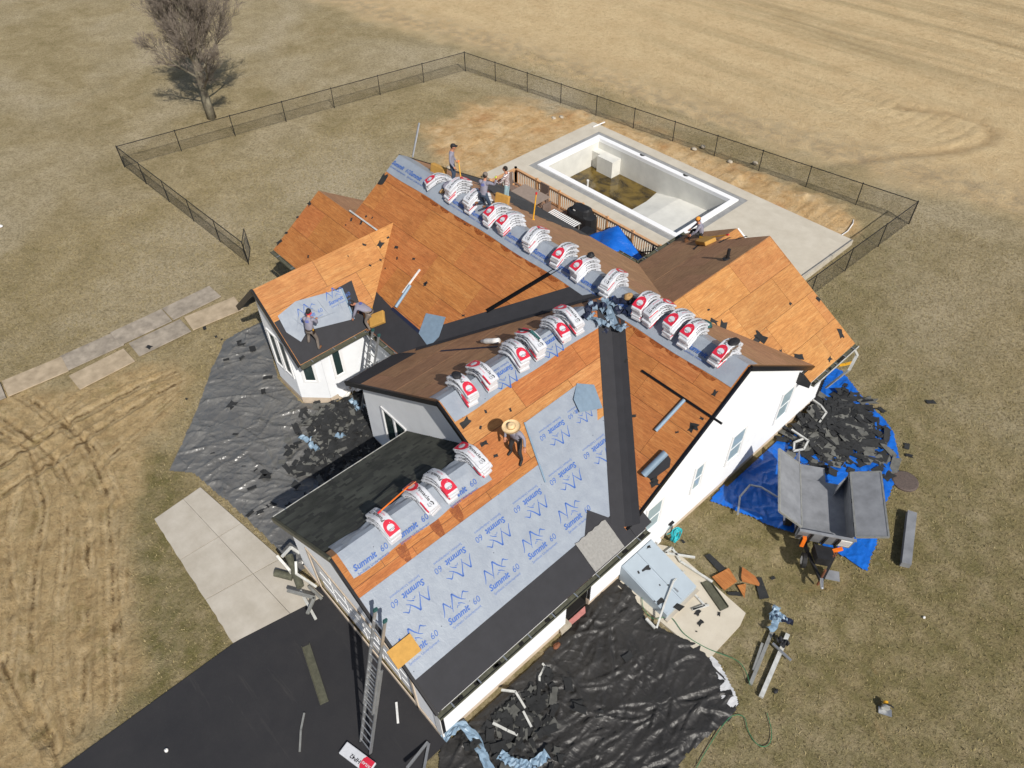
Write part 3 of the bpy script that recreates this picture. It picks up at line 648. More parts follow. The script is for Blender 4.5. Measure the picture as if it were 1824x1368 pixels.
# garage front wall y=-11.35, outside -Y : U = +X  (X x Z = -Y)
GF = -11.35
def gtop(x, pad=.16): return (zr(x) if x > LX else zll(x))-pad
dX0, dX1 = -6.0, -1.15
fp = [(-7.0, Z0-.3), (dX0, Z0-.3), (dX0, 2.15), (dX1, 2.15), (dX1, Z0-.3), (0, Z0-.3), (0, gtop(0)), (LX, gtop(LX)), (-7.0, gtop(-7.0))]
wall('wall', (0, GF, 0), (1, 0, 0), fp, 'white garage front gable wall')
gd = MB(); gd.box(((dX0+dX1)/2, GF+.1, 1.1), (dX1-dX0, .05, 2.2)); gdo = gd.build('garage_door', 'trim_white', house); gdo['label'] = 'wide white panelled garage door'
for i in range(4):
    for j in range(6):
        w_ = (dX1-dX0)/6; k = MB(); k.box((dX0+w_*(j+.5), GF+.07, .28+.54*i), (w_*.82, .02, .4)); k.build('door_panel', 'trim_white', gdo)
b = MB()
for a, c, z0, z1 in ((dX0-.1, dX0, 0, 2.15), (dX1, dX1+.1, 0, 2.15), (dX0-.1, dX1+.1, 2.152, 2.26)): b.box(((a+c)/2, GF-.03, (z0+z1)/2), (c-a, .03, z1-z0))
b.build('door_trim', 'foundation', house)
b = MB(); b.box((-3.5, GF-.03, .09), (7.02, .03, .18)); b.build('base_trim', 'foundation', house)
# garage left wall, wing gable, bay, mains
wall('wall', (-7.0, 0, 0), (0, -1, 0), [(6.7, 0), (11.35, 0), (11.35, gtop(-7.0)-.05), (6.7, gtop(-7.0)-.05)], 'garage left wall in shade')
WY = -6.72
tg = [(-9.85, Z0), (-.2, Z0), (-.2, zr(-.2)-.2), (TX, TZ-.15), (-9.85, zl(-9.85)-.15)]
wall('wall', (0, WY, 0), (1, 0, 0), tg, 'white gable wall of front wing with twin window')
window((0, WY, 0), (1, 0, 0), -8.74, -7.36, 1.05, 2.78, 'glass_dark', False, 'tall twin window in the shaded wing gable', mull=True)
wall('wall', (-9.85, 0, 0), (0, -1, 0), [(4.55, Z0), (6.72, Z0), (6.72, zl(-9.85)-.16), (4.55, zl(-9.85)-.16)], 'left wall of the front wing')
wall('wall', (0, -4.6, 0), (1, 0, 0), [(-12.6, Z0), (-9.85, Z0), (-9.85, near(0, -4.6)-.16), (-12.6, near(0, -4.6)-.16)], 'front wall in the corner behind the ladder')
by_, bxr, bxc, byc = -7.6, -12.55, -13.35, -6.8
bt = zb(bxr)-.17
wall('wall', (0, by_, 0), (1, 0, 0), [(2*BX-bxc, Z0), (bxc, Z0), (bxc, 3.2), (BX+.75, zb(BX+.75)-.14), (BX, BZ-.14), (BX-.75, zb(BX-.75)-.14), (2*BX-bxc, 3.2)], 'bay end wall with two tall windows')
cu = Vector((bxr-bxc, byc-by_, 0)); cl = cu.length
wall('wall', (bxc, by_, 0), cu, [(0, Z0), (cl, Z0), (cl, 3.2), (0, 3.2)], 'angled bay corner wall with narrow window')
wall('wall', (bxr, byc, 0), (0, 1, 0), [(0, Z0), (-4.6-byc, Z0), (-4.6-byc, bt), (0, bt)], 'bay side wall with narrow window')
cu2 = Vector((bxc-bxr, by_-byc, 0)); cu2 = Vector((2*BX-bxc-(2*BX-bxr), by_-byc, 0))
wall('wall', (2*BX-bxr, byc, 0), cu2, [(0, Z0), (cl, Z0), (cl, 3.2), (0, 3.2)], 'angled bay corner wall on the lawn side')
wall('wall', (2*BX-bxr, 0, 0), (0, -1, 0), [(4.6, Z0), (-byc, Z0), (-byc, bt), (4.6, bt)], 'bay wall on the lawn side')
window((0, by_, 0), (1, 0, 0), -14.72, -14.08, 1.2, 2.96, 'glass_dark', False, 'left tall window of the bay end'); window((0, by_, 0), (1, 0, 0), -14.02, -13.4, 1.25, 3.0, 'glass_dark', False, 'right tall window of the bay end')
window((bxc, by_, 0), cu, cl/2-.29, cl/2+.29, 1.15, 2.75, 'glass_dark', False, 'narrow window in the angled bay corner')
window((bxr, 0, 0), (0, 1, 0), -6.45, -5.95, 1.1, 2.6, 'glass_dark', False, 'narrow window in the bay side')
fnd([(2*BX-bxr, -4.6), (2*BX-bxr, byc+.02), (2*BX-bxc, by_+.07), (bxc-.02, by_+.07), (bxr-.07, byc), (bxr-.07, -4.6)])
fnd([(-9.78, -4.6), (-9.78, WY+.07), (-7.1, WY+.07)])
# remaining outer walls (left, back) as plain lap walls
wall('wall', (LLX+.3, 0, 0), (0, -1, 0), [(2.2-2*2.47+.1, 0), (4.6, 0), (4.6, near(0, -4.6)-.16), (-LLY, LLZ-.16), (.3, 3.1), (-.0, 3.0)], 'end wall of the low left extension')
wall('wall', (0, -4.6, 0), (1, 0, 0), [(LLX+.3, 0), (-15.8, 0), (-15.8, near(0, -4.6)-.16), (LLX+.3, near(0, -4.6)-.16)], 'front wall of low left extension')
wall('wall', (XL+.2, 0, 0), (0, -1, 0), [(-4.6, 0), (4.6, 0), (4.6, near(0, -4.6)-.16), (0, HR-.16), (-4.6, near(0, -4.6)-.16)], 'far left gable wall')
wall('wall', (0, 4.6, 0), (-1, 0, 0), [(7.2, 0), (-XL-.2, 0), (-XL-.2, near(0, -4.6)-.16), (7.2, near(0, -4.6)-.16)], 'back wall behind the wooden deck')
wall('wall', (-7.25, 0, 0), (0, -1, 0), [(-7.9, 0), (-4.6, 0), (-4.6, zbl(-7.25)-.16), (-7.9, zbl(-7.25)-.16)], 'left wall of the back wing')
wall('wall', (0, 6.6, 0), (-1, 0, 0), [(0, 0), (7.25, 0), (7.25, zbl(-7.25)-.16), (-BKX, BKZ-.16), (0, rtop)], 'gable wall of the back wing')
wall('wall', (0, 7.85, 0), (-1, 0, 0), [(3.4, 0), (7.25, 0), (7.25, zbl(-7.25)-.16), (-QX, QZ-.16), (3.4, zxr(-3.4)-.16)], 'end wall of the small rear extension')
# black corner boards
b = MB()
for x, y in ((.02, -11.33), (.02, 6.6)): b.box((x, y, 1.75), (.09, .09, 2.6))
b.build('corner_downpipe', 'black_trim', house)
b = MB(); b.box((-.08, -11.37, 1.55), (.26, .05, 3.0)); b.build('corner_board', 'trim_white', house)
# ---------------------------------------------------------------- rake boards (thin black drip edge, proud of the deck edge)
def edge(name, a, b_, w=.07, h=.16, mat='drip_black', lift=.012):
    k = MB(); k.bar(Vector(a)+Vector((0, 0, lift-h/2)), Vector(b_)+Vector((0, 0, lift-h/2)), w, h, up=(0, 0, 1)); return k.build(name, mat, house)
e_ = .038
edge('drip_edge', (XR+e_, 0, HR), (XR+e_, vy(XR)+.05, zr(XR))); edge('drip_edge', (XR+e_, 0, HR), (XR+e_, -vy(XR)-.05, zr(XR)))
edge('drip_edge', (ER, GY-e_, HE), (LX, GY-e_, LZ)); edge('drip_edge', (LX, GY-e_, LZ), (-7.25, GY-e_, zll(-7.25)), mat='gutter')
edge('drip_edge', (TX, TY-e_, TZ), (LX-.05, TY-e_, LZ+.02)); edge('drip_edge', (TX, TY-e_, TZ), (-10.3, TY-e_, zl(-10.3)))
edge('drip_edge', (BX, BY-e_, BZ), (BX+bxe, BY-e_, HE)); edge('drip_edge', (BX, BY-e_, BZ), (BX-bxe, BY-e_, HE), h=.2)
edge('drip_edge', (XL-e_, 0, HR), (XL-e_, W, HE)); edge('rake_board', (-3.2, 8.14, zxr(-3.2)), (QX, 8.14, QZ), mat='trim_white')
# ---------------------------------------------------------------- gutters
def gutter(a, b_, out, mat='gutter', nb=6, debris=0, label=None, wd_=.155, inner='gutter_in'):
    a, b_, out = Vector(a), Vector(b_), Vector(out).normalized(); k = MB(); Zv = Vector((0, 0, 1))
    prof = [(0, 0), (0, -.11), (.03, -.125), (wd_-.04, -.125), (wd_, -.07), (wd_, 0), (wd_-.018, 0), (wd_-.018, -.06), (wd_-.045, -.112), (.02, -.112), (.012, 0)]
    pa = [a+out*x+Zv*z for x, z in prof]; pb = [b_+out*x+Zv*z for x, z in prof]; n = len(prof)
    k.add(pa+pb, [(i, (i+1) % n, n+(i+1) % n, n+i) for i in range(7)], 0); k.add(pa+pb, [(i, (i+1) % n, n+(i+1) % n, n+i) for i in range(7, n)], 1)
    k.add(pa+pb, [tuple(range(n)), tuple(range(n, 2*n))[::-1]], 0)
    k.prism([a+out*.02+Zv*-.1, a+out*(wd_-.03)+Zv*-.1, b_+out*(wd_-.03)+Zv*-.1, b_+out*.02+Zv*-.1], Zv*.062, 1)  # debris fill raised in the trough so the inside reads brighter
    o = k.build('gutter', [mat, inner], house)
    if label: o['label'] = label
    d = (b_-a).normalized()
    for i in range(nb):
        p = a.lerp(b_, (i+.5)/nb); k = MB(); k.prism([p-d*.018+Zv*.002, p+d*.018+Zv*.002, p+d*.018+out*wd_+Zv*.002, p-d*.018+out*wd_+Zv*.002], Zv*.007); k.build('bracket', 'bracket', o)
    for i in range(debris):
        p = a.lerp(b_, random.random())+out*.06+Zv*-.03; k = MB(); L = random.uniform(.03, .12); k.box(p, (L*2, .07, .03), rz=math.atan2(d.y, d.x)+random.uniform(-.3, .3)); k.build('leaf_clump', 'dark_void', o)
    return o
gutter((ER+.01, GY-.05, HE-.0), (ER+.01, -4.2, HE), (1, 0, 0), nb=9, debris=12, label='long green grey gutter along the garage eave')
gutter((ER+.01, 4.15, HE), (ER+.01, BKY, HE), (1, 0, 0), 'gutter_white', nb=5, debris=4, label='white lipped gutter on the back wing eave')
gutter((BX+bxe+.01, BY-.02, HE), (BX+bxe+.01, -W-.15, HE), (1, 0, 0), nb=3, label='gutter under the bay roof edge')
gutter((BX+bxe+.15, -W-.01, HE), (-10.3, -W-.01, HE), (0, -1, 0), nb=2, label='short gutter in the corner by the ladder')
gutter((LLX, -W-.01, HE), (BX-bxe-.1, -W-.01, HE), (0, -1, 0), nb=2, label='gutter on low left extension')
gutter((xkl-.01, W+.1, HE), (xkl-.01, 8.1, HE), (-1, 0, 0), nb=4, debris=3, label='gutter on the shaded left eave of back wing')
gutter((-7.25-.01, GY, zll(-7.25)), (-7.25-.01, -6.8, zll(-7.25)), (-1, 0, 0), 'gutter_white', nb=6, wd_=.06, label='thin pale edge along garage left eave')
# pale metal return at the foot of the right rear rake
b = MB(); b.prism([(.02, 4.16, rtop+.02), (ER, 4.16, HE-.02), (ER, 4.16, HE-.28), (.02, 4.16, HE-.4)], (0, .02, 0)); b.build('eave_return', 'black_trim', house)
# ================================================================== ROOF COVERINGS
TXT = {}
def text(body, size=.2, shear=0., bold=0., align='CENTER', sx=1.):
    key = (body, size, shear, bold, align, sx)
    if key in TXT: return TXT[key]
    c = bpy.data.curves.new('t', 'FONT'); c.body = body; c.size = size; c.shear = shear; c.offset = bold; c.align_x = align; c.resolution_u = 2
    o = bpy.data.objects.new('t', c); COL.objects.link(o); bpy.context.view_layer.update()
    me = o.evaluated_get(bpy.context.evaluated_depsgraph_get()).to_mesh(); V = [(v.co.x*sx, v.co.y) for v in me.vertices]; F = [tuple(p.vertices) for p in me.polygons]
    o.to_mesh_clear(); bpy.data.objects.remove(o); bpy.data.curves.remove(c); TXT[key] = (V, F); return V, F
def stroke(pts, w0, w1):
    V = []; F = []; n = len(pts)
    for i in range(n):
        a = Vector(pts[max(i-1, 0)]); b = Vector(pts[min(i+1, n-1)]); d = (b-a).normalized(); q = Vector((-d.y, d.x)); t = i/(n-1); w = (w0*(1-t)+w1*t)/2
        p = Vector(pts[i]); V += [tuple(p+q*w), tuple(p-q*w)]
    for i in range(n-1): F.append((2*i, 2*i+1, 2*i+3, 2*i+2))
    return V, F
def summit_print(sz=1., mtn=True):
    """mountain mark, 'Summit 60', 'Synthetic Underlayment' around (0,0)"""
    V = []; F = []
    def add(vf, dx=0, dy=0):
        b = len(V); V.extend((x*sz+dx*sz, y*sz+dy*sz) for x, y in vf[0]); F.extend(tuple(i+b for i in f) for f in vf[1])
    add(text('Summit', .21, .25, .007, 'LEFT'), -.50, -.12); add(text('60', .22, .15, 0., 'LEFT'), .28, -.12); add(text('Synthetic Underlayment', .092, .15, 0., 'LEFT'), -.48, -.25)
    for p, w in () if not mtn else (([(-.50, .10), (-.44, .18), (-.38, .30), (-.33, .40)], (.012, .04)), ([(-.33, .40), (-.27, .28), (-.21, .15)], (.04, .014)), ([(-.24, .08), (-.17, .22), (-.08, .36), (-.03, .46)], (.012, .045)), ([(-.03, .46), (.05, .30), (.12, .20), (.2, .14)], (.045, .012)),
                 ([(-.02, .18), (.06, .13), (.12, .06)], (.03, .01)), ([(.12, .22), (.2, .30), (.25, .34)], (.012, .035)), ([(.25, .34), (.3, .28), (.36, .24)], (.035, .012)), ([(-.1, .1), (-.06, .14), (0, .12)], (.02, .01))): add(stroke(p, *w))
    return V, F
SP = {}
def add_print(sl, P, ang, sz, parent, lift, mtn=True, mat='ink_blue'):
    """print on a slope at plan point P; ang turns it in the plane"""
    V, F = summit_print(sz, mtn); M = sl.M(P, ang, lift)
    me = bpy.data.meshes.new('print'); me.from_pydata([M @ Vector((x, y, 0)) for x, y in V], [], F); me.materials.append(MT[mat]); return tag(link('print', me, parent), kind='stuff')
def under(sl, pts, lift, th=.004, prints=(), label=None, mat='underlayment', fold=None):
    o = sl.patch('underlayment', pts, th, mat, lift=lift, label=label)
    for P, ang, sz in prints: add_print(sl, P, ang, sz, o, lift+th+.002)
    return o
# angle conventions on s_wr: U/V frame
def ang_for(sl, dx, dy):
    """in-plane angle so that the print's x axis runs along plan direction (dx,dy)"""
    d = sl.pt(dx, dy)-sl.pt(0, 0); return math.atan2(d.dot(sl.V), d.dot(sl.U))
aP, aN = ang_for(s_wr, 0, 1), ang_for(s_wr, 0, -1)
YG = GY+.001
# two finished courses on the garage slope
rb = lambda Y: -.30; 
valR = lambda X: vy(X)-.55       # where the valley strip's edge lies
yB = [-11.05+1.33*i for i in range(6)]
under(s_wr, [(-1.26, YG), (-.30, YG), (-.30, -4.70), (-1.26, -3.98)], .001, prints=[((-.80, y), aP, 1.0) for y in yB if y < -4.9], label='lower course of printed blue grey underlayment on garage')
yA = [-10.6+1.33*i for i in range(6)]
under(s_wr, [(-2.28, YG), (-1.2, YG), (-1.2, -4.02), (-2.28, -2.98)], .007, prints=[((-1.72, y), aN, 1.0) for y in yA if y < -3.7], label='second course of printed underlayment on garage')
under(s_wr, [(-3.27, -5.35), (-2.2, -5.75), (-2.2, -3.45), (-2.75, -2.95), (-3.3, -3.15)], .013, prints=[((-2.7, -4.75), aN, .95), ((-2.72, -3.7), aN, .8)], label='loose upper piece of underlayment beside valley')
b = MB(); p0 = s_wr.pt(-3.28, -5.33, .03); p1 = s_wr.pt(-2.2, -5.75, .03); b.tube([p0, p0.lerp(p1, .5), p1+Vector((.35, -.14, -.2))], [.022, .03, .025], 8); b.build('rolled_edge', 'blue_scrap', house)
# folded flap at the top of that piece
q = [s_wr.pt(-3.33, -3.2, .02), s_wr.pt(-3.05, -2.75, .02), s_wr.pt(-2.45, -3.0, .03), s_wr.pt(-2.7, -3.75, .10), s_wr.pt(-3.05, -3.65, .09)]
b = MB(); b.add(q, [(0, 1, 2, 3, 4)]); b.add([v+s_wr.N*.006 for v in q], [(0, 1, 2, 3, 4)]); b.build('folded_flap', 'membrane_back', house)
# eave membrane on garage slope
s_wr.patch('eave_membrane', [(-.36, YG), (ER-.001, YG), (ER-.001, -4.21), (XR+.05, -4.25), (XR+.05, vy(XR)), (-.36, -4.75)], .003, 'membrane', lift=-.001+.0015, label='black granular membrane along garage eave')
# low ridge strip (both sides of the ridge)
def ridge_strip(name, sl1, sl2, line, w1, w2, ax, th, lift, mat='underlayment', wob=.0, label=None, n=16):
    """strip folded over a ridge; line ((a),(b)) along ridge, w1 on slope 1 side, w2 on slope 2 side"""
    (x0, y0), (x1, y1) = line; b = MB(); V = []; 
    for i in range(n+1):
        t = i/n; x = x0+(x1-x0)*t; y = y0+(y1-y0)*t
        row = []
        for f in (1, .66, .33, 0):
            a = w1*f*(1+wob*math.sin(i*.9)*.05); px_, py_ = (x+a, y) if ax == 'Y' else (x, y-a)
            row.append(sl1.pt(px_, py_, lift+random.uniform(0, wob*.03)*(f > 0)))
        for f in (.33, .66, 1):
            a = w2*f*(1+wob*math.sin(i*1.1+1)*.12); px_, py_ = (x-a, y) if ax == 'Y' else (x, y+a)
            row.append(sl2.pt(px_, py_, lift+random.uniform(0, wob*.05)))
        V.append(row)
    m_ = 7; vs = [p for r in V for p in r]; F = []
    for i in range(n):
        for k in range(m_-1): F.append((i*m_+k, (i+1)*m_+k, (i+1)*m_+k+1, i*m_+k+1))
    b.add(vs, F); o = b.build(name, mat, house, smooth=False); md = o.modifiers.new('th', 'SOLIDIFY'); md.thickness = th; md.offset = 1
    if label: o['label'] = label
    return o
lr = ridge_strip('underlayment', s_wr, s_ll, ((LX, -11.45), (LX, -7.1)), .62, .42, 'Y', .004, .006, wob=1., label='underlayment strip folded over the garage ridge')
for y in (-10.85, -9.6, -8.0): 
    add_print(s_wr, (LX+.42, y), aP, 1.0, lr, .045, False)
wr_ = ridge_strip('underlayment', s_wr, s_wl, ((TX, -7.0), (TX, -1.3)), .62, .45, 'Y', .004, .006, wob=.6, label='underlayment strip folded over the front wing ridge')
for y in (-5.05, -3.2): add_print(s_wr, (TX+.30, y), aN, .95, wr_, .03, y > -6)
mr_ = ridge_strip('underlayment', s_near, s_far, ((XL, 0), (XR-.05, 0)), .68, .5, 'X', .004, .006, wob=.5, n=34, label='long underlayment strip folded over the main ridge')
aM = ang_for(s_near, 1, 0)
for x in (-11.9, -10.8, -8.9, -7.6, -6.5, -5.45, -4.15, -1.15): add_print(s_near, (x, -.30), aM, 1.05, mr_, .04, False)
fN = ang_for(s_far, 1, 0)
for x in (-15.6, -14.5): add_print(s_near, (x, -.26), aM, 1.1, mr_, .04, False)
# bay sheet
bay_u = under(s_bay, [tuple(s_bay.px(u, v)[:2]) for u, v in ((494.6, 563), (526, 537), (609, 514), (631, 568), (548, 589), (536, 609), (510, 592))], .012, label='crinkled underlayment sheet being laid on the bay')
for xx, yy in ((-12.95, -6.55), (-13.0, -5.35)): add_print(s_bay, (xx, yy), ang_for(s_bay, 0, 1), .9, bay_u, .022)
k = MB(); k.tube([s_bay.px(609, 514, .03), s_bay.px(631, 568, .03)], .03, 8); k.build('rolled_edge', 'blue_scrap', house)
for (u0, v0), (u1, v1) in (((530, 540), (575, 560)), ((560, 528), (590, 565)), ((535, 545), (528, 590)), ((595, 520), (615, 560)), ((545, 575), (600, 555)), ((520, 565), (545, 585))):
    k = MB(); a_ = s_bay.px(u0, v0, .014); c_ = s_bay.px(u1, v1, .014); k.tube([a_, a_.lerp(c_, .5)+s_bay.N*.01, c_], [.003, .022, .003], 5); k.build('crease', 'underlayment', bay_u)
# bay eave membrane and corner
s_bay.patch('eave_membrane', [(BX+.9, -W+.45), (BX+.97, BY+.02), (BX+bxe-.01, BY+.02), (BX+bxe-.01, -W), (BX+bxe, -W+.02)], .003, 'membrane', lift=.001, label='black membrane on the bay eave')
s_near.patch('eave_membrane', [(BX+bxe-.75, -W+1.05), (BX+bxe-.02, -W+.02), (VXL+.1, -W+.02), (VXL+.95, -W+.88), (BX+bxe+.35, -W+.95)], .003, 'membrane', lift=.001, label='black membrane in the corner over the ladder')
s_near.patch('membrane_band', [(BX+bxe+.33, -W+.90), (VXL+.93, -W+.83), (VXL+.95, -W+.93), (BX+bxe+.34, -W+1.0)], .003, 'membrane_edge', lift=.0055)
# wing left slope eave membrane
s_wl.patch('eave_membrane', [(-10.28, -W-.1), (-10.28, TY+.02), (-9.3, TY+.02), (-9.15, -W+.2), (VXL+.2, -W+.12)], .003, 'membrane', lift=.001, label='black membrane on the front wing left eave')
# valley membranes: right valley (main/wing right) and left valley (main/wing left)
def valley(slA, slB, P0, P1, wA, wB, dirA, dirB, label):
    """one folded strip on both slopes"""
    b = MB(); n = 8; V = []
    for i in range(n+1):
        t = i/n; x = P0[0]+(P1[0]-P0[0])*t; y = P0[1]+(P1[1]-P0[1])*t
        V += [slA.pt(x+dirA[0]*wA, y+dirA[1]*wA, .006), slA.pt(x+dirA[0]*wA*.5, y+dirA[1]*wA*.5, .005), (slA.pt(x, y)+Vector((0, 0, .03))), slB.pt(x+dirB[0]*wB*.5, y+dirB[1]*wB*.5, .02), slB.pt(x+dirB[0]*wB, y+dirB[1]*wB, .02)]
    F = [(i*5+k, (i+1)*5+k, (i+1)*5+k+1, i*5+k+1) for i in range(n) for k in range(4)]
    b.add(V, F); o = b.build('valley_membrane', 'membrane', house); md = o.modifiers.new('t', 'SOLIDIFY'); md.thickness = .004; md.offset = 1; o['label'] = label; return o
dv = Vector((XR-TX, vy(XR)-YT, 0)).normalized(); pr_ = (-dv.y, dv.x)
valley(s_near2, s_wr, (TX+.25, vy(TX+.25)), (XR-.02, vy(XR-.02)), .40, .42, pr_ if pr_[1] > 0 else (-pr_[0], -pr_[1]), (-pr_[0], -pr_[1]) if pr_[1] > 0 else pr_, 'long black membrane strip down the right valley')
dv = Vector((VXL-TX, -W-YT, 0)).normalized(); pl_ = (dv.y, -dv.x); pl_ = pl_ if pl_[1] > 0 else (-pl_[0], -pl_[1])
valley(s_near, s_wl, (TX-.1, vyl(TX-.1)), (-9.55, vyl(-9.55)), .55, .28, pl_, (-pl_[0], -pl_[1]), 'long black membrane strip down the left valley')
# corner pieces where right valley meets the eave
b = MB(); b.prism([(.02, -4.62, zr(.02)+.03), (ER-.02, -4.62, zr(ER)+.03), (ER-.02, -3.95, zr(ER)+.04), (.1, -4.0, zr(.1)+.06), (-.15, -4.3, zr(-.15)+.05)], (0, 0, .012)); b.build('corner_flashing', 'membrane', house)
s_wr.patch('flashing_sheet', [(-.75, -5.35), (-.05, -4.75), (.3, -5.3), (-.3, -5.9)], .004, 'membrane', lift=.012)
# grey sample shingles laid at the corner: two courses of separate shingles
for c in range(2):
    for r in range(1):
        x0 = -.32+c*.36; y0, y1 = -6.25+.0*c, -5.1-.0*c
        pts = [(x0, y0)]
        n = 9
        top = [(x0+(.012 if k % 2 else -.012), y0+(y1-y0)*k/n) for k in range(n+1)]
        poly = top+[(x0+.42, y1), (x0+.42, y0)]
        s_wr.patch('shingle', poly, .012, 'shingle_grey', lift=.022-.010*c*0+(.012 if c == 0 else 0), label='grey shingle course at the valley corner')
# old dark shingle courses on garage left slope
def shingles():
    b = MB(); sl = s_ll; Lz = (LX+7.25)*math.hypot(1, SLL); rows = int(Lz/.15); rnd = random.Random(3)
    for r in range(rows):
        d0 = r*.15; x0 = -7.25+d0/math.hypot(1, SLL); x1 = x0+.175/math.hypot(1, SLL)
        if x1 > LX-.32: break
        y = GY+.01
        while y < -6.75:
            w = rnd.choice((.11, .17, .24, .33)); y2 = min(y+w, -6.75); hh = rnd.choice((.018, .02, .022, .026))
            A = [sl.pt(x0, y, hh+.004), sl.pt(x0, y2-.004, hh+.004), sl.pt(x1, y2-.004, .003), sl.pt(x1, y, .003)]; B = [sl.pt(x0, y, -.001), sl.pt(x0, y2-.004, -.001)]
            b.add(A+B, [(0, 3, 2, 1), (0, 1, 5, 4)], 0 if rnd.random() < .65 else 1); y = y2
    o = b.build('shingle_courses', ['shingle_dark', 'shingle_dark_b'], house); tag(o, 'old dark asphalt shingle courses on the garage left slope', kind='stuff')
shingles()
s_ll.patch('bare_strip', [(LX-.34, GY+.01), (LX-.01, GY+.01), (LX-.01, -6.75), (LX-.34, -6.75)], .004, 'plywood_shade_side', lift=.001)
# dark felt left on the rear eave
for i in range(13):
    x = -16.1+i*.44; w = 2.55*(1 if i < 9 else (1-(i-8.5)/5.))*random.uniform(.88, 1.08); yy0 = W-.002
    s_far.patch('felt_strip', [(x, yy0), (x+.437, yy0), (x+.437, yy0-w*random.uniform(.9, 1.03)), (x+.3, yy0-w*random.uniform(.8, 1.02)), (x+.15, yy0-w*random.uniform(.85, 1.05)), (x, yy0-w)], .008, 'felt', lift=.003)
gutter((-8.9, W+.02, HE), (xkl-.2, W+.02, HE), (0, 1, 0), nb=2, label='rear gutter piece at the inner corner')
# water stains running below garage stacks are part of the boards' look: thin damp patches
def stain():
    t = NT('wet_stain'); v = t.coord('Object'); c = t.ramp(t.noise(v, 5, 5, .7), [(.3, lin((138, 66, 28))), (.7, lin((172, 98, 46)))]); t.set(c, .5)
    a = t.ramp(t.noise(v, 4, 5, .7, 1.), [(.34, (0, 0, 0)), (.72, (.9, .9, .9))]); t.l(a, t.b.inputs['Alpha']); MT['wet_stain'] = t.m
stain()
for y in (-10.1, -9.05, -8.4):
    s_wr.patch('damp_stain', [(LX+.64, y-.15), (LX+.64, y+.14), (LX+.85, y+.1), (LX+1.04, y+.04), (LX+1.0, y-.1), (LX+.8, y-.16)], .0012, 'wet_stain', lift=.0042)
for x in np.arange(-13.6, -.3, .62):
    if -5.9 < x < -4.2: continue
    x = float(x)+random.uniform(-.12, .12); h_ = random.uniform(.03, .12); s_near.patch('damp_stain', [(x-.3, -.69), (x+.28, -.69), (x+.22, -.72-h_*.6), (x+.02, -.72-h_), (x-.2, -.72-h_*.5)], .0012, 'wet_stain', lift=.0042)
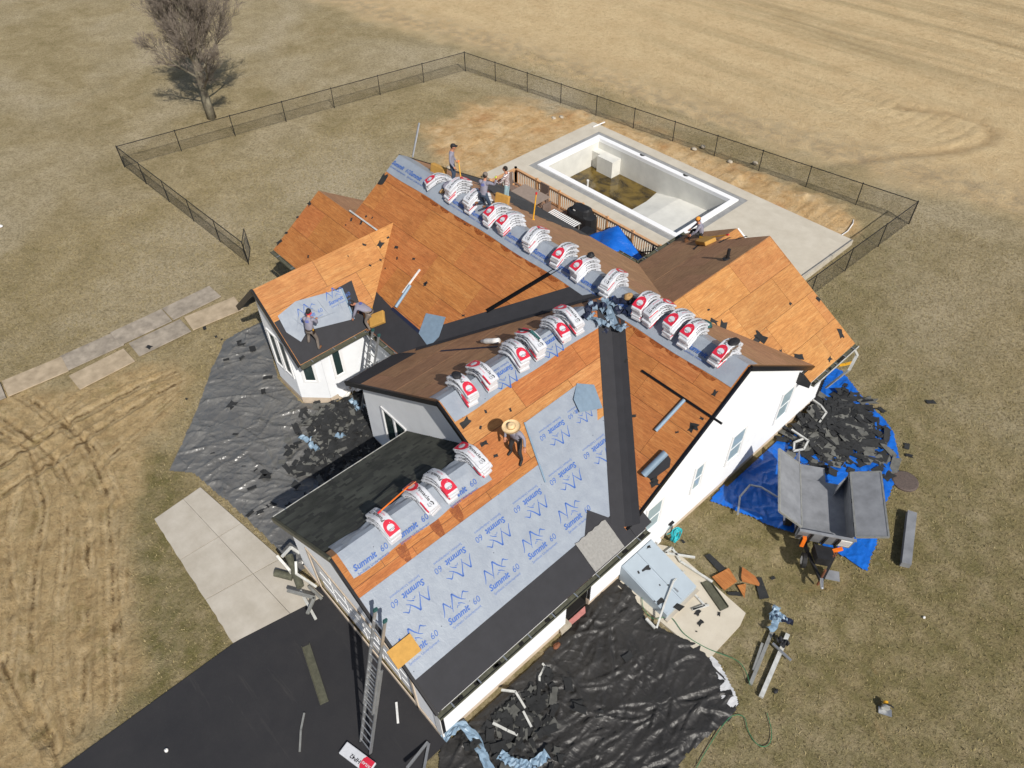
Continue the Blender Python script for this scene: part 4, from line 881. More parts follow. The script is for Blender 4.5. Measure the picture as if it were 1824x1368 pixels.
# ================================================================== SHINGLE BUNDLES
BL, BWd, BT = 1.02, .36, .083
def bend(s, k1, k2, r=.17):
    return -(k1 if s > 0 else k2)*(math.sqrt(s*s+r*r)-r)*.9
def bundle_meshes(k1, k2, key):
    """s>0 runs down slope 1; returns body mesh, print meshes (red end on + or - side)"""
    n = 14; prof = []
    for t, z in ((-1, .25), (-.97, .8), (-.86, 1), (-.3, 1.03), (.3, 1.03), (.86, 1), (.97, .8), (1, .25), (.93, .02), (-.93, .02)): prof.append((t*BWd/2, z*BT))
    b = MB(); V = []; m_ = len(prof)
    for i in range(n+1):
        s = (i/n-.5)*BL; pin = 1 if 0 < i < n else .93; zz = 1 if 0 < i < n else .8
        for t, z in prof: V.append((s, t*pin*(1+.015*math.sin(i*2.1)), z*zz+bend(s, k1, k2)+.003*math.sin(i*1.3+t*20)))
    F = []; mi = []
    for i in range(n):
        for k in range(m_):
            F.append((i*m_+k, (i+1)*m_+k, (i+1)*m_+(k+1) % m_, i*m_+(k+1) % m_)); sidef = k in (0, 1, 6, 7, 9)
            mi.append(1 if (sidef and i >= n-4) else 0)
    F += [tuple(range(m_))[::-1], tuple(range(n*m_, (n+1)*m_))]; mi += [0, 0]
    b.v = V; b.f = F; b.mi = mi
    # dark side lettering: small dashes along both long sides
    rnd = random.Random(5)
    for sd in (-1, 1):
        s = -.36
        while s < .12:
            w = rnd.uniform(.02, .06); 
            for lo, hi in ((.36, .56), (.62, .8)):
                if rnd.random() < .75: b.add([(s, sd*(BWd/2*.995+.003), lo*BT+bend(s, k1, k2)), (s+w, sd*(BWd/2*.995+.003), lo*BT+bend(s+w, k1, k2)), (s+w, sd*(BWd/2*.985+.003), hi*BT+bend(s+w, k1, k2)), (s, sd*(BWd/2*.985+.003), hi*BT+bend(s, k1, k2))], [(0, 1, 2, 3)], 2)
            s += w+rnd.uniform(.01, .03)
    body = b.mesh('shingle_bundle', ['wrap_white', 'wrap_red', 'ink_black'], smooth=False); b.mi = [0 if q == 1 else q for q in b.mi]; body2 = b.mesh('shingle_bundle', ['wrap_white', 'wrap_red', 'ink_black'], smooth=False)
    def conform(V2, F2, mat, lift):
        me = bpy.data.meshes.new('print'); me.from_pydata([(x, y, BT*1.03+lift+bend(x, k1, k2)) for x, y in V2], [], F2); me.materials.append(MT[mat]); return me
    pr = {}
    for flip in (0, 1):
        # flip=0: red arch end at +s (down slope 1), lettering reads toward it
        f = 1 if not flip else -1
        V2 = []; F2 = []
        # red arch: straight at the end, round towards the middle, in strips so that it bends
        xs = [.475-i*.033 for i in range(12)]
        def half(x):
            d = (.475-x)/.363; return .168*math.sqrt(max(0, 1-max(0, (d-.35)/.65)**2))
        for x in xs: h = max(half(x), .001); V2 += [(x*f, -h), (x*f, h)]
        F2 = [(2*i, 2*i+1, 2*i+3, 2*i+2) for i in range(len(xs)-1)]
        red = conform(V2, F2, 'wrap_red', .0025)
        cx, r0 = .325, .088; N_ = 8; V2 = []; F2 = []
        for i in range(N_+1):
            x = cx-r0+2*r0*i/N_; h = math.sqrt(max(0, r0*r0-(x-cx)**2))*1.12; V2 += [(x*f, -h-.0005), (x*f, h+.0005)]
        F2 = [(2*i, 2*i+1, 2*i+3, 2*i+2) for i in range(N_)]; disc = conform(V2, F2, 'wrap_white', .0045)
        def word(body, size, cx_, cy, mat, bold=0, rot=0, lift=.0065, sx=1.):
            v, ff = text(body, size, 0, bold, 'CENTER', sx); c, s_ = math.cos(rot), math.sin(rot)
            return conform([((cx_+x*c-y*s_)*f, (cy+x*s_+y*c)*f) for x, y in v], ff, mat, lift)
        # the word runs along s; top of letters toward -t
        pin = word('Pinnacle', .135, -.105, .0, 'ink_black', .0025, math.pi if True else 0, .0035)
        pri = word('PRISTINE', .06, -.1, .105, 'ink_pink', 0, math.pi, .0035)
        atl = word('ATLAS', .062, .345, -.0, 'ink_black', .001, -math.pi/2, .0065)
        g1 = conform(*[[((x-.40)*f, y*f) for x, y in stroke([(-.055, -.06), (0, -.075), (.05, -.04)], .03, .03)[0]], stroke([(-.055, -.06), (0, -.075), (.05, -.04)], .03, .03)[1]], 'ink_black', .0035)
        g2 = conform(*[[((x-.40)*f, y*f) for x, y in stroke([(-.05, .02), (-.02, .07), (.05, .06)], .028, .028)[0]], stroke([(-.05, .02), (-.02, .07), (.05, .06)], .028, .028)[1]], 'ink_grey', .0035)
        g3 = conform(*[[((x-.40)*f, y*f) for x, y in stroke([(-.04, -.02), (.04, .01)], .03, .03)[0]], stroke([(-.04, -.02), (.04, .01)], .03, .03)[1]], 'ink_grey', .0035)
        pr[flip] = [('red_panel', red), ('emblem', disc), ('lettering', pin), ('lettering', pri), ('lettering', atl), ('emblem', g1), ('emblem', g2), ('emblem', g3)]
    return (body, body2), pr
BM = {'main': bundle_meshes(S, S, 'm'), 'wing': bundle_meshes(SR, STL, 'w'), 'low': bundle_meshes(SR, SLL, 'l')}
ORD = ['first', 'second', 'third', 'fourth', 'fifth', 'sixth', 'seventh', 'eighth', 'ninth', 'tenth', 'eleventh', 'twelfth', 'thirteenth', 'fourteenth']
def stack(kind, x, y, z, rz, n, flip, where, jit=.03):
    body, pr = BM[kind]; yw = random.uniform(-.1, .1); lx, ly = random.uniform(-.012, .012), random.uniform(-.012, .012)
    for k in range(n):
        fl = flip if k == n-1 else random.randint(0, 1)
        lay = 'topmost of' if k == n-1 else ('bottom one of' if k == 0 else ORD[n-1-k]+' from top of')
        o = link('shingle_bundle', body[0] if random.random() < .3 else body[1]); o.location = (x+lx*k+random.uniform(-jit, jit), y+ly*k+random.uniform(-jit, jit), z+.012+k*(BT+.004)); o.rotation_euler = (random.uniform(-.035, .035), random.uniform(-.03, .03), rz+yw+random.uniform(-.08, .08)); o.scale = (random.uniform(.97, 1.03), random.uniform(.96, 1.03), random.uniform(.9, 1.08))
        tag(o, f'white wrapped shingle bundle, {lay} {where}', 'shingle bundle', 'shingle bundles stacked on the ridges')
        if k == n-1 or True:
            for nm, me in (pr[fl] if k == n-1 else []): link(nm, me, o)
    return z+.012+n*(BT+.004)
# main ridge: s>0 runs down the front (-Y): rotate local +x to -Y
mainX = [(-13.55, 3, 0, -.30), (-12.45, 6, 1, 0), (-11.35, 6, 1, 0), (-10.28, 5, 0, .02), (-9.52, 5, 0, -.02), (-8.25, 5, 1, 0), (-7.03, 5, 0, .02), (-6.02, 5, 0, -.03), (-4.82, 6, 1, .05), (-3.52, 5, 0, .02), (-3.0, 5, 1, -.03), (-2.3, 5, 0, 0), (-1.72, 5, 0, .04), (-.62, 5, 0, -.06)]
TOPS = {}
for i, (x, n, fl, r) in enumerate(mainX):
    TOPS['m', i] = (x, stack('main', x, -.06, HR-.03, -math.pi/2+r, n, fl, f'the {ORD[i]} stack from left on main ridge'))
for i, (y, n, fl, r) in enumerate([(-6.3, 5, 0, .05), (-5.55, 5, 1, .02), (-4.35, 5, 0, -.02), (-3.72, 6, 1, .0), (-2.68, 4, 0, -.06), (-2.12, 5, 1, .03)]):
    TOPS['w', i] = (y, stack('wing', TX+.08, y, TZ-.03, r, n, fl, f'the {ORD[i]} stack from front on wing ridge'))
for i, (y, n, fl, r) in enumerate([(-10.15, 4, 0, -.04), (-9.0, 4, 1, .03), (-8.35, 4, 0, -.02), (-7.22, 5, 1, .05)]):
    TOPS['l', i] = (y, stack('low', LX+.08, y, LZ-.03, r, n, fl, f'the {ORD[i]} stack from front on garage ridge'))
# ================================================================== POOL AND ITS DECK
DKX0, DKX1, DKY0, DKY1 = -21.2, -4.35, 8.3, float(G(1068, 222, POOL_Z)[1])
pd = bpy.data.objects.new('pool_deck', None); COL.objects.link(pd); tag(pd, kind='structure'); pd.location = (-13, 12, 0)
cw = .30; gw = .34
def rect_ring(x0, x1, y0, y1, w, z0, z1, name, mat, parent, bev=0):
    for (a, b_, c, d) in ((x0-w, x1+w, y0-w, y0), (x0-w, x1+w, y1, y1+w), (x0-w, x0, y0, y1), (x1, x1+w, y0, y1)):
        k = MB(); k.box(((a+b_)/2, (c+d)/2, (z0+z1)/2), (b_-a, d-c, z1-z0)); k.build(name, mat, parent, world=True)
ox0, ox1, oy0, oy1 = PX0-cw-gw, PX1+cw+gw, PY0-cw-gw, PY1+cw+gw
for (a, b_, c, d) in ((DKX0, DKX1, oy1, DKY1), (DKX0, DKX1, DKY0, oy0), (DKX0, ox0, oy0, oy1), (ox1, DKX1, oy0, oy1)):
    k = MB(); k.box(((a+b_)/2, (c+d)/2, (POOL_Z-.3)/2), (b_-a, d-c, POOL_Z+.3)); k.build('deck_slab', 'concrete_tan', pd, world=True)
pool = thing('swimming_pool', 'empty white plaster pool with murky green puddle', 'swimming pool', ((PX0+PX1)/2, (PY0+PY1)/2, 0))
rect_ring(PX0-cw, PX1+cw, PY0-cw, PY1+cw, gw, -.1, POOL_Z-.02, 'bond_beam', 'concrete_grey', pool)
rect_ring(PX0, PX1, PY0, PY1, cw, .1, POOL_Z+.05, 'coping', 'coping', pool)
def pool_shell():
    b = MB(); zs, zd = -.85, -1.5; xs = [PX0, PX0+3.6, PX0+6.0, PX1]; zz = [zd, zd, zs-.15, zs]
    n = len(xs)
    for i in range(n-1):
        x0, x1, z0, z1 = xs[i], xs[i+1], zz[i], zz[i+1]
        b.add([(x0, PY0, z0), (x1, PY0, z1), (x1, PY1, z1), (x0, PY1, z0)], [(0, 1, 2, 3)])
        for y, s_ in ((PY0, 1), (PY1, -1)):
            q = [(x0, y, z0), (x1, y, z1), (x1, y, .1), (x0, y, .1)]; b.add(q, [(0, 1, 2, 3)] if s_ > 0 else [(3, 2, 1, 0)])
    b.add([(PX0, PY0, zd), (PX0, PY1, zd), (PX0, PY1, .1), (PX0, PY0, .1)], [(0, 1, 2, 3)]); b.add([(PX1, PY0, zs), (PX1, PY1, zs), (PX1, PY1, .1), (PX1, PY0, .1)], [(3, 2, 1, 0)])
    b.build('shell', 'pool_plaster', pool, world=True)
    b = MB(); b.prism([(PX0+.01, PY1-.5, -1.5), (PX0+.6, PY1-.5, -1.5), (PX0+.6, PY1-.72, -1.5), (PX0+1.75, PY1-.72, -1.5), (PX0+1.75, PY1-.01, -1.5), (PX0+.01, PY1-.01, -1.5)], (0, 0, 1.2)); b.build('bench_step', 'pool_plaster', pool, world=True)
    b = MB(); poly = [(PX0+.01, PY0+.01), (PX0+4.35, PY0+.01), (PX0+4.75, PY0+1.2), (PX0+4.8, PY1-1.6), (PX0+4.5, PY1-.01), (PX0+.01, PY1-.01)]; b.prism([(*p, -1.28) for p in poly], (0, 0, .012)); b.build('water', 'murky_water', pool, world=True)
    p = G(1047, 325, -1.0); b = MB(); b.tube([(p[0], p[1], -1.28), (p[0], p[1], -.9)], .05, 10); b.tube([(p[0], p[1], -.92), (p[0], p[1], -.85)], .07, 10); b.build('drain_pipe', 'pvc_white', pool, world=True)
pool_shell()
for u, v in ((1145, 277), (1222, 313)):
    p = G(u, v, POOL_Z); b = MB(); b.lathe([(0, .05), (.17, .05), (.2, .03), (.2, 0)], (p[0], p[1], POOL_Z), 18); b.lathe([(0, .06), (.06, .06), (.06, .05)], (p[0], p[1], POOL_Z), 10)
    o = b.build('skimmer_lid', 'concrete_grey', world=True); tag(o, 'round grey skimmer lid on pool deck, '+('nearer the step corner' if u < 1200 else 'nearer the shallow end'), 'skimmer lid', 'skimmer lids')
p0, p1 = G(1062, 225, .3), G(1072, 219, .3); b = MB(); b.tube([(p0[0]-.1, p0[1]-.15, .28), (p1[0]+.05, p1[1]+.2, .3)], .04, 8); o = b.build('white_pipe', 'pvc_white', world=True); tag(o, 'short white pipe at the far corner of pool deck', 'pipe')
b = MB(); pth = [G(u, v, .1) for u, v in ((1520, 392), (1518, 402), (1510, 412), (1498, 420))]; b.tube([(q[0], q[1], .12+.1*i*(i < 2)) for i, q in enumerate(pth)], .025, 6); o = b.build('white_hose', 'pvc_white', world=True); tag(o, 'white curved pipe by the fence at deck corner', 'pipe')
# ================================================================== WOODEN DECK
DZ = .42; WX0, WX1, WY0, WY1 = -19.0, -7.75, 4.75, 8.75
dk = thing('wooden_deck', 'brown wooden deck with picket railing behind the house', 'deck', (-13.5, 6.8, 0))
y = WY0
while y < WY1:
    k = MB(); k.box(((WX0+WX1)/2, y+.07, DZ-.02), (WX1-WX0, .136, .04)); k.build('deck_board', 'deck_wood', dk, world=True); y += .142
k = MB(); k.box(((WX0+WX1)/2, (WY0+WY1)/2, DZ-.14), (WX1-WX0-.1, WY1-WY0-.1, .18)); k.build('joist_frame', 'rail_wood', dk, world=True)
RZ = DZ+.92
def railing(a, b_):
    a = Vector((*a, 0)); b_ = Vector((*b_, 0)); d = b_-a; L = d.length; d.normalize(); n = max(1, round(L/1.5))
    for i in range(n+1):
        p = a+d*(L*i/n); k = MB(); k.box((p.x, p.y, DZ+.5), (.1, .1, 1.04)); k.build('post', 'rail_wood', dk, world=True)
    for z, w, h in ((RZ, .13, .04), (RZ-.08, .04, .09), (DZ+.1, .04, .09)):
        k = MB(); k.bar(a+Vector((0, 0, z)), b_+Vector((0, 0, z)), w, h); k.build('rail', 'rail_wood', dk, world=True)
    m_ = int(L/.13)
    for i in range(1, m_):
        p = a+d*(L*i/m_); k = MB(); k.box((p.x, p.y, DZ+.47), (.036, .036, .76)); k.build('baluster', 'rail_wood', dk, world=True)
railing((WX0+.05, WY1-.05), (WX1-.05, WY1-.05)); railing((WX0+.05, 5.2), (WX0+.05, WY1-.05))
# table
tb = thing('patio_table', 'brown rectangular patio table on the wooden deck', 'table', (-16.85, 7.75, DZ), .03)
k = MB(); k.box((0, 0, .72), (1.75, .98, .05)); k.build('tabletop', 'table_top', tb)
k = MB(); k.box((0, 0, .66), (1.6, .84, .06)); k.build('apron', 'wicker', tb)
for sx in (-1, 1):
    for sy in (-1, 1): k = MB(); k.box((sx*.74, sy*.38, .33), (.07, .07, .66)); k.build('leg', 'wicker', tb)
def wchair(x, y, rz, label, col='wicker', high=.95):
    c = thing('patio_chair', label, 'chair', (x, y, DZ), rz, 'chairs on the wooden deck')
    k = MB(); k.box((0, 0, .4), (.56, .54, .08)); k.build('seat', col, c)
    for i in range(7): kk = MB(); kk.box((-.24+i*.08, -.27-.0*i, .4+(high-.4)/2+.02), (.07, .035, high-.4)); kk.build('back_slat', col, c)
    k = MB(); k.box((0, -.275, high+.02), (.58, .05, .06)); k.build('top_rail', col, c)
    for s_ in (-1, 1):
        k = MB(); k.box((s_*.29, 0, .62), (.05, .5, .04)); k.box((s_*.29, .22, .5), (.045, .045, .22)); k.build('arm', col, c)
        for yy in (-.24, .24): k = MB(); k.box((s_*.25, yy, .18), (.05, .05, .36)); k.build('leg', col, c)
wchair(-18.2, 7.75, -math.pi/2, 'high backed brown wicker chair at far end of table', high=1.15); wchair(-15.65, 7.45, math.pi/2, 'brown wicker chair at near end of patio table'); wchair(-16.7, 8.35, math.pi, 'brown wicker chair between patio table and railing')
wchair(-9.6, 8.1, 2.5, 'black metal chair in the deck corner beside railing', 'fence_black'); wchair(-8.55, 8.05, 3.0, 'black slatted chair nearest the back wing', 'fence_black')
# grill under a black cover
def drape(name, label, cat, prof, loc, rz, mat):
    """closed fabric shape from stacked rounded rectangles (w,d,z)"""
    b = MB(); n = 16; V = []
    for (w, d, z) in prof:
        for i in range(n):
            a = 2*math.pi*(i+.5)/n; c, s_ = math.cos(a), math.sin(a); r = 1/max(abs(c)**4+abs(s_)**4, 1e-6)**.25
            V.append((c*r*w/2+random.uniform(-.012, .012), s_*r*d/2+random.uniform(-.012, .012), z+random.uniform(-.008, .008)))
    m_ = len(prof); F = [(i*n+k, i*n+(k+1) % n, (i+1)*n+(k+1) % n, (i+1)*n+k) for i in range(m_-1) for k in range(n)]+[tuple(range((m_-1)*n, m_*n))]
    b.add(V, F); o = b.build(name, mat); o.location = loc; o.rotation_euler = (0, 0, rz); tag(o, label, cat); return o
gr = drape('covered_grill', 'large barbecue grill under black cover on deck', 'grill', [(1.65, .72, 0), (1.6, .7, .5), (1.58, .7, .82), (1.05, .66, .9), (.95, .6, 1.12), (.85, .3, 1.2)], (-13.8, 8.25, DZ), .05, 'cover_black')
k = MB(); k.prism([(-.3, -.302, 1.0), (-.16, -.302, 1.0), (-.16, -.30, 1.06), (-.3, -.30, 1.06)], (0, -.006, 0)); k.build('badge', 'sticker', gr)
drape('covered_table', 'small square black covered side table beside grill', 'table', [(.55, .5, 0), (.55, .5, .6), (.62, .56, .66), (.6, .55, .7)], (-12.75, 7.55, DZ), .2, 'cover_black')
drape('covered_bench', 'long low bench under black cover along railing', 'bench', [(1.7, .75, 0), (1.65, .72, .45), (1.5, .6, .62), (1.2, .3, .68)], (-11.6, 8.35, DZ), -.05, 'cover_black')
# white slatted rack leaning
sl = thing('slatted_rack', 'white slatted rack lying on deck in front of grill', 'rack', (-14.25, 7.35, DZ), .02); sl.scale = (1.22, 1.25, 1.1)
for i in range(15): k = MB(); k.box((-.68+i*.097, 0, .62+.0*i), (.035, .6, .03)); k.build('slat', 'trim_white', sl)
for yy in (-.3, .3): k = MB(); k.box((0, yy, .59), (1.45, .05, .04)); k.build('rail', 'alu_dull', sl)
for sx in (-.65, .65):
    for yy in (-.28, .28): k = MB(); k.box((sx, yy, .3), (.04, .04, .58)); k.build('leg', 'alu_dull', sl)
# blue tarp tent
def tent():
    R = {'a': (-12.9, 7.15, .75), 'b': (-12.0, 8.45, 1.2), 'p': (-11.35, 8.0, 1.85), 'c': (-9.0, 7.9, .55), 'd': (-9.1, 5.4, .48), 'e': (-11.8, 5.3, .5), 'q': (-10.9, 7.0, 1.45)}
    ring = ['a', 'b', 'c', 'd', 'e']; b = MB(); rnd = random.Random(2)
    def tri(A, B, C, n=10):
        A, B, C = Vector(A), Vector(B), Vector(C); idx = {}; V = []; F = []
        for i in range(n+1):
            for j in range(n+1-i):
                p = A*(1-(i+j)/n)+B*(i/n)+C*(j/n); hh = math.sin(p.x*9+p.y*4)*.018+math.sin(p.x*3-p.y*11)*.016; idx[i, j] = len(V); V.append(p+Vector((0, 0, hh if p.z > .5 else 0)))
        for i in range(n):
            for j in range(n-i):
                F.append((idx[i, j], idx[i+1, j], idx[i, j+1]))
                if i+j < n-1: F.append((idx[i+1, j], idx[i+1, j+1], idx[i, j+1]))
        b.add(V, F)
    for t in (('p', 'a', 'q'), ('p', 'b', 'a'), ('p', 'c', 'b'), ('p', 'q', 'c'), ('q', 'a', 'e'), ('q', 'e', 'd'), ('q', 'd', 'c')): tri(*[R[x] for x in t])
    o = b.build('blue_tarp', 'tarp_blue', world=True, smooth=True); md = o.modifiers.new('w', 'WELD'); md.merge_threshold = .01; md = o.modifiers.new('s', 'SOLIDIFY'); md.thickness = .01; tag(o, 'bright blue tarp peaked over furniture on the deck', 'tarp')
tent()
# ================================================================== FENCE
def fence(name, label, A, B, spacing, H=1.22, z0=0., end=(1, 1)):
    A = Vector((*A[:2], z0)); B = Vector((*B[:2], z0)); d = B-A; L = d.length; d.normalize(); f = thing(name, label, 'fence', A, 0, 'chain link fence runs'); f.rotation_euler[2] = math.atan2(d.y, d.x)
    n = max(1, round(L/spacing))
    for i in range(n+1):
        if (i == 0 and not end[0]) or (i == n and not end[1]): continue
        k = MB(); k.tube([(L*i/n, 0, -.1), (L*i/n, 0, H+.02)], .028 if i in (0, n) else .022, 8); k.ball((L*i/n, 0, H+.03), .035, 8, 5); k.build('post', 'fence_black', f)
    k = MB(); k.tube([(0, 0, H), (L, 0, H)], .021, 7); k.build('top_rail', 'fence_black', f)
    k = MB(); k.tube([(0, 0, .06), (L, 0, .06)], .006, 5); k.build('tension_wire', 'fence_black', f)
    p = .085; us = np.arange(-H, L, p); segs = []
    for u in us:
        for (a, b_) in (((u, .05), (u+H-.05, H)), ((u+H-.05, .05), (u, H))):
            (x0, z0_), (x1, z1_) = a, b_
            if max(x0, x1) > L or min(x0, x1) < 0:
                def cut(x): t = (x-x0)/(x1-x0); return (x, z0_+t*(z1_-z0_))
                lo, hi = sorted((x0, x1)); 
                if hi < 0 or lo > L: continue
                P_ = [(x0, z0_), (x1, z1_)]; P_ = [(q if 0 <= q[0] <= L else cut(min(max(q[0], 0), L))) for q in P_]; segs.append(P_)
            else: segs.append([a, b_])
    S_ = np.array(segs); m_ = len(S_); r = .0026; D = S_[:, 1]-S_[:, 0]; D /= np.linalg.norm(D, axis=1)[:, None]; Nn = np.stack([-D[:, 1], D[:, 0]], 1)
    off = [(r, 0), (-r*.5, r*.87), (-r*.5, -r*.87)]; V = np.zeros((m_, 6, 3))
    for e in range(2):
        for q, (o1, o2) in enumerate(off): V[:, e*3+q, 0] = S_[:, e, 0]+Nn[:, 0]*o1; V[:, e*3+q, 2] = S_[:, e, 1]+Nn[:, 1]*o1; V[:, e*3+q, 1] = o2
    base = (np.arange(m_)*6)[:, None, None]; F = (np.array([[0, 1, 4, 3], [1, 2, 5, 4], [2, 0, 3, 5]])[None]+base).reshape(-1, 4)
    o = npmesh('chain_link_mesh', V.reshape(-1, 3), F, 'fence_black', f); tag(o, kind='stuff'); return f
fA, fB, fC, fD = G(443, 470), G(222, 297), G(829, 126), G(1619, 398); fE = np.array([fD[0]-.25, 9.2, 0])
fence('chain_link_fence', 'black chain link run nearest the bare tree, ending by wooden mats', fB, fA, 2.6)
fence('chain_link_fence', 'long black chain link run in front of bare tree', fB, fC, 3.05, end=(0, 1))
fence('chain_link_fence', 'long black chain link run between pool and ploughed field', fC, fD, 2.75, end=(0, 1))
fence('chain_link_fence', 'black chain link run beside the right end of pool deck', fD, fE, 2.6, end=(0, 1), z0=0.)
gt = thing('fence_gate', 'narrow black gate folded open at the end of fence', 'gate', fA); gdv = Vector(G(447, 440)-fA); gdv.z = 0; gdv = gdv.normalized()*1.15
k = MB(); k.tube([(0, 0, .08), (gdv.x, gdv.y, .08), (gdv.x, gdv.y, 1.2), (0, 0, 1.2), (0, 0, .08)], .02, 7); k.build('gate_frame', 'fence_black', gt)
k = MB()
for i in range(12):
    for s_ in (0, 1): a = i/12; b_ = min(1, a+.55); k.tube([(gdv.x*a, gdv.y*a, .1 if s_ else 1.18), (gdv.x*b_, gdv.y*b_, (.1+(b_-a)*1.95) if s_ else 1.18-(b_-a)*1.95)], .003, 3)
w_ = k.build('chain_link_mesh', 'fence_black', gt); tag(w_, kind='stuff')
# ================================================================== BARE TREE
def tree():
    base = G(377, 209); t = thing('bare_tree', 'large bare leafless tree standing outside the chain link fence', 'tree', base); rnd = random.Random(11)
    tr = MB(); path = [Vector((0, 0, -.1)), Vector((.02, 0, 1.2)), Vector((.0, .05, 2.6)), Vector((-.05, .12, 4.2)), Vector((.05, .1, 5.8)), Vector((0, .2, 7.4)), Vector((.1, .2, 9.0))]
    tr.tube(path, [.30, .235, .2, .15, .1, .06, .02], 10); cr = MB(); seg = {'n': 0}
    def branch(p, d, L, r, lev):
        n = 4 if lev < 3 else 3; pts = [p.copy()]; dd = d.normalized()
        for i in range(n):
            dd = (dd+Vector((rnd.gauss(0, .1), rnd.gauss(0, .1), rnd.gauss(.06, .06)))*(1 if lev < 3 else 1.3)).normalized(); pts.append(pts[-1]+dd*L/n)
        rr = [r*(1-.82*i/n) for i in range(n+1)]; (tr if lev == 1 else cr).tube(pts, rr, 6 if lev == 1 else (4 if lev == 2 else 3), cap=False)
        if lev >= 4: return
        m_ = (0, 17, 12, 8)[lev]
        for i in range(m_):
            t_ = rnd.uniform(.18, .98); k = min(int(t_*n), n-1); q = pts[k].lerp(pts[k+1], t_*n-k); ax = (pts[k+1]-pts[k]).normalized()
            sd_ = ax.orthogonal().normalized(); sd_.rotate(Matrix.Rotation(rnd.uniform(0, 6.28), 3, ax)); nd = ax*rnd.uniform(.75, 1.1)+sd_*rnd.uniform(.5, .95)+Vector((0, 0, .15))
            branch(q, nd, L*rnd.uniform(.36, .58)*(1.1-.4*t_), max(r*.45*(1-.5*t_), .0062), lev+1)
    for i in range(30):
        z = 1.8+6.6*(i/30)**.9; k = max(j for j in range(len(path)-1) if path[j].z <= z); p = path[k].lerp(path[k+1], (z-path[k].z)/(path[k+1].z-path[k].z)); a = i*2.4+rnd.uniform(-.3, .3); up = .8+.065*i
        branch(p, Vector((math.cos(a), math.sin(a), up)), rnd.uniform(3.0, 4.2)*(1.05-.02*i), .085*(1-.02*i), 1)
    tr.build('trunk', 'bark', t, smooth=True); o = cr.build('crown', 'twig', t); 
tree()
# ================================================================== TARPS
def creases(P, n, seed, L=(.6, 2.2), w=(.04, .12), amp=(.02, .07), ang=None, spread=.35):
    rnd = np.random.default_rng(seed); lo, hi = P.min(0), P.max(0); z = np.zeros(len(P))
    for i in range(n):
        c = lo+(hi-lo)*rnd.random(2); a = (rnd.uniform(0, math.pi) if ang is None or rnd.random() < .3 else ang+rnd.normal(0, spread)); l = rnd.uniform(*L); d = np.array([math.cos(a), math.sin(a)]); nn = np.array([-d[1], d[0]])
        r = P-c; t = r@d; s = r@nn+.05*np.sin(t*2.3+i)*l; ww = rnd.uniform(*w); m_ = (np.abs(t) < l/2) & (np.abs(s) < ww*3)
        if not m_.any(): continue
        t, s = t[m_], s[m_]; f = np.clip(1-(np.abs(t)/(l/2))**1.6, 0, 1); k = rnd.choice((-1, 1)); s = s*k
        prof = np.where(s > 0, np.clip(1-s/(ww*.55), 0, 1), np.clip(1+s/(ww*2.4), 0, 1)**1.7); z[m_] = np.maximum(z[m_], rnd.uniform(*amp)*f*prof)+.25*np.minimum(z[m_], rnd.uniform(*amp)*f*prof)
    return z
def tarp(name, poly, label, mat, res=.045, n=60, seed=1, amp=(.015, .06), z0=.012, ang=None, cat='tarp', L=(.6, 2.2), w=(.04, .12), spread=.35):
    pl = [tuple(map(float, q[:2])) for q in poly]; A = np.array(pl); lo, hi = A.min(0)-.05, A.max(0)+.05
    gx, gy = np.meshgrid(np.arange(lo[0], hi[0], res), np.arange(lo[1], hi[1], res), indexing='ij'); nx, ny = gx.shape; V = np.stack([gx.ravel(), gy.ravel()], 1)
    ins = inpoly(V+(np.stack([fbm(V[:, 0]*2, V[:, 1]*2, 2, seed), fbm(V[:, 0]*2, V[:, 1]*2, 2, seed+5)], 1)-.37)*.1, pl); idx = np.arange(nx*ny).reshape(nx, ny); F_ = np.stack([idx[:-1, :-1], idx[1:, :-1], idx[1:, 1:], idx[:-1, 1:]], -1).reshape(-1, 4); F_ = F_[ins[F_].sum(1) >= 3]
    db = dpoly(V, pl, True); h = creases(V, n, seed, amp=amp, ang=ang, L=L, w=w, spread=spread)+.05*(fbm(V[:, 0]*.9, V[:, 1]*.9, 3, seed)-.3)+.012*(fbm(V[:, 0]*4, V[:, 1]*4, 3, seed+2)-.4)
    z = np.maximum(z0+h*np.clip(db/.3+.2, 0, 1), z0*.6); used = np.unique(F_); mp_ = np.full(nx*ny, -1); mp_[used] = np.arange(len(used)); V3 = np.stack([V[:, 0], V[:, 1], z], 1)[used]
    o = npmesh(name, V3, mp_[F_], mat, smooth=True, origin=(*V3[:, :2].mean(0), 0)); tag(o, label, cat); return o
# black tarp on the left between walk, bay and garage
LT = Gs([(470, 572), (432, 588), (402, 606), (378, 655), (345, 745), (303, 838), (343, 843), (400, 890), (470, 955), (535, 1020)])+[(-7.05, -11.0), (-7.05, -6.75), (-9.7, -6.78), (-9.9, -4.75), (-12.4, -4.75), (-12.45, -6.75), (-13.3, -7.65), (-15.2, -7.65)]
tarp('ground_tarp', LT, 'crinkled black tarp between bay, garage and concrete walk', 'tarp_silverblack', .045, 380, 4, (.025, .11), w=(.05, .16), L=(.4, 2.8), ang=.85, spread=.6)
BT_ = Gs([(1045, 1078), (1062, 1050), (1100, 1030), (1128, 1050), (1142, 1078), (1150, 1100), (1185, 1122), (1250, 1150), (1290, 1205), (1318, 1255), (1300, 1283), (1225, 1345), (1190, 1400), (1100, 1440), (900, 1440), (800, 1420), (782, 1370), (785, 1330)])+[(.14, -10.8), (.14, -8.6), (.12, -7.0)]
tarp('ground_tarp', BT_, 'heavily wrinkled black tarp along garage side wall', 'tarp_black', .045, 420, 8, (.02, .11), ang=1.5, L=(.6, 3.4), w=(.04, .14), spread=.5)
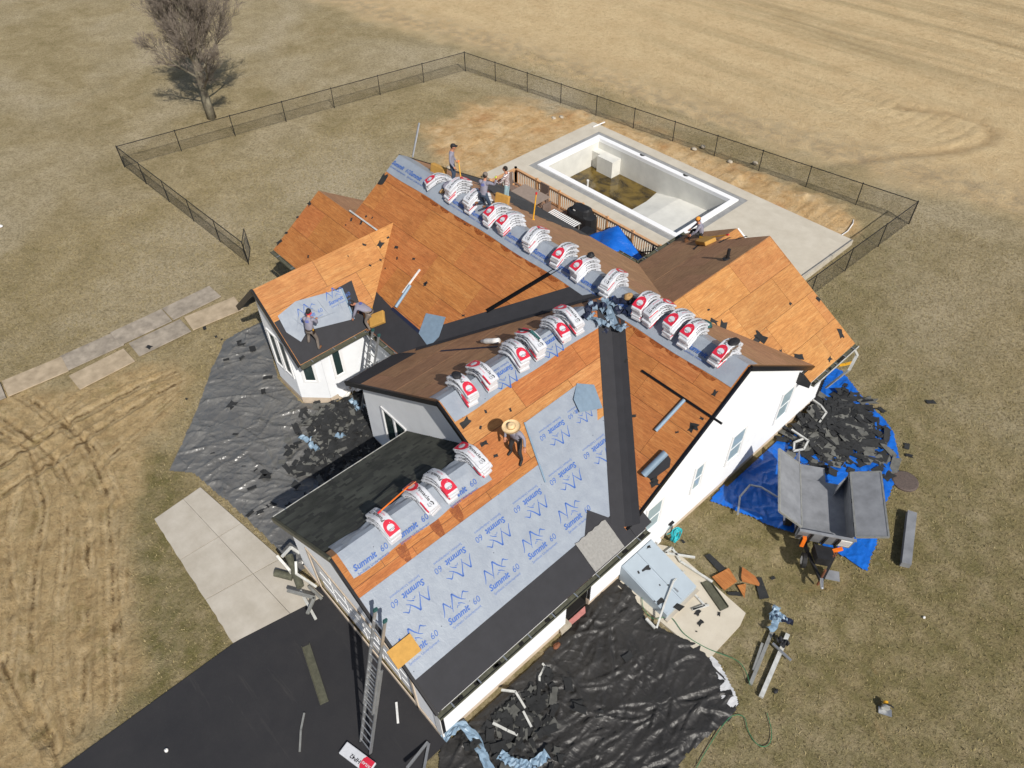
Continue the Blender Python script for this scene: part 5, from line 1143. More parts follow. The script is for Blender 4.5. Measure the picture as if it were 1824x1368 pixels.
sv = Gs([(1262, 1168), (1275, 1172), (1310, 1235), (1316, 1258), (1300, 1262), (1283, 1245)]); tarp('tarp_corner', sv, 'silver underside of turned over tarp corner on lawn', 'tarp_silver', .04, 8, 3, (.02, .05), z0=.03)
BTB = Gs([(1478, 654), (1500, 660), (1522, 690), (1545, 718), (1572, 742), (1592, 772), (1602, 815), (1598, 852), (1580, 895), (1572, 920), (1562, 970), (1545, 1018), (1520, 1005), (1490, 985), (1440, 960), (1380, 940), (1320, 915), (1262, 892), (1290, 862)])+[(.16, .9), (.16, 3.2), (.16, 5.4), (.2, 6.3)]
def pile_h(P):
    c = G(1480, 765)[:2]; c2 = G(1430, 740)[:2]; return .16*np.exp(-(((P[:, 0]-c[0])/1.1)**2+((P[:, 1]-c[1])/1.0)**2))+.12*np.exp(-(np.hypot(*(P-c2).T)/.9)**2)
tarp('ground_tarp', BTB, 'bright blue tarp under the heap of old shingles', 'tarp_blue', .045, 420, 12, (.025, .09), L=(.3, 1.8), w=(.05, .13))
# ================================================================== DEBRIS
def scrap_poly(rnd, L, Wd, jag=.12):
    """torn strip: a rectangle with bitten corners and one ragged side"""
    x, y = L/2, Wd/2; P = []
    for cx, cy in ((-1, -1), (1, -1), (1, 1), (-1, 1)):
        c = rnd.uniform(0, .3)*min(x, y)*(1+jag); P += ([(cx*x, cy*(y-c)), (cx*(x-c), cy*y)] if (cx*cy > 0) else [(cx*(x-c), cy*y), (cx*x, cy*(y-c))]) if rnd.random() < .6 else [(cx*x*(1+rnd.uniform(-jag, jag)), cy*y*(1+rnd.uniform(-jag, jag)))]
    Q = []
    for i in range(len(P)):
        a, b_ = P[i], P[(i+1) % len(P)]; Q.append(a); q = rnd.uniform(.3, .7); m_ = (a[0]+(b_[0]-a[0])*q, a[1]+(b_[1]-a[1])*q); k = 1-rnd.uniform(-.08, .3)*(jag/.12)**.5; Q.append((m_[0]*k, m_[1]*k))
    P = Q
    if rnd.random() < .4: k = len(P)//2; P.insert(k, ((P[k-1][0]+P[k % len(P)][0])/2*.8, (P[k-1][1]+P[k % len(P)][1])/2*(1-rnd.uniform(.1, .5))))
    return P
def pile(name, label, spots, mats, seed, parent=None):
    """heap of torn shingles: spots = (x,y,z,L,W,yaw,tilt)"""
    b = MB(); rnd = random.Random(seed)
    for (x, y, z, L, Wd, yaw, tl) in spots:
        M = Matrix.Translation((x, y, z)) @ Matrix.Rotation(yaw, 4, 'Z') @ Matrix.Rotation(tl, 4, 'X') @ Matrix.Rotation(rnd.gauss(0, .12), 4, 'Y'); mi = 0 if rnd.random() < .78 else 1
        pl = scrap_poly(rnd, L, Wd); b.prism([M @ Vector((*p, 0)) for p in pl], M.to_3x3() @ Vector((0, 0, .007)), mi)
    o = b.build(name, mats, world=True); tag(o, label, 'debris', kind='stuff'); return o
rnd = random.Random(21)
c1 = G(1485, 765); sp = []
for i in range(760):
    x = c1[0]+rnd.gauss(0, .95)-.35; y = c1[1]+rnd.gauss(0, 1.0)+.1; q = np.array([[x, y]])
    if x < .25 or not inpoly(q, BTB)[0]: continue
    sp.append((x, y, .06+float(pile_h(q)[0])*rnd.uniform(.2, 1.15), rnd.choice((.25, .4, .6, .9))*rnd.uniform(.7, 1.2), rnd.uniform(.16, .36), rnd.uniform(0, 6.3), rnd.gauss(0, .16)))
pile('shingle_pile', 'heap of torn dark shingles on the blue tarp', sp, ['shingle_scrap', 'shingle_scrap_light'], 1)
sp = []; c2 = G(600, 765); 
for i in range(640):
    t_ = rnd.random(); x = -11.5+rnd.gauss(0, .95)+t_*1.9; y = -6.6+rnd.gauss(0, .7)-t_*1.9
    q = np.array([[x, y]])
    if not inpoly(q, LT)[0]: continue
    sp.append((x, y, .085+.22*math.exp(-((x+10.6)**2+(y+6.6)**2)/.9)*rnd.random()+rnd.random()*.06, rnd.uniform(.15, .55), rnd.uniform(.1, .26), rnd.uniform(0, 6.3), rnd.gauss(0, .16)))
pile('shingle_pile', 'torn dark shingles strewn between bay and front wing', sp, ['shingle_scrap', 'shingle_scrap_light'], 2)
sp = []; c3 = G(925, 1245)
for i in range(170):
    x = .6+abs(rnd.gauss(0, .7)); y = -9.7+rnd.gauss(0, .6)
    sp.append((x, y, .11+rnd.random()*.08, rnd.uniform(.14, .5), rnd.uniform(.1, .26), rnd.uniform(0, 6.3), rnd.gauss(0, .12)))
pile('shingle_pile', 'dark shingle scraps on the black tarp by garage', sp, ['shingle_scrap', 'shingle_scrap_light'], 3)
def scrap(P, size, yaw, label, group, z=.012, mat='shingle_scrap', asp=.6, seed=None):
    r_ = random.Random(seed if seed is not None else int(P[0]*977+P[1]*331)); b = MB(); b.prism([(*p, 0) for p in scrap_poly(r_, size, size*asp, .3)], (0, 0, .008)); o = b.build('shingle_scrap', mat); o.location = (P[0], P[1], P[2] if len(P) > 2 and z is None else z); o.rotation_euler = (0, 0, yaw); tag(o, label, 'shingle scrap', group); return o
for u, v, s_ in ((1658, 716, .36), (1615, 795, .3), (1620, 812, .26), (1612, 857, .0), (1570, 730, .34), (1552, 716, .22)):
    if s_: scrap(G(u, v), s_, rnd.uniform(0, 3), 'dark shingle scrap on the lawn beside blue tarp', 'scraps beside the blue tarp')
for u, v, s_ in ((365, 585, .24), (395, 605, .12), (385, 600, .18), (332, 711, .16), (440, 545, .2), (1377, 1130, .14), (1217, 965, .14), (1462, 1032, .1), (1377, 1030, .15)):
    scrap(G(u, v), s_, rnd.uniform(0, 3), 'small dark shingle scrap lying on grass '+('left of house' if u < 600 else 'right of house'), 'small scraps on the grass')
for i in range(30):
    u = rnd.choice((rnd.gauss(430, 28), rnd.gauss(450, 30), rnd.uniform(395, 560))); v = rnd.choice((rnd.gauss(650, 40), rnd.gauss(900, 40), rnd.uniform(600, 960))); p = G(u, v)
    if not inpoly(np.array([p[:2]]), LT)[0]: continue
    scrap(p, rnd.uniform(.14, .42), rnd.uniform(0, 3), 'black shingle scrap lying on the left tarp', 'scraps on the left tarp', z=.09, asp=rnd.uniform(.25, .7))
for i in range(9):
    x = rnd.uniform(.5, 2.6); y = rnd.uniform(-10.2, -5.2); scrap((x, y), rnd.uniform(.14, .4), rnd.uniform(0, 3), 'black shingle scrap lying on tarp by garage', 'scraps on the garage side tarp', z=.11, asp=rnd.uniform(.4, .8))
def rscrap(sl, u, v, size, label, group, asp=.6, mat='shingle_scrap', yaw=None, L=.006):
    P = sl.px(u, v); M = sl.M(P, rnd.uniform(0, 3) if yaw is None else yaw, .004); b = MB(); b.prism([(*p, 0) for p in scrap_poly(rnd, size, size*asp, .32)], (0, 0, L)); o = b.build('felt_scrap', mat); o.matrix_world = M; tag(o, label, 'felt scrap', group); return o
for u, v, s_ in ((551, 363, .28), (530, 387, .16), (510, 415, .16), (497, 432, .3), (626, 391, .16), (643, 397, .18), (616, 401, .08), (549, 457, .14), (652, 386, .12), (663, 388, .1)): rscrap(s_near, u, v, s_, 'black felt scrap on low left plywood slope', 'scraps on the left slope')
for u, v, s_ in ((683, 318, .5), (758, 505, .18), (706, 441, .18), (707, 460, .12), (737, 461, .14), (686, 478, .08), (828, 399, .08), (758, 506, .16), (825, 562, .12)): rscrap(s_near, u, v, s_, 'black felt scrap on main front slope', 'scraps on the main front slope')
for u, v, s_ in ((691, 423, .12), (678, 436, .3), (659, 473, .12), (678, 463, .12), (620, 456, .06), (649, 436, .14)): rscrap(s_bay, u, v, s_, 'small felt scrap on bay roof', 'scraps on the bay roof')
for u, v, s_ in ((1115, 643, .14), (1130, 741, .14), (1236, 760, .3), (1167, 855, .24), (1232, 763, .24), (1168, 862, .3), (1206, 770, .1), (1273, 700, .2), (1250, 745, .12)): rscrap(s_near2, u, v, s_, 'black felt scrap right of the valley strip', 'scraps right of the valley')
for u, v, s_ in ((865, 733, .12), (829, 752, .32), (862, 790, .22), (883, 812, .14), (974, 815, .3), (909, 730, .12), (856, 762, .1), (1052, 692, .24), (815, 745, .14)): rscrap(s_wr, u, v, s_, 'black felt scrap near the worker in straw hat', 'scraps near the straw hat')
for u, v, s_ in ((1408, 541, .14), (1457, 533, .22), (1498, 595, .34), (1422, 636, .4), (1391, 627, .2), (1289, 582, .44), (1355, 600, .5), (1345, 608, .36), (1478, 640, .24), (1262, 552, .1), (1272, 573, .3)): rscrap(s_br, u, v, s_, 'black felt scrap on the bright right rear slope', 'scraps on the rear right slope')
for u, v, s_ in ((1260, 430, .5), (1290, 428, .5), (1320, 424, .4), (1240, 440, .5), (1295, 456, .3)): rscrap(s_bl, u, v, s_, 'torn felt on the shaded rear slope', 'torn felt on rear slope', asp=.3)
for u, v, s_ in ((755, 842, .2), (765, 850, .1), (660, 830, .1)): rscrap(s_ll, u, v, s_, 'pale blue scrap on old shingles of garage', 'blue scraps on the old shingles', mat='blue_scrap')
# ---------------------------------------------------------------- long loose things on the roof
def bar_on(sl, name, label, cat, a, b_, w, h, mat, lift=.0, mats=None):
    A = sl.px(*a, lift=lift+h/2); B = sl.px(*b_, lift=lift+h/2); k = MB(); k.bar(A, B, w, h, up=tuple(sl.N)); o = k.build(name, mat, world=True); tag(o, label, cat); return o
def channel_on(sl, name, label, a, b_, w, mat):
    A = sl.px(*a, lift=.05); B = sl.px(*b_, lift=.05); d = (B-A).normalized(); x = d.cross(sl.N).normalized(); k = MB()
    prof = [(-w/2, .05), (-w/2, 0), (w/2, 0), (w/2, .05), (w/2-.006, .05), (w/2-.006, .006), (-w/2+.006, .006), (-w/2+.006, .05)]
    PA = [A+x*p+sl.N*(q-.045) for p, q in prof]; k.prism(PA, B-A); o = k.build(name, mat, world=True); tag(o, label, 'drip edge'); return o
channel_on(s_near, 'metal_channel', 'long black metal channel lying across main front slope', (866, 554), (1001, 473), .13, 'drip_black')
bar_on(s_near2, 'metal_strip', 'long thin black metal strip overhanging the right rake', 'drip edge', (1143, 660), (1286, 755), .07, .02, 'drip_black', .03)
bar_on(s_near, 'metal_strip', 'white metal tube lying by underlayment roll on front slope', 'metal tube', (748, 480), (717, 522), .06, .04, 'pvc_white', .0)
def roll(sl, a, b_, r, label, mat, core=None, tail=None):
    A = sl.px(*a, lift=r); B = sl.px(*b_, lift=r); t = thing('membrane_roll', label, 'roll', A); L = B-A
    k = MB(); n = 30; d = L.normalized(); x = d.orthogonal().normalized(); y = d.cross(x); ring = []
    for i in range(n): a_ = 2*math.pi*i/n; ring.append(x*math.cos(a_)*r+y*math.sin(a_)*r)
    k.add([p for p in ring]+[p+L for p in ring], [(i, (i+1) % n, n+(i+1) % n, n+i) for i in range(n)]); k.add([p for p in ring]+[p*.45 for p in ring], [(i, n+i, n+(i+1) % n, (i+1) % n) for i in range(n)]); k.add([p+L for p in ring]+[p*.45+L for p in ring], [(i, (i+1) % n, n+(i+1) % n, n+i) for i in range(n)])
    k.build('roll_body', mat, t, smooth=False)
    k = MB(); k.tube([-d*.01, L+d*.01], r*.44, 12); k.build('core', 'cardboard' if core is None else core, t)
    if tail:
        k = MB(); pts = [sl.px(*q, lift=.004)-A for q in tail]; k.prism(pts, sl.N*.006); k.build('tail', 'membrane', t)
    return t
roll(s_near, (705, 547), (731, 508), .06, 'thin blue grey underlayment roll on main front slope', 'blue_scrap')
roll(s_near2, (1168, 767), (1219, 712), .055, 'narrow blue grey roll lying right of the valley strip', 'blue_scrap')
roll(s_near2, (1146, 846), (1186, 806), .1, 'fat blue backed membrane roll with black tail near rake', 'membrane_back', tail=[(1149, 848), (1188, 808), (1195, 818), (1193, 832), (1161, 855)])
k = MB(); pts = [s_near.px(u, v, lift=.02) for u, v in ((759, 558), (794, 565), (782, 600), (764, 619), (746, 594))]; k.prism(pts, s_near.N*.01); o = k.build('membrane_piece', 'membrane_back', world=True); tag(o, 'pale blue backed membrane piece turned over beside left valley', 'membrane piece')
A_ = s_wl.px(858, 608, lift=.09); B_ = s_wl.px(888, 607, lift=.09); k = MB(); k.tube([A_, A_.lerp(B_, .3), A_.lerp(B_, .7), B_], [.05, .09, .085, .09], 12); o = k.build('wrapped_roll', 'sticker', world=True, smooth=True); tag(o, 'plastic wrapped silver roll on the wing left slope', 'roll')
bar_on(s_wl, 'metal_strip', 'short dark metal strip on the wing left slope', 'drip edge', (785, 625), (886, 617), .08, .015, 'membrane_edge', .005)
bar_on(s_near, 'downspout', 'thin white downspout lying along low left ridge', 'downspout', (623, 375), (673, 411), .06, .05, 'gutter_white', .02)
# foam cushions
def cushion(sl, u, v, w, d, h, yaw, label, tilt=0.):
    P = sl.px(u, v); M = sl.M(P, yaw, .01); t = MB(); t.box((0, 0, h/2), (w, d, h)); o = t.build('foam_cushion', 'foam'); o.matrix_world = M @ Matrix.Rotation(tilt, 4, 'X'); md = o.modifiers.new('b', 'BEVEL'); md.width = .03; md.segments = 2; tag(o, label, 'foam cushion', 'foam cushions'); return o
def upright(P, d, rz, label):
    t = MB(); t.box((0, 0, d[2]/2), d); o = t.build('foam_cushion', 'foam'); o.location = P; o.rotation_euler = (-.25, 0, rz); md = o.modifiers.new('b', 'BEVEL'); md.width = .03; md.segments = 2; tag(o, label, 'foam cushion', 'foam cushions')
upright(s_far.pt(-14.25, .42, -.03), (.72, .2, .42), .1, 'tan foam cushion behind the leftmost stack on main ridge'); upright(s_far.px(893, 372, -.03), (.6, .13, .56), .25, 'tan foam cushion beside worker in striped shirt')
cushion(s_near, 674, 570, .62, .5, .14, .9, 'tan foam cushion by the bending worker over ladder'); cushion(s_bl, 1258, 433, .75, .5, .16, 1.2, 'orange tan foam cushion beside worker in orange beanie')
P = s_wr.px(719, 1160); b = MB(); b.prism([(-.34, -.24, 0), (.34, -.24, 0), (.34, .24, 0), (-.34, .24, 0)], (0, 0, .05)); o = b.build('foam_cushion', 'foam'); o.matrix_world = s_wr.M(P, .0, .018); tag(o, 'tan foam cushion at front rake near ladder top', 'foam cushion', 'foam cushions')
# crumpled blue and black release film heap at the ridge junction
def film(name, label, spots, seed, mats=('membrane_back', 'membrane_edge')):
    b = MB(); r_ = random.Random(seed)
    for (p, L, Wd, yaw) in spots:
        n = 9; V = []; 
        for i in range(n+1):
            t_ = i/n; a = yaw+math.sin(t_*5+seed)*.35; x = (t_-.5)*L; lift = .05+abs(math.sin(t_*7+yaw*3))*.12
            for s_ in (-1, 0, 1): V.append(Vector(p)+Vector((math.cos(a)*x-math.sin(a)*s_*Wd/2, math.sin(a)*x+math.cos(a)*s_*Wd/2, lift+(.06 if s_ == 0 else 0)*r_.uniform(-1, 1.4)+r_.uniform(-.02, .03))))
        mi = 0 if r_.random() < .78 else 1; b.add(V, [(i*3+k, (i+1)*3+k, (i+1)*3+k+1, i*3+k+1) for i in range(n) for k in range(2)], mi)
    o = b.build(name, list(mats), world=True); md = o.modifiers.new('s', 'SOLIDIFY'); md.thickness = .006; tag(o, label, 'plastic film'); return o
r2 = random.Random(9); sp = []
for i in range(15):
    u = r2.uniform(1045, 1115); v = r2.uniform(535, 598); p = s_near2.px(u, v) if u > 1080 else s_wr.px(u, v); sp.append((p, r2.uniform(.4, .95), r2.uniform(.1, .26), r2.uniform(0, 3.1)))
film('release_film', 'crumpled blue and black film where the two ridges meet', sp, 5)
o = bar_on(s_near2, 'membrane_piece', 'pale blue membrane strip draped down the valley top', 'membrane piece', (1075, 527), (1095, 578), .22, .04, 'membrane_back', .05)
for nm, px_, lab in (('a', [(790, 1318), (820, 1290), (850, 1320), (870, 1368), (880, 1400)], 'long crumpled pale blue film on tarp by garage corner'), ('b', [(890, 1345), (915, 1362), (945, 1368), (975, 1345)], 'curled pale blue film at bottom edge of tarp')):
    pts = [G(u, v, .1) for u, v in px_]; b = MB(); V = []; n = 24; r_ = random.Random(len(nm)+px_[0][0])
    for i in range(n+1):
        t_ = i/n*(len(pts)-1); k_ = min(int(t_), len(pts)-2); p = Vector(pts[k_]).lerp(Vector(pts[k_+1]), t_-k_); d = Vector(pts[k_+1]-pts[k_]).normalized(); q = Vector((-d.y, d.x, 0))
        for s_ in (-1, -.5, 0, .5, 1): V.append(p+q*s_*.13*r_.uniform(.7, 1.2)+Vector((0, 0, .06+.08*r_.random())))
    b.add(V, [(i*5+k, (i+1)*5+k, (i+1)*5+k+1, i*5+k+1) for i in range(n) for k in range(4)]); o = b.build('release_film', 'blue_scrap', world=True); md = o.modifiers.new('s', 'SOLIDIFY'); md.thickness = .004; tag(o, lab, 'plastic film')
for i, (u, v, a) in enumerate(((545, 786, .4), (608, 780, 1.0), (560, 800, .2), (632, 720, .1), (645, 728, 1.2))): film('release_film', 'pale blue film scrap '+('lying', 'wedge', 'curl', 'strip', 'loop')[i]+' beside the front wing corner', [(Vector(G(u, v, .1)), .5, .2, a)], 3+i, ('blue_scrap', 'blue_scrap'))
for i, (u, v, a) in enumerate(((612, 700, .3), (642, 692, 1.2))): film('white_sheet', ('crumpled white plastic sheet in front of bay corner', 'crumpled white plastic sheet under the front wing eave')[i], [(Vector(G(u, v, .15)), .7, .5, a)], 21+i, ('sticker', 'sticker'))
# things lying on the bundles
def lump(name, label, cat, P, r, mat, n=10, seed=1):
    b = MB(); r_ = random.Random(seed); b.ball((0, 0, r[2]*.6), r, 12, 8); b.v = [(x*(1+r_.uniform(-.16, .16)), y*(1+r_.uniform(-.16, .16)), max(0, z*(1+r_.uniform(-.2, .2)))) for x, y, z in b.v]; o = b.build(name, mat, smooth=True); o.location = P; tag(o, label, cat); return o
y_, z_ = TOPS['w', 0]; lump('folded_jacket', 'black bundled jacket on front stack of wing ridge', 'jacket', (TX-.08, y_, z_-.03), (.16, .13, .06), 'cap_black')
x_, z_ = TOPS['m', 7]; lump('black_bag', 'small black bag on the eighth stack of main ridge', 'bag', (x_, .12, z_-.03), (.12, .12, .08), 'cover_black', seed=4)
x_, z_ = TOPS['m', 12]; lump('green_cloth', 'dark green cloth behind the thirteenth stack of main ridge', 'cloth', (x_+.02, .42, HR+.06), (.22, .14, .08), 'green_dark', seed=6)
x_, z_ = TOPS['m', 13]
b = MB(); V = []; n = 12
for i in range(n+1):
    s_ = -.28+i*.056
    for k in range(6): t_ = -.05+k*.055; V.append((x_+t_+.02*math.sin(i), -s_-.12, z_+.012+bend(s_+.12, S, S)+.012*math.sin(i*1.9+k*2.2)-(max(0, t_-.16)*2.4)))
b.add(V, [(i*6+k, (i+1)*6+k, (i+1)*6+k+1, i*6+k+1) for i in range(n) for k in range(5)]); o = b.build('plaid_shirt', 'plaid', world=True); md = o.modifiers.new('s', 'SOLIDIFY'); md.thickness = .02; tag(o, 'brown plaid shirt thrown over the rightmost stack on main ridge', 'shirt')
lump('dark_cap', 'black cloth lying beside plaid shirt on rightmost stack', 'cloth', (x_+.12, .05, z_-.02), (.13, .2, .05), 'cap_black', seed=8)
lump('tool_pouch', 'tan tool pouch on ridge right of the pulled blue film', 'tool pouch', tuple(s_near.pt(-4.15, -.12, .02)), (.14, .17, .09), 'cardboard', seed=3)
lump('tool_pouch', 'tan leather glove pouch beside leftmost ridge stack', 'tool pouch', tuple(s_near.pt(-13.05, -.3, .02)), (.1, .14, .07), 'cardboard', seed=5)
lump('hoodie', 'grey hoodie lying between the first two ridge stacks', 'hoodie', tuple(s_near.pt(-12.98, -.05, .03)), (.2, .24, .1), 'shirt_grey', seed=7)
# cutter lying on wing stack, bar and shovel
y_, z_ = TOPS['w', 3]; b = MB(); b.bar((TX-.3, y_-.1, z_+.04-.1), (TX+.1, y_+.02, z_+.05), .045, .03); b.bar((TX+.1, y_+.02, z_+.05), (TX+.42, y_+.05, z_-.08), .08, .05, mi=1); o = b.build('nail_gun', ['steel_dark', 'green_dark'], world=True); tag(o, 'dark green pry tool resting on fourth wing stack', 'tool')
def handle(P0, P1, label, head=None, r=.018, col='yellow_paint', endc='red_paint'):
    t = thing('roof_shovel', label, 'shovel', P0); d = Vector(P1)-Vector(P0); k = MB(); k.tube([(0, 0, 0), d*.94], r, 8); k.build('handle', col, t)
    k = MB(); k.tube([d*.92, d], r*1.5, 8); k.build('grip', endc, t)
    k = MB(); u = d.normalized(); x = u.orthogonal().normalized(); k.prism([x*.05, -x*.05, -x*.11-u*.2, x*.11-u*.2], u.cross(x)*.012); k.build('blade', col, t); return t
z1 = TOPS['l', 0][1]; z2 = TOPS['l', 1][1]; handle(Vector((LX-.2, TOPS['l', 1][0]-.12, z2-.0)), Vector((LX-.02, TOPS['l', 0][0]-.02, z1+.06)), 'orange handled tool bridging two garage ridge stacks', col='orange_paint')
P0 = s_far.px(950, 390, .03); handle(Vector(P0), Vector(P0)+Vector((-.1, .25, 1.0)), 'yellow roof shovel standing on the rear slope', r=.025)
P0 = s_xl.px(1252, 424, .12); P1 = s_xl.px(1298, 418, .2); handle(Vector(P0), Vector(P1), 'yellow handled shovel beside worker in orange beanie', r=.022)
P0 = s_far.px(822, 326, .06); handle(Vector(P0), Vector(P0)+Vector((-.35, .2, .75)), 'orange handled shovel held by worker in black cap', r=.022, endc='orange_paint')
b = MB(); P0 = s_far.px(735, 280, .1); b.tube([P0+Vector((-.6, .9, .9)), P0+Vector((-.3, .45, .45)), P0], [.04, .04, .03], 8); o = b.build('loose_downspout', 'alu', world=True); tag(o, 'bent metal downspout sticking up at far left ridge end', 'downspout')
P0 = s_bl.px(1295, 462); b = MB(); b.tube([Vector(P0), Vector(P0)+Vector((0, 0, .42))], .06, 12); b.lathe([(.16, .01), (.07, .06), (.065, .1)], tuple(Vector(P0)+Vector((0, 0, 0))), 14); o = b.build('vent_pipe', 'steel_dark', house); 
# ================================================================== LADDERS
def ladder(label, base, top, wd_, secs, up, nr=.3):
    base, top, up = Vector(base), Vector(top), Vector(up).normalized(); d = (top-base); L = d.length; d.normalize(); x = d.cross(up).normalized(); n = x.cross(d).normalized()
    t = thing('extension_ladder', label, 'ladder', base)
    for si, (s0, s1, off, w_) in enumerate(secs):
        for sg in (-1, 1):
            k = MB(); k.bar(d*s0+x*sg*w_/2+n*off, d*s1+x*sg*w_/2+n*off, .03, .085, up=tuple(n)); rl = k.build('rail', 'alu', t)
            k = MB(); e = d*(s1 if si == 1 else s0)+x*sg*w_/2+n*off; k.bar(e-d*.05, e+d*.05, .05, .1, up=tuple(n)); k.build('end_cap', 'green_dark' if si == 1 else 'rubber', rl)
        m_ = int((s1-s0)/nr)
        for i in range(m_):
            q = d*(s0+.15+i*nr)+n*off; k = MB(); k.tube([q-x*w_/2, q+x*w_/2], .016, 8); k.build('rung', 'alu', t)
    return t
lb = G(651, 1333); lt = onpl(681, 1094, (0, -11.5, 0), (0, 1, 0)); lL = (Vector(lt)-Vector(lb)).length
ladder('aluminium extension ladder leaning on the garage front rake', lb, lt, .42, [(0, lL*.66, 0, .44), (lL*.34, lL, .06, .38)], (0, -1, .3))
lt2 = onpl(672, 592, (0, -5.15, 0), (0, 1, 0)); lb2 = Vector((lt2[0]-.1, -6.3, .06)); l2 = (Vector(lt2)-lb2).length
ladder('aluminium ladder in the corner between bay and front wing', lb2, lt2, .4, [(0, l2*.7, 0, .42), (l2*.3, l2, .06, .37)], (0, -1, .3))
b = MB(); a1, a2, a3 = G(762, 1322, .05), G(725, 1368, .3), G(755, 1372, .05); b.bar(a1, a2, .07, .05); b.bar(Vector(a1)+Vector((.05, 0, .02)), a3, .07, .05); o = b.build('ladder_standoff', 'alu', world=True); tag(o, 'folded aluminium bracket legs by the garage corner', 'bracket')
# wrapped shingle bundle (HP42) lying on the driveway
q = [G(u, v, .09) for u, v in ((602, 1340), (618, 1318), (672, 1358), (655, 1385))]; c = sum(q)/4; yaw = math.atan2(*(q[2]-q[1])[[1, 0]]); o = MB(); 
hb = thing('shingle_bundle', 'white and red shingle bundle lying flat on driveway at ladder foot', 'shingle bundle', (c[0], c[1], .014), yaw)
o.box((0, 0, .045), (1.0, .34, .09)); ob = o.build('wrapper', 'wrap_white', hb); md = ob.modifiers.new('b', 'BEVEL'); md.width = .02; md.segments = 2
k = MB(); k.prism([(.2, -.16, .0915), (.47, -.16, .0915), (.47, .16, .0915), (.2, .16, .0915), (.15, .08, .0915), (.15, -.08, .0915)], (0, 0, .001)); k.build('red_panel', 'wrap_red', hb)
for w_, sz, x, y, mt, zz in (('HP42', .15, -.02, -.05, 'ink_black', .093), ('ATLAS', .09, .31, -.03, 'wrap_white', .094), ('PROLAM', .07, -.28, .05, 'ink_pink', .093)):
    if w_ == 'PROLAM': continue
    v_, f_ = text(w_, sz, .1, .003); me = bpy.data.meshes.new('lettering'); me.from_pydata([(x-a if False else x+a*math.cos(math.pi)-0, y-b_, zz) if False else (x-a, y-b_+.05, zz) for a, b_ in v_], [], f_); me.materials.append(MT[mt]); link('lettering', me, hb)
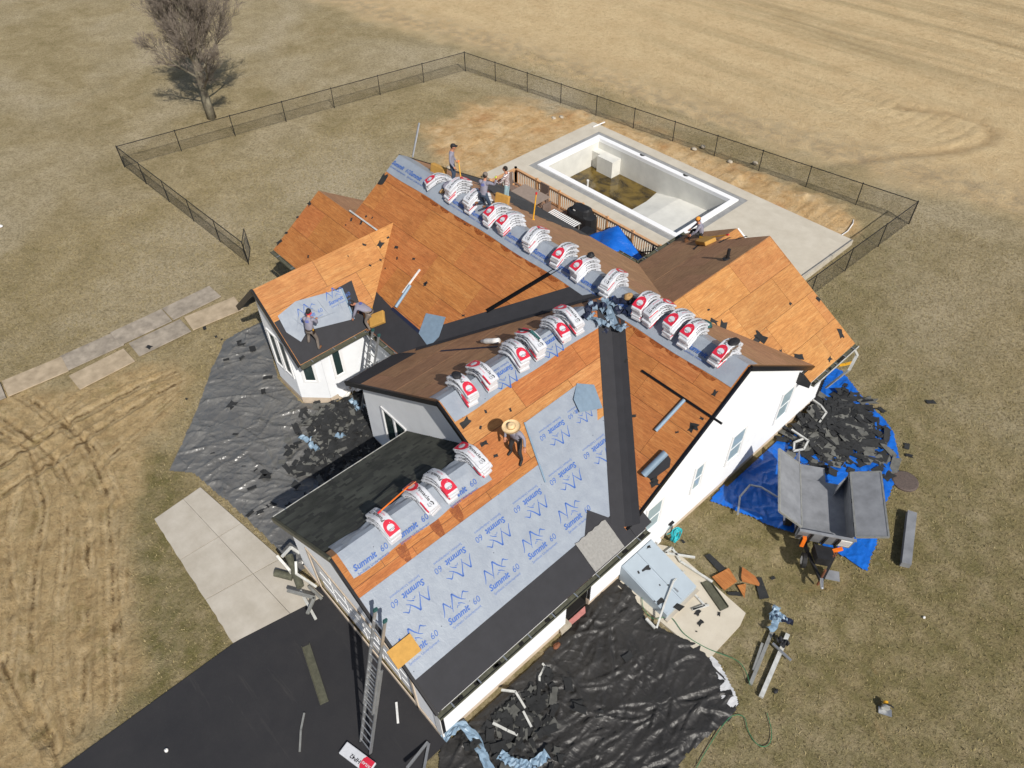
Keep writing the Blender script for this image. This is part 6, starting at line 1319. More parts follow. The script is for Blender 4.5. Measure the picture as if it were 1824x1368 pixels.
# ================================================================== TRAILER
def trailer():
    t = thing('dump_trailer', 'grey steel dump trailer with open side flaps by blue tarp', 'trailer', (3.0, 1.83, 0), R_(33.6)); Wt, Lt, z0, z1 = 1.56, 2.42, .72, 1.36; w2, l2_ = Wt/2, Lt/2
    k = MB(); k.box((0, 0, z0-.03), (Wt, Lt, .06)); k.build('bed_floor', 'steel', t)
    for s_, nm in ((-1, 'side_wall'), (1, 'side_wall')):
        k = MB(); k.box((s_*w2, 0, (z0+z1)/2), (.045, Lt, z1-z0)); wl = k.build(nm, 'steel', t)
        for i in range(5): k = MB(); k.box((s_*(w2+.045), -l2_+.15+i*(Lt-.3)/4, (z0+z1)/2-.03), (.045, .06, z1-z0-.08)); k.build('stake', 'steel_dark', wl)
        k = MB(); k.box((s_*w2, 0, z1+.02), (.07, Lt+.02, .04)); k.build('top_rail', 'steel', wl)
    k = MB(); k.prism([(-w2-.02, -l2_, z0), (w2+.02, -l2_, z0), (w2+.02, -l2_-.16, z1), (-w2-.02, -l2_-.16, z1)], (0, -.04, 0)); fw = k.build('front_wall', 'steel', t)
    for x in (-.42, 0, .36): k = MB(); k.bar((x, -l2_-.065, z0), (x, -l2_-.225, z1), .05, .05); k.build('stake', 'steel_dark', fw)
    k = MB(); k.box((0, -l2_-.19, z1+.02), (Wt+.08, .09, .04)); k.build('top_rail', 'steel', fw)
    k = MB(); k.prism([(.42, -l2_-.085, z0+.14), (.74, -l2_-.085, z0+.14), (.74, -l2_-.18, z1-.1), (.42, -l2_-.18, z1-.1)], (0, -.03, 0)); st = k.build('sticker', 'sticker', fw)
    for i in range(5): f_ = .2+i*.15; k = MB(); k.prism([(.45, -l2_-.117-.095*f_, z0+.14+.42*f_), (.71, -l2_-.117-.095*f_, z0+.14+.42*f_), (.71, -l2_-.122-.095*f_, z0+.16+.42*f_), (.45, -l2_-.122-.095*f_, z0+.16+.42*f_)], (0, -.006, 0)); k.build('print_line', 'ink_grey', st)
    # flaps: left up and out, right nearly flat
    for s_, out, up in ((-1, .80, .56), (1, .86, .30)):
        a = [(s_*(w2+.02), -l2_-.1, z1+.05), (s_*(w2+.02), l2_-.02, z1+.05), (s_*(w2+out), l2_-.02, z1+.05+up), (s_*(w2+out), -l2_-.1, z1+.05+up)]; nn = Vector((-s_*up, 0, out)).normalized()
        k = MB(); k.prism(a, nn*.035); fl = k.build('side_flap', 'steel', t)
        for e0, e1 in ((0, 1), (1, 2), (2, 3), (3, 0)): k = MB(); k.bar(Vector(a[e0])+nn*.02, Vector(a[e1])+nn*.02, .05, .06, up=tuple(nn)); k.build('flap_frame', 'alu_dull', fl)
        for i in range(3): k = MB(); y = -l2_+.3+i*.9; k.tube([(s_*w2, y, z1+.05), (s_*w2, y+.14, z1+.05)], .03, 8); k.build('hinge', 'steel_dark', fl)
    # rear doors swung back
    k = MB(); k.prism([(w2, l2_, z0), (w2-.36, l2_-.5, z0), (w2-.36, l2_-.5, z1-.05), (w2, l2_, z1-.05)], (.03, -.02, 0)); k.build('rear_door', 'steel', t)
    k = MB(); k.prism([(-w2, l2_, z0), (-w2+.02, l2_+.7, z0), (-w2+.02, l2_+.7, z1-.05), (-w2, l2_, z1-.05)], (.03, 0, 0)); k.build('rear_door', 'steel', t)
    k = MB(); k.box((-.25, l2_+.35, z0-.12), (1.0, .7, .04)); k.build('tail_ramp', 'steel', t)
    # chassis, wheels, tongue
    for s_ in (-.45, .45): k = MB(); k.box((s_, -.1, z0-.14), (.08, Lt+.2, .14)); k.build('chassis_rail', 'steel_dark', t)
    for s_ in (-1, 1):
        for y in (-.15, .55):
            wh = MB(); wh.tube([(s_*(w2+.02), y, .33), (s_*(w2+.22), y, .33)], .33, 20); w_ = wh.build('wheel', 'rubber', t); k = MB(); k.tube([(s_*(w2+.225), y, .33), (s_*(w2+.23), y, .33)], .19, 16); k.build('rim', 'wheel_white', w_)
        k = MB(); k.box((s_*(w2+.13), .2, .70), (.26, 1.5, .03)); k.build('fender', 'steel_dark', t)
    for s_ in (-1, 1): k = MB(); k.bar((s_*.5, -l2_-.1, z0-.14), (.02*s_, -l2_-1.25, .5), .08, .1); k.build('tongue_beam', 'steel_dark', t)
    k = MB(); k.prism([(-.3, -l2_-.3, z0-.1), (.3, -l2_-.3, z0-.1), (.2, -l2_-.78, z0-.1), (-.2, -l2_-.78, z0-.1)], (0, 0, .34)); k.build('pump_box', 'steel_dark', t)
    k = MB(); k.box((.34, -l2_-.95, .45), (.42, .34, .02)); k.build('drip_plate', 'steel', t)
    k = MB(); k.tube([(0, -l2_-1.2, .52), (0, -l2_-1.5, .52)], [.06, .045], 10); k.ball((0, -l2_-1.5, .52), .055, 10, 6); k.build('coupler', 'alu', t)
    k = MB(); k.tube([(0, -l2_-1.15, .1), (0, -l2_-1.15, .95)], .035, 10); k.build('jack', 'rust', t)
    k = MB(); k.tube([(-.44, -l2_-.65, .5), (-.56, -l2_-.65, .5)], .24, 18); sw = k.build('spare_wheel', 'rubber', t); k = MB(); k.tube([(-.43, -l2_-.65, .5), (-.57, -l2_-.65, .5)], .13, 14); k.build('rim', 'wheel_white', sw)
    k = MB(); k.box((-.62, -l2_-.28, .95), (.11, .12, .42)); bn = k.build('binder', 'orange_paint', t); k = MB(); k.box((-.7, -l2_-.27, .95), (.05, .05, .34)); k.build('binder_bar', 'steel_dark', bn)
    k = MB(); k.bar((.2, -l2_-.42, .9), (.52, -l2_-.30, 1.0), .09, .09); k.build('binder', 'orange_paint', t)
    k = MB(); r_ = random.Random(4)
    for i in range(40): a = (r_.uniform(.0, .35), -l2_-.45+r_.uniform(-.12, .1), .82+r_.uniform(0, .12)); k.tube([a, (a[0]+r_.uniform(-.08, .08), a[1]+r_.uniform(-.08, .08), a[2]+r_.uniform(-.04, .04))], .014, 5)
    ch = k.build('chain_heap', 'rust', t); tag(ch, kind='stuff')
trailer()
# ================================================================== YARD THINGS, RIGHT SIDE
b = MB(); q = [G(u, v, .0) for u, v in ((1601, 1010), (1618, 1014), (1628, 922), (1612, 917))]; b.prism([(*p[:2], .06) for p in q], (0, 0, .22)); o = b.build('steel_panel', 'steel', world=True); tag(o, 'long grey steel tailgate panel standing on lawn right of trailer', 'steel panel')
p = G(1612, 857); b = MB(); b.lathe([(0, .05), (.40, .045), (.44, .02), (.44, -.05)], (p[0], p[1], 0), 26); 
o = b.build('drain_cover', 'drain_cover', world=True); tag(o, 'round brown drain cover in grass right of blue tarp', 'drain cover')
# bulkhead cellar door
def bulkhead():
    t = thing('cellar_bulkhead', 'pale blue grey sloping cellar bulkhead doors against wall', 'cellar door', (.02, -3.72, 0)); y0, y1, L, ht, hb_ = -.68, .72, 1.85, .78, .3
    b = MB(); b.prism([(0, y0, 0), (L, y0, 0), (L, y0, hb_), (0, y0, ht)], (0, y1-y0, 0)); b.build('frame', 'bulkhead', t)
    for a, c in ((y0+.03, (y0+y1)/2-.006), ((y0+y1)/2+.006, y1-.03)):
        k = MB(); sl_ = (hb_-ht)/L; k.prism([(.02, a, ht+.003+sl_*.02), (L-.02, a, hb_+.004), (L-.02, c, hb_+.004), (.02, c, ht+.003+sl_*.02)], (0, 0, .025)); d = k.build('door_leaf', 'bulkhead', t)
    k = MB(); k.box((L-.3, (y0+y1)/2+.08, hb_+.13), (.16, .04, .04)); k.build('handle', 'bracket', d)
    k = MB(); k.box((L+.05, (y0+y1)/2, .06), (.1, y1-y0+.1, .12)); k.build('sill', 'concrete', t)
bulkhead()
pad = Gs([(1160, 975), (1195, 975), (1328, 1093), (1318, 1115), (1265, 1172), (1240, 1150), (1180, 1110)]); pad = [(.05, -2.55)]+pad[1:5]+[(3.3, -4.5), (.1, -4.62)]
o = sheet('concrete_pad', pad, .035, .09, 'concrete_tan')
# gutter and downspout pieces
def pipe(name, label, px_, r, mat='pvc_white', z=.05, cat='downspout', zs=None):
    pts = [G(u, v, (zs[i] if zs else z)) for i, (u, v) in enumerate(px_)]; b = MB()
    for a, c in zip(pts[:-1], pts[1:]): b.bar(a, Vector(c)+(Vector(c)-Vector(a)).normalized()*r*.5, r*2, r*1.5)
    o = b.build(name, mat, world=True); tag(o, label, cat); return o
pipe('gutter_piece', 'white bent gutter piece on pad beside teal hose', [(1238, 993), (1185, 985), (1197, 976), (1212, 1000), (1268, 1036)], .035, 'gutter_white', .12)
pipe('gutter_piece', 'white zigzag gutter scrap on concrete pad', [(1236, 1058), (1243, 1065), (1255, 1078), (1234, 1086), (1262, 1078)], .03, 'gutter_white', .09)
pipe('downspout', 'long grey downspout lying over the cellar bulkhead', [(1218, 1018), (1200, 1035), (1183, 1078), (1170, 1118)], .026, 'gutter_white', zs=[.12, .55, .45, .15])
pipe('downspout', 'short white downspout elbow on tarp beside bulkhead', [(1151, 1102), (1166, 1118)], .04, 'gutter_white', .14)
pipe('downspout', 'long white gutter lying alone on the right lawn', [(1403, 1130), (1356, 1240)], .06, 'gutter_white', .06, 'gutter'); pipe('downspout', 'long blue grey gutter parallel to white one on lawn', [(1377, 1120), (1337, 1218)], .05, 'alu_dull', .05, 'gutter'); pipe('downspout', 'short thin metal piece left of lawn gutters', [(1358, 1146), (1342, 1193)], .035, 'alu_dull', .05, 'gutter'); pipe('downspout', 'short metal piece crossing the lawn gutters', [(1376, 1146), (1408, 1176)], .035, 'alu', .13, 'gutter')
film('release_film', 'crumpled pale blue membrane bundle at top of lawn gutters', [(Vector(G(u, v, .1)), L, .2, a) for u, v, L, a in ((1380, 1092, .45, 1.9), (1395, 1108, .5, .4), (1385, 1105, .5, .9), (1378, 1118, .5, 1.7), (1384, 1098, .35, 2.4))], 11, ('blue_scrap', 'membrane_edge'))
film('black_film', 'black film scrap caught on lawn gutters', [(Vector(G(u, v, .1)), .3, .15, a) for u, v, a in ((1390, 1143, .5), (1394, 1150, 1.4))], 13, ('membrane', 'membrane'))
pipe('gutter_piece', 'white bent gutter scrap on tarp, hooked at top', [(966, 1182), (971, 1187), (961, 1205), (961, 1235)], .028, 'gutter_white', .14); pipe('gutter_piece', 'white angled gutter scrap on shingle scraps by garage', [(893, 1229), (918, 1232), (935, 1260)], .03, 'gutter_white', .2); pipe('gutter_piece', 'white short gutter scrap among tarp shingles', [(932, 1267), (946, 1294)], .03, 'gutter_white', .2); pipe('gutter_piece', 'white flat trim scrap on tarp near blue film', [(878, 1288), (903, 1301), (921, 1309)], .035, 'gutter_white', .18)
pipe('gutter_piece', 'white thin trim scrap lying on asphalt below garage corner', [(706, 1251), (709, 1287)], .03, 'pvc_white', .05, 'trim scrap'); pipe('gutter_piece', 'thin grey bent trim scrap alone on driveway', [(542, 1270), (536, 1300), (534, 1338)], .025, 'alu_dull', .05, 'trim scrap')
for px_, lab in (([(1448, 712), (1462, 722), (1472, 735), (1460, 752)], 'bent white gutter on shingle heap near wall'), ([(1410, 765), (1440, 785), (1432, 800), (1414, 803), (1415, 788), (1430, 782)], 'white gutter loop on shingle heap beside trailer'), ([(1314, 917), (1318, 885), (1336, 864), (1356, 868), (1384, 885)], 'long arched grey gutter on blue tarp left of trailer')): pipe('gutter_piece', lab, px_, .03, 'gutter_white' if 'white' in lab else 'alu', .32 if 'heap' in lab else .2)
pipe('downspout', 'grey downspout hanging off rear gutter corner', [(1521, 620), (1527, 632), (1513, 658), (1472, 690)], .045, 'gutter_white', zs=[2.9, 2.5, 1.9, .4])
pipe('flashing_strip', 'yellow tape strip caught under rear gutter', [(1488, 652), (1505, 649), (1517, 646)], .04, 'yellow_paint', 1.6, 'tape')
# black old gutters and plywood pieces on pad
def board(name, label, px_, z, th, mat, cat):
    q = [G(u, v, z) for u, v in px_]; b = MB(); b.prism([(*p[:2], z) for p in q], (0, 0, th)); o = b.build(name, mat, world=True); tag(o, label, cat); return o
def chan(label, a, c, w, mat, z=.05):
    A, B = Vector(G(*a, z)), Vector(G(*c, z)); d = (B-A).normalized(); x = Vector((-d.y, d.x, 0)); prof = [(-w/2, .1), (-w/2, 0), (w/2, 0), (w/2, .1), (w/2-.012, .1), (w/2-.012, .012), (-w/2+.012, .012), (-w/2+.012, .1)]; k = MB(); k.prism([A+x*p+Vector((0, 0, q-.02)) for p, q in prof], B-A); o = k.build('old_gutter', mat, world=True); tag(o, label, 'gutter'); return o
chan('wide black old gutter lying across concrete pad', (1255, 1035), (1290, 1085), .3, 'gutter_in'); chan('long dark gutter channel lying flat on the driveway', (545, 1150), (578, 1252), .24, 'gutter_in', .03)
board('plywood_scrap', 'charred orange plywood offcut nearest the black gutter', [(1268, 1028), (1298, 1012), (1313, 1036), (1290, 1052)], .06, .02, 'plywood', 'plywood scrap'); board('plywood_scrap', 'pentagonal orange plywood offcut on right lawn', [(1320, 1028), (1322, 1010), (1345, 1027), (1353, 1040), (1352, 1044), (1322, 1036)], .05, .02, 'plywood', 'plywood scrap'); board('plywood_scrap', 'small triangular orange plywood offcut on right lawn', [(1313, 1043), (1329, 1040), (1326, 1066)], .04, .02, 'plywood', 'plywood scrap')
board('shingle_strip', 'long black shingle strip behind plywood offcuts', [(1255, 990), (1264, 986), (1292, 1012), (1282, 1020)], .03, .01, 'shingle_scrap', 'shingle strip'); board('shingle_strip', 'black rectangular shingle under the pentagonal offcut', [(1344, 1030), (1356, 1028), (1370, 1065), (1353, 1068)], .02, .01, 'shingle_scrap', 'shingle strip'); board('shingle_strip', 'black shingle strip below the charred offcut', [(1295, 1055), (1316, 1054), (1320, 1062), (1298, 1060)], .03, .01, 'shingle_scrap', 'shingle strip')
for u, v, s_ in ((1150, 1013, .3), (1137, 1020, .1), (1174, 1072, .3), (1205, 1080, .38), (1155, 975, .14), (1190, 1043, .06), (1175, 1043, .06)): p = onpl(u, v, (.02, -3.72, .78), (-.26, 0, -1)); o = scrap(p, s_, rnd.uniform(0, 3), 'dark felt scrap on the cellar bulkhead', 'scraps on the bulkhead', z=float(p[2])+.03)
for u, v, s_ in ((1243, 1092, .26), (1247, 1111, .22), (1280, 1095, .14), (1240, 1126, .06)): scrap(G(u, v), s_, rnd.uniform(0, 3), 'dark felt scrap on the concrete pad', 'scraps on the pad', z=.04)
# hoses, cords
b = MB(); c0 = Vector((.16, -2.05, .35)); pts = []
for i in range(150): a = i*.42; pts.append(c0+Vector((.10+.05*math.sin(i*.9)+.1*(i/150), math.cos(a)*(.17+.05*math.sin(i*.37)), math.sin(a)*(.30+.05*math.sin(i*.53)))))
b.tube(pts+[Vector(G(1205, 945, .03)), Vector(G(1188, 952, .03))], .014, 6); o = b.build('garden_hose', 'hose_teal', world=True, smooth=True); tag(o, 'coiled teal garden hose hanging on the right wall', 'hose')
b = MB(); b.box((.05, -2.05, .72), (.1, .2, .05)); o = b.build('hose_hanger', 'steel_dark', world=True); tag(o, 'dark hose hanger bracket on right wall', 'hose hanger')
b = MB(); b.box((.06, -2.62, .30), (.09, .18, .14)); o = b.build('outlet_box', 'trim_white', world=True); tag(o, 'small white wall vent box left of teal hose', 'vent')
def cord(label, px_, r, mat, z=.02):
    P_ = [Vector(G(u, v, z)) for u, v in px_]; pts = []
    for i in range(len(P_)-1):
        p0, p1, p2, p3 = P_[max(i-1, 0)], P_[i], P_[i+1], P_[min(i+2, len(P_)-1)]
        for k in range(6): t_ = k/6; pts.append(.5*((2*p1)+(-p0+p2)*t_+(2*p0-5*p1+4*p2-p3)*t_**2+(-p0+3*p1-3*p2+p3)*t_**3))
    b = MB(); b.tube(pts+[P_[-1]], r, 5); o = b.build('green_hose', mat, world=True); tag(o, label, 'cord'); return o
cord('thin green cord looping over lawn at bottom right', [(1240, 1368), (1262, 1330), (1285, 1295), (1305, 1275), (1325, 1277), (1332, 1300), (1345, 1322), (1360, 1330), (1372, 1322), (1374, 1300), (1366, 1270)], .011, 'cord_green'); cord('thin green cord from bulkhead across pad to lawn', [(1143, 1062), (1147, 1085), (1165, 1102), (1195, 1100), (1220, 1130), (1260, 1155), (1310, 1175), (1328, 1195), (1336, 1220)], .011, 'cord_green', .09)
# saw and small items on lawn
def saw():
    p = G(1576, 1268); t = thing('circular_saw', 'grey and yellow circular saw standing on the lawn', 'saw', (p[0], p[1], 0), .5)
    k = MB(); k.box((0, 0, .02), (.34, .2, .02)); k.build('base_plate', 'alu', t); k = MB(); k.tube([(-.02, .03, .14), (-.02, .09, .14)], .11, 18); k.build('blade_guard', 'alu_dull', t); k = MB(); k.tube([(-.02, .09, .15), (-.02, .22, .15)], .06, 12); k.build('motor', 'yellow_paint', t); k = MB(); k.tube([(-.1, .1, .2), (.06, .1, .26), (.16, .1, .18)], .022, 8); k.build('handle', 'rubber', t)
saw()
lump('black_glove', 'small black object on lawn below lawn gutters', 'glove', G(1382, 1232), (.05, .09, .04), 'cover_black', seed=2)
lump('paper_scrap', 'tiny white scrap alone on the right lawn', 'scrap', G(1646, 1100), (.04, .05, .02), 'sticker', seed=3); lump('paper_scrap', 'white object lying on lawn at left picture edge', 'scrap', G(2, 404), (.12, .1, .06), 'sticker', seed=5); lump('drink_can', 'tiny white can lying on driveway', 'can', G(297, 1337), (.06, .05, .05), 'sticker', seed=6)
# rocks on the bare ground behind the pool
for i, (u, v) in enumerate(((986, 212), (1000, 210), (1345, 292), (1252, 263), (1236, 267), (1300, 290), (800, 300))): lump('rock', 'tan rock on bare ground around the pool', 'rock', G(u, v, .05), (.16, .12, .09), 'stone', seed=i)['group'] = 'rocks around the pool'
# ================================================================== LEFT: WOOD MATS, GUTTER HEAP
mats_ = [((-22.07, -8.03), 'mat_grey', 'grey access mat nearest fence end in left row'), ((-22.02, -10.36), 'mat_grey', 'second access mat of the left row'), ((-21.97, -12.5), 'mat_grey', 'third access mat of the left row'), ((-22.02, -14.75), 'mat_wood', 'pale new plywood access mat in left row'), ((-20.7, -7.65), 'mat_wood', 'brown access mat beside the bay corner'), ((-20.8, -10.06), 'mat_grey', 'grey access mat with dark scrap in right row'), ((-20.6, -12.6), 'mat_wood', 'third access mat of the right row'), ((-22.2, -17.1), 'mat_grey', 'access mat cut off by left picture edge')]
for i, ((x, y), mt, lab) in enumerate(mats_):
    b = MB(); b.box((0, 0, .02), (1.1, 2.28, .04)); o = b.build('access_mat', mt); o.location = (x, y, .0+.004*(i % 2)); o.rotation_euler = (random.uniform(-.01, .01), 0, (.03, 0, -.02, -.08, -.1, 0, .04, -.08)[i]); tag(o, lab, 'access mat', 'plywood access mats'); md = o.modifiers.new('b', 'BEVEL'); md.width = .008
scrap(G(266, 620), .3, .3, 'dark shingle scrap lying on grey access mat', 'scrap on mat', z=.05)
pipe('gutter_piece', 'bent white gutter standing in heap left of garage', [(502, 992), (518, 975), (533, 985)], .04, 'gutter_white', zs=[.9, .9, .8]); pipe('gutter_piece', 'white gutter leaning over black rolls by garage', [(493, 990), (515, 1015), (518, 1020)], .04, 'gutter_white', zs=[.8, .5, .3]); pipe('gutter_piece', 'long white gutter against garage front corner', [(527, 1000), (528, 1022), (563, 1045)], .035, 'gutter_white', zs=[.8, .6, .4]); pipe('gutter_piece', 'grey square downspout across the gutter heap', [(512, 1052), (560, 1065), (548, 1092)], .045, 'alu_dull', .35); pipe('gutter_piece', 'thin white downspout at bottom of gutter heap', [(535, 1052), (562, 1102)], .04, 'gutter_white', .2); pipe('gutter_piece', 'short grey gutter by garage wall foot', [(550, 1045), (572, 1066)], .04, 'alu_dull', .12)
for u0, v0, u1, v1, z, lab in ((490, 1020, 522, 1028, .12, 'black felt roll lying on walk by gutter heap'), (515, 990, 535, 1045, .45, 'black felt roll leaning in gutter heap')):
    b = MB(); A_, B_ = Vector(G(u0, v0, z)), Vector(G(u1, v1, z*.6)); b.tube([A_, B_], .12, 16); o = b.build('felt_roll', 'gutter_in', world=True); tag(o, lab, 'felt roll')
# door threshold things on the right side
board('door_mat', 'pink brick coloured mat at the side door', [(1012, 1107), (1042, 1080), (1043, 1092), (1018, 1113)], .06, .02, 'brick_red', 'mat'); board('stone_step', 'pale stone block by the side door', [(992, 1118), (1008, 1106), (1018, 1116), (1000, 1132)], .08, .16, 'stone', 'stone')
b = MB(); v_, f_ = text('20', .12); 
p = G(985, 1140); lump('brown_pot', 'small brown clay piece beside garage wall', 'clay pot', (.25, -7.35, .02), (.09, .13, .06), 'rust', seed=9)
# ================================================================== PEOPLE
POSES = {
 'stand': dict(pelvis=(0, 0, .93), belly=(0, .01, 1.1), chest=(0, .03, 1.3), neck=(0, .03, 1.48), head=(0, .07, 1.61), sh=(.185, .01, 1.42), el=(.26, -.02, 1.14), wr=(.26, .12, .92), hip=(.1, 0, .88), kn=(.12, .05, .49), an=(.13, -.02, .09), to=(.16, .16, .04)),
 'hat': dict(pelvis=(0, -.02, .90), belly=(0, .03, 1.07), chest=(0, .1, 1.25), neck=(0, .17, 1.41), head=(0, .24, 1.52), sh=(.19, .12, 1.36), el=(.33, .0, 1.1), wr=(.30, .1, .86), hip=(.11, -.02, .86), kn=(.15, .08, .48), an=(.17, -.02, .09), to=(.2, .16, .04)),
 'bend': dict(pelvis=(0, -.18, .80), belly=(0, .0, .92), chest=(0, .2, 1.0), neck=(0, .38, 1.03), head=(0, .52, 1.02), sh=(.17, .3, 1.0), el=(.27, .38, .74), wr=(.22, .5, .5), hip=(.11, -.16, .77), kn=(.16, .02, .44), an=(.17, -.12, .09), to=(.2, .06, .04)),
 'sit': dict(pelvis=(0, 0, .14), belly=(0, .06, .28), chest=(0, .15, .46), neck=(0, .22, .63), head=(0, .28, .75), sh=(.18, .18, .58), el=(.27, .3, .36), wr=(.22, .48, .18), hip=(.11, .03, .13), kn=(.2, .40, .34), an=(.18, .52, .08), to=(.2, .68, .04)),
 'kneel': dict(pelvis=(0, 0, .46), belly=(0, .04, .6), chest=(0, .12, .8), neck=(0, .16, .97), head=(0, .2, 1.09), sh=(.185, .12, .92), el=(.28, .24, .72), wr=(.22, .45, .66), hip=(.1, 0, .43), kn=(.17, .22, .08), an=(.16, -.2, .08), to=(.16, -.36, .05)),
}
RAD = dict(pelvis=(.155, .12), belly=(.14, .105), chest=(.165, .115), neck=(.058, .058), head=(.06, .06), sh=.075, el=.05, wr=.036, hip=.092, kn=.066, an=.047, to=.042)
def person(label, base, heading, pose, zf, cols, over=None, hat=None, scale=.95, hairy=True, extras=()):
    P = {k: Vector(v) for k, v in POSES[pose].items()}; J = {}
    for k in ('pelvis', 'belly', 'chest', 'neck', 'head'): J[k] = P[k]
    for s, nm in ((-1, 'l'), (1, 'r')):
        for k in ('sh', 'el', 'wr', 'hip', 'kn', 'an', 'to'): J[nm+k] = Vector((P[k].x*s, P[k].y, P[k].z))
    for k, v in (over or {}).items(): J[k] = Vector(v)
    ch, sh_ = math.cos(heading), math.sin(heading); bx, by__ = base[0], base[1]; bz = zf(bx, by__)
    def foot(v):
        wx = bx+scale*(v.x*ch-v.y*sh_); wy = by__+scale*(v.x*sh_+v.y*ch); return (zf(wx, wy)-bz)/scale
    lows = min(foot(J['lan']), foot(J['ran'])) if pose != 'sit' else 0
    for nm in 'lr':
        d = foot(J[nm+'an']); J[nm+'an'].z += d; J[nm+'to'].z += foot(J[nm+'to'])
        J[nm+'kn'].z += (d*.55 if pose != 'kneel' else foot(J[nm+'kn']))
    if pose != 'sit':
        for k in list(J):
            if k[1:] not in ('kn', 'an', 'to'): J[k].z += lows*.6
        for nm in 'lr': J[nm+'kn'].z += lows*.25
    chain = [('pelvis', 'belly'), ('belly', 'chest'), ('chest', 'neck'), ('neck', 'head')]
    for nm in 'lr': chain += [('chest', nm+'sh'), (nm+'sh', nm+'el'), (nm+'el', nm+'wr'), ('pelvis', nm+'hip'), (nm+'hip', nm+'kn'), (nm+'kn', nm+'an'), (nm+'an', nm+'to')]
    keys = list(J); idx = {k: i for i, k in enumerate(keys)}; me = bpy.data.meshes.new('sk'); me.from_pydata([J[k] for k in keys], [(idx[a], idx[b_]) for a, b_ in chain], []); ob = bpy.data.objects.new('sk', me); COL.objects.link(ob)
    ob.modifiers.new('skin', 'SKIN'); sv_ = me.skin_vertices[0].data
    for k in keys:
        r = RAD.get(k) or RAD.get(k[1:]); sv_[idx[k]].radius = r if isinstance(r, tuple) else (r, r); sv_[idx[k]].use_root = (k == 'pelvis')
    ob.modifiers.new('sub', 'SUBSURF').levels = 1; bpy.context.view_layer.update()
    ev = ob.evaluated_get(bpy.context.evaluated_depsgraph_get()); tm = ev.to_mesh(); V = [v.co.copy() for v in tm.vertices]; F = [tuple(p.vertices) for p in tm.polygons]; ev.to_mesh_clear(); bpy.data.objects.remove(ob)
    b = MB(); b.add(V, F); S_, PN, SK, SH = 0, 1, 2, 3; segs = []
    for a, c in chain:
        k = c[1:] if c[0] in 'lr' and c not in ('belly',) else c
        mt = {'belly': S_, 'chest': S_, 'neck': S_, 'head': SK, 'sh': S_, 'el': S_, 'wr': S_, 'hip': PN, 'kn': PN, 'an': PN, 'to': SH}[k]; segs.append((J[a], J[c], mt))
    for i, f in enumerate(b.f):
        c = sum((Vector(b.v[j]) for j in f), Vector())/len(f); best = (9, 0)
        for a, e, mt in segs:
            ab = e-a; t_ = max(0, min(1, (c-a).dot(ab)/max(ab.length_squared, 1e-9))); d = (c-(a+ab*t_)).length
            if d < best[0]: best = (d, mt)
        b.mi[i] = best[1]
    for nm in 'lr':   # hand: palm and five separate fingers
        w, e = J[nm+'wr'], J[nm+'el']; d = (w-e).normalized(); x = d.orthogonal().normalized(); y = d.cross(x)
        b.tube([w-d*.02, w+d*.04, w+d*.085], [.03, .042, .036], 8, 2)
        for q in range(4): o_ = x*(q-1.5)*.019; L = (.06, .072, .068, .052)[q]; b.tube([w+d*.075+o_, w+d*(.075+L*.55)+o_+y*.006, w+d*(.075+L)+o_*.95+y*.022], [.0105, .0095, .007], 6, 2)
        b.tube([w+d*.02+x*.034, w+d*.055+x*.058+y*.008, w+d*.085+x*.06+y*.02], [.0125, .0105, .008], 6, 2)
    # head with face
    hd = J['head']; fwd = Vector((0, 1, 0)) if pose not in ('bend',) else Vector((0, .6, -.8)); fwd.normalize(); upv = Vector((0, 0, 1)) if pose != 'bend' else Vector((0, .8, .6)); rt = fwd.cross(upv).normalized(); c0 = hd+upv*.04
    R3 = Matrix((rt, fwd, upv)).transposed(); hb_ = MB(); hb_.ball((0, 0, 0), (.078, .098, .118), 14, 10)
    hb_.v = [(x_*(1-.22*max(0, -z_/.118)), y_+(.012 if (z_ < -.02 and y_ > 0) else 0), z_) for x_, y_, z_ in hb_.v]
    hb_.ball((0, .103, -.012), (.014, .02, .022), 6, 5)
    for s in (-1, 1): hb_.ball((s*.08, -.005, -.01), (.012, .024, .032), 6, 5); hb_.ball((s*.03, .088, .014), (.012, .008, .008), 6, 4)
    hb_.ball((0, .092, -.06), (.026, .008, .007), 6, 4)
    nb0 = len(b.f); b.add([c0+R3 @ Vector(v) for v in hb_.v], hb_.f, 2); nf = len(hb_.f)
    t_ = thing('person', label, 'person', (bx, by__, bz), heading); t_.scale = (scale,)*3
    mats = [cols['shirt'], cols['pants'], 'skin', cols['shoe']]; body = b.build('body', mats, t_, smooth=True)
    M4 = Matrix.Translation(c0) @ R3.to_4x4()
    if hairy:
        k = MB(); k.ball((0, -.014, .018), (.086, .1, .112), 14, 10); k.v = [(x_, y_, max(z_, -.05 if y_ < 0 else .045)) for x_, y_, z_ in k.v]; k.build('hair', 'hair', t_, smooth=True, M=M4)
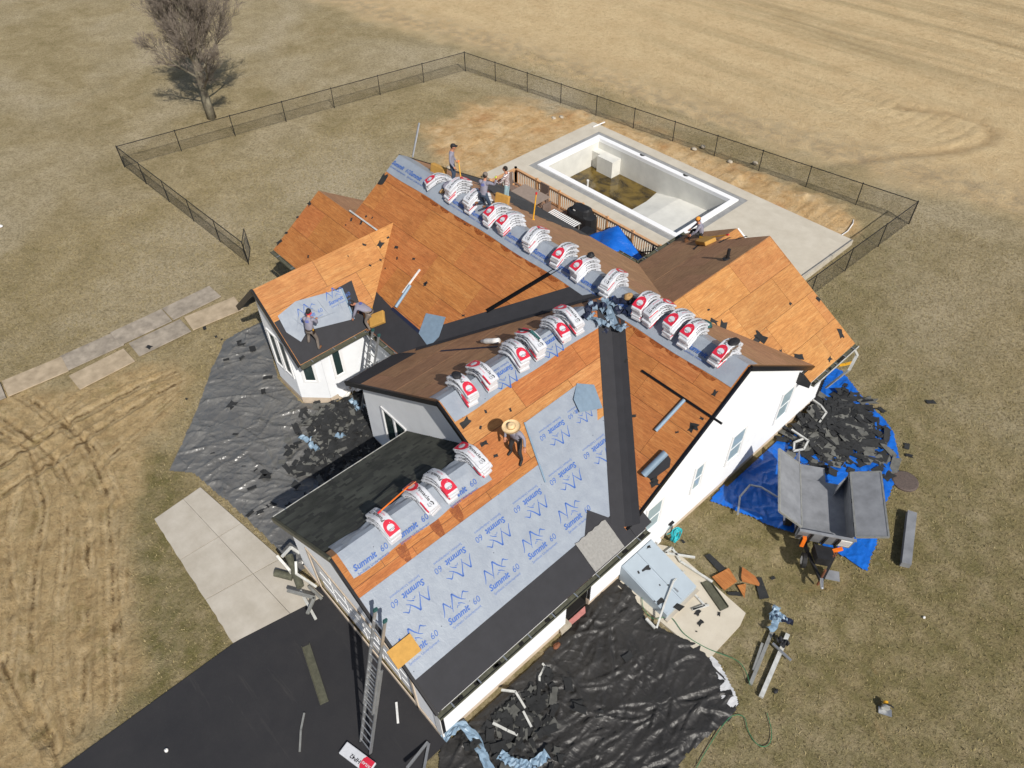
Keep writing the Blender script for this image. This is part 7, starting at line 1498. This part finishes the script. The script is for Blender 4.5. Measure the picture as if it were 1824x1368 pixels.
    if hat:
        kind, mt = hat; k = MB()
        if kind == 'straw':
            k.lathe([(.25, .07), (.252, .063), (.18, .045), (.108, .055), (.1, .1), (.092, .155), (.06, .172), (.02, .16), (.0, .158)], (0, 0, 0), 28, sc=(1, 1.06)); h = k.build('hat', mt, t_, smooth=True, M=M4)
            k = MB(); k.lathe([(.112, .058), (.112, .085), (.104, .085)], (0, 0, 0), 24, sc=(1, 1.06)); k.build('hat_band', 'cardboard', h)
        elif kind == 'cap':
            k.ball((0, 0, .03), (.092, .108, .105), 14, 10); k.v = [(x_, y_, max(z_, .03)) for x_, y_, z_ in k.v]; h = k.build('cap', mt, t_, smooth=True, M=M4)
            k = MB(); k.prism([(-.07, .08, .035), (.07, .08, .035), (.062, .17, .022), (-.062, .17, .022)], (0, 0, .012)); k.build('brim', mt, h)
        else:
            k.ball((0, 0, .03), (.092, .108, .112), 14, 10); k.v = [(x_, y_, max(z_, .0)) for x_, y_, z_ in k.v]; k.build('beanie', mt, t_, smooth=True, M=M4)
    for e in extras:
        if e == 'belt':
            k = MB(); p_ = J['pelvis']*.6+J['belly']*.4; k.lathe([(.16, -.03), (.165, 0), (.16, .03)], (p_.x, p_.y, p_.z), 18, sc=(1, .78)); bl = k.build('tool_belt', 'belt', t_)
            k = MB(); k.box((p_.x+.15, p_.y-.02, p_.z-.1), (.07, .12, .16)); k.build('pouch', 'belt', bl); k = MB(); k.box((p_.x+.17, p_.y-.04, p_.z-.01), (.03, .04, .1)); k.build('tool', 'yellow_paint', bl)
        if e == 'bandana':
            k = MB(); k.lathe([(.098, -.05), (.1, -.015), (.095, .015)], (0, 0, -.03), 16); k.build('bandana', 'red_cloth', t_, M=M4)
        if e == 'logo':
            c_ = J['chest']; up2 = (J['neck']-J['belly']).normalized(); bk = Vector((1, 0, 0)).cross(up2).normalized(); bk = -bk if bk.y > 0 else bk
            k = MB(); 
            for pts in ([(-.06, -.03), (-.03, .03), (0, -.01)], [(0, -.02), (.03, .045), (.06, -.03)], [(-.05, -.05), (.05, -.045)]):
                v2, f2 = stroke(pts, .022, .018); k.add([c_+Vector((1, 0, 0))*p[0]+up2*(p[1]+.03)+bk*.135 for p in v2], f2)
            k.build('back_print', 'ink_blue_strong', t_)
        if e == 'stripes':
            pass
        if e == 'glove':
            w = J['rwr']; k = MB(); k.ball(tuple(w+Vector((0, 0, .06))), (.05, .04, .07), 10, 8); k.build('glove', 'neon', t_)
    return t_
plain('ink_blue_strong', (50, 84, 200), .6)
def stripe_mat():
    t = NT('striped_shirt'); v = t.coord('Object'); w = t.n('ShaderNodeTexWave', bands_direction='Z'); w.inputs['Scale'].default_value = 5.2; t.l(v, w.inputs[0]); t.set(t.ramp(w.outputs['Fac'], [(.45, lin((226, 222, 220))), (.52, lin((96, 44, 56)))]), .85); MT['striped_shirt'] = t.m
stripe_mat()
p = s_wr.px(920, 815); person('worker in wide straw hat standing on garage plywood', p, R_(196), 'hat', zr, dict(shirt='shirt_grey', pants='pants_black', shoe='boot_black'), hat=('straw', 'straw'), extras=('belt',), over=dict(lel=(-.34, .12, 1.2), lwr=(-.46, .3, 1.08)))
p = s_far.px(808, 328); person('worker in black cap and grey shirt holding a shovel, far left', p, R_(-48), 'stand', far, dict(shirt='shirt_grey', pants='jeans', shoe='shoe_white'), hat=('cap', 'cap_black'), over=dict(head=(0, .1, 1.6)))
p = s_far.px(862, 368); person('crouching worker in grey shirt raising a bright gloved hand', p, R_(20), 'kneel', far, dict(shirt='shirt_grey', pants='jeans', shoe='boot'), hat=('beanie', 'pants_grey'), extras=('logo', 'glove'), over=dict(rel=(.44, .1, .92), rwr=(.5, .1, 1.16)))
p = s_far.px(904, 364); person('dark haired worker in red and white striped shirt', p, R_(115), 'stand', far, dict(shirt='striped_shirt', pants='pants_light', shoe='boot'), over=dict(lel=(-.28, .16, 1.15), lwr=(-.2, .42, 1.1), rel=(.27, .1, 1.13), rwr=(.2, .36, 1.0)))
p = s_xl.px(1250, 421); person('worker in orange beanie sitting on the rear extension roof', p, R_(128), 'sit', zbl, dict(shirt='shirt_grey', pants='pants_black', shoe='boot'), hat=('beanie', 'beanie'), extras=('logo',))
p = s_near.px(658, 582); person('worker in blue cap bending over bay underlayment beside ladder', p, R_(118), 'bend', lambda X, Y: max(near(X, Y), HE-.02), dict(shirt='shirt_grey', pants='pants_grey', shoe='boot'), hat=('cap', 'cap_blue'), extras=('belt', 'logo'), over=dict(rkn=(.2, .12, .42), ran=(.24, .05, .09), rto=(.26, .22, .04)))
p = s_bay.px(560, 618); person('worker in red bandana and black cap standing on bay membrane', p, R_(35), 'hat', s_bay.zf, dict(shirt='shirt_grey', pants='pants_grey', shoe='boot'), hat=('beanie', 'cap_black'), extras=('belt', 'logo', 'bandana'), over=dict(lel=(-.25, .2, 1.12), lwr=(-.12, .42, 1.1), rel=(.25, .2, 1.12), rwr=(.12, .42, 1.08)))
# ================================================================== GRASS BLADES near the camera
def blades(n=230000):
    r = np.random.default_rng(5); x = r.uniform(-32, 14, n); y = r.uniform(-20, 22, n); P = np.stack([x, y], 1)
    keep = np.ones(n, bool)
    for pl in (LT, BT_, BTB, [(-20, -4.9), (.3, -4.9), (.3, 6.7), (-20, 6.7)], [(-10.2, -7), (-7, -11.5), (.3, -11.5), (.3, -4), (-10.2, -4)], [(-16, -7.8), (-12.4, -7.8), (-12.4, -4), (-16, -4)], [(DKX0, 4.6), (DKX1, 4.6), (DKX1, DKY1), (DKX0, DKY1)], [(-6.3, -11.3), (.3, -11.3), (3.4, -24), tuple(_e[:2]), tuple(_d[0][:2])], [tuple(_w[k][:2]) for k in 'abcd'], pad, [(-23, -18.5), (-20, -18.5), (-20, -6.4), (-23, -6.4)]): keep &= ~inpoly(P, pl)
    mudp = Gs([(-400, 760), (0, 690), (140, 690), (230, 660), (330, 640), (335, 690), (300, 760), (262, 790), (245, 850), (225, 905), (228, 1000), (250, 1120), (235, 1230), (180, 1290), (90, 1380), (-200, 1600), (-900, 1500)]); keep &= ~(inpoly(P, mudp) & (r.random(n) > .06))
    dirtp = Gs([(760, 235), (905, 178), (1000, 203), (1300, 290), (1490, 368), (1515, 395), (1300, 430), (900, 330), (790, 300)]); keep &= ~(inpoly(P, dirtp) & (r.random(n) > .08))
    d = P-CAM_O[:2]; dep = d@CF[:2]+(-CAM_O[2])*CF[2]; sx = (d@CR[:2]-CAM_O[2]*CR[2])/dep; keep &= (dep > 3) & (np.abs(sx) < .74)
    x, y = x[keep], y[keep]; n = len(x); a = r.uniform(0, 6.28, n); L = r.uniform(.05, .13, n); w = r.uniform(.008, .02, n); ln = r.uniform(.2, 1.1, n); b2 = r.uniform(0, 6.28, n)
    z = np.full(n, -.045); V = np.zeros((n, 3, 3)); V[:, 0] = np.stack([x-np.cos(a)*w, y-np.sin(a)*w, z], 1); V[:, 1] = np.stack([x+np.cos(a)*w, y+np.sin(a)*w, z], 1); V[:, 2] = np.stack([x+np.cos(b2)*L*np.sin(ln), y+np.sin(b2)*L*np.sin(ln), z+L*np.cos(ln)], 1)
    t = NT('grass_blade'); wv = t.coord('World'); c = t.ramp(t.noise(wv, 6, 4, .8), [(.3, lin((122, 113, 74))), (.5, lin((158, 144, 106))), (.68, lin((188, 172, 136)))]); c = t.mix(t.ramp(t.noise(wv, .7, 4, .6), [(.45, (0, 0, 0)), (.7, (.6, .6, .6))]), c, lin((130, 122, 74))); t.set(c, .9, 0, .1); MT['grass_blade'] = t.m
    o = npmesh('grass', V.reshape(-1, 3), np.arange(n*3).reshape(-1, 3), 'grass_blade'); tag(o, 'short dormant grass blades covering the lawn', 'grass', kind='stuff')
blades()
# ---- labels by place: same looking scraps are told apart by their order from the left of the view
NUM = ['leftmost']+['second', 'third', 'fourth', 'fifth', 'sixth', 'seventh', 'eighth', 'ninth', 'tenth', 'eleventh', 'twelfth', 'thirteenth', 'fourteenth', 'fifteenth', 'sixteenth', 'seventeenth', 'eighteenth', 'nineteenth', 'twentieth']+['twenty '+q for q in ('first', 'second', 'third', 'fourth', 'fifth', 'sixth', 'seventh', 'eighth', 'ninth')]+['thirtieth']+['thirty '+q for q in ('first', 'second', 'third', 'fourth', 'fifth', 'sixth', 'seventh', 'eighth', 'ninth')]
bpy.context.view_layer.update(); byl = {}
for o in COL.objects:
    if o.parent is None and 'category' in o and o.type == 'MESH': byl.setdefault(o['label'], []).append(o)
def scr_x(o): d = np.array(o.matrix_world.translation)-CAM_O; return (d@CR)/(d@CF)
for lab, l in byl.items():
    if 1 < len(l) <= len(NUM):
        for k, o in enumerate(sorted(l, key=scr_x)): o['label'] = (NUM[k]+' from left, ' if k else 'leftmost ')+lab
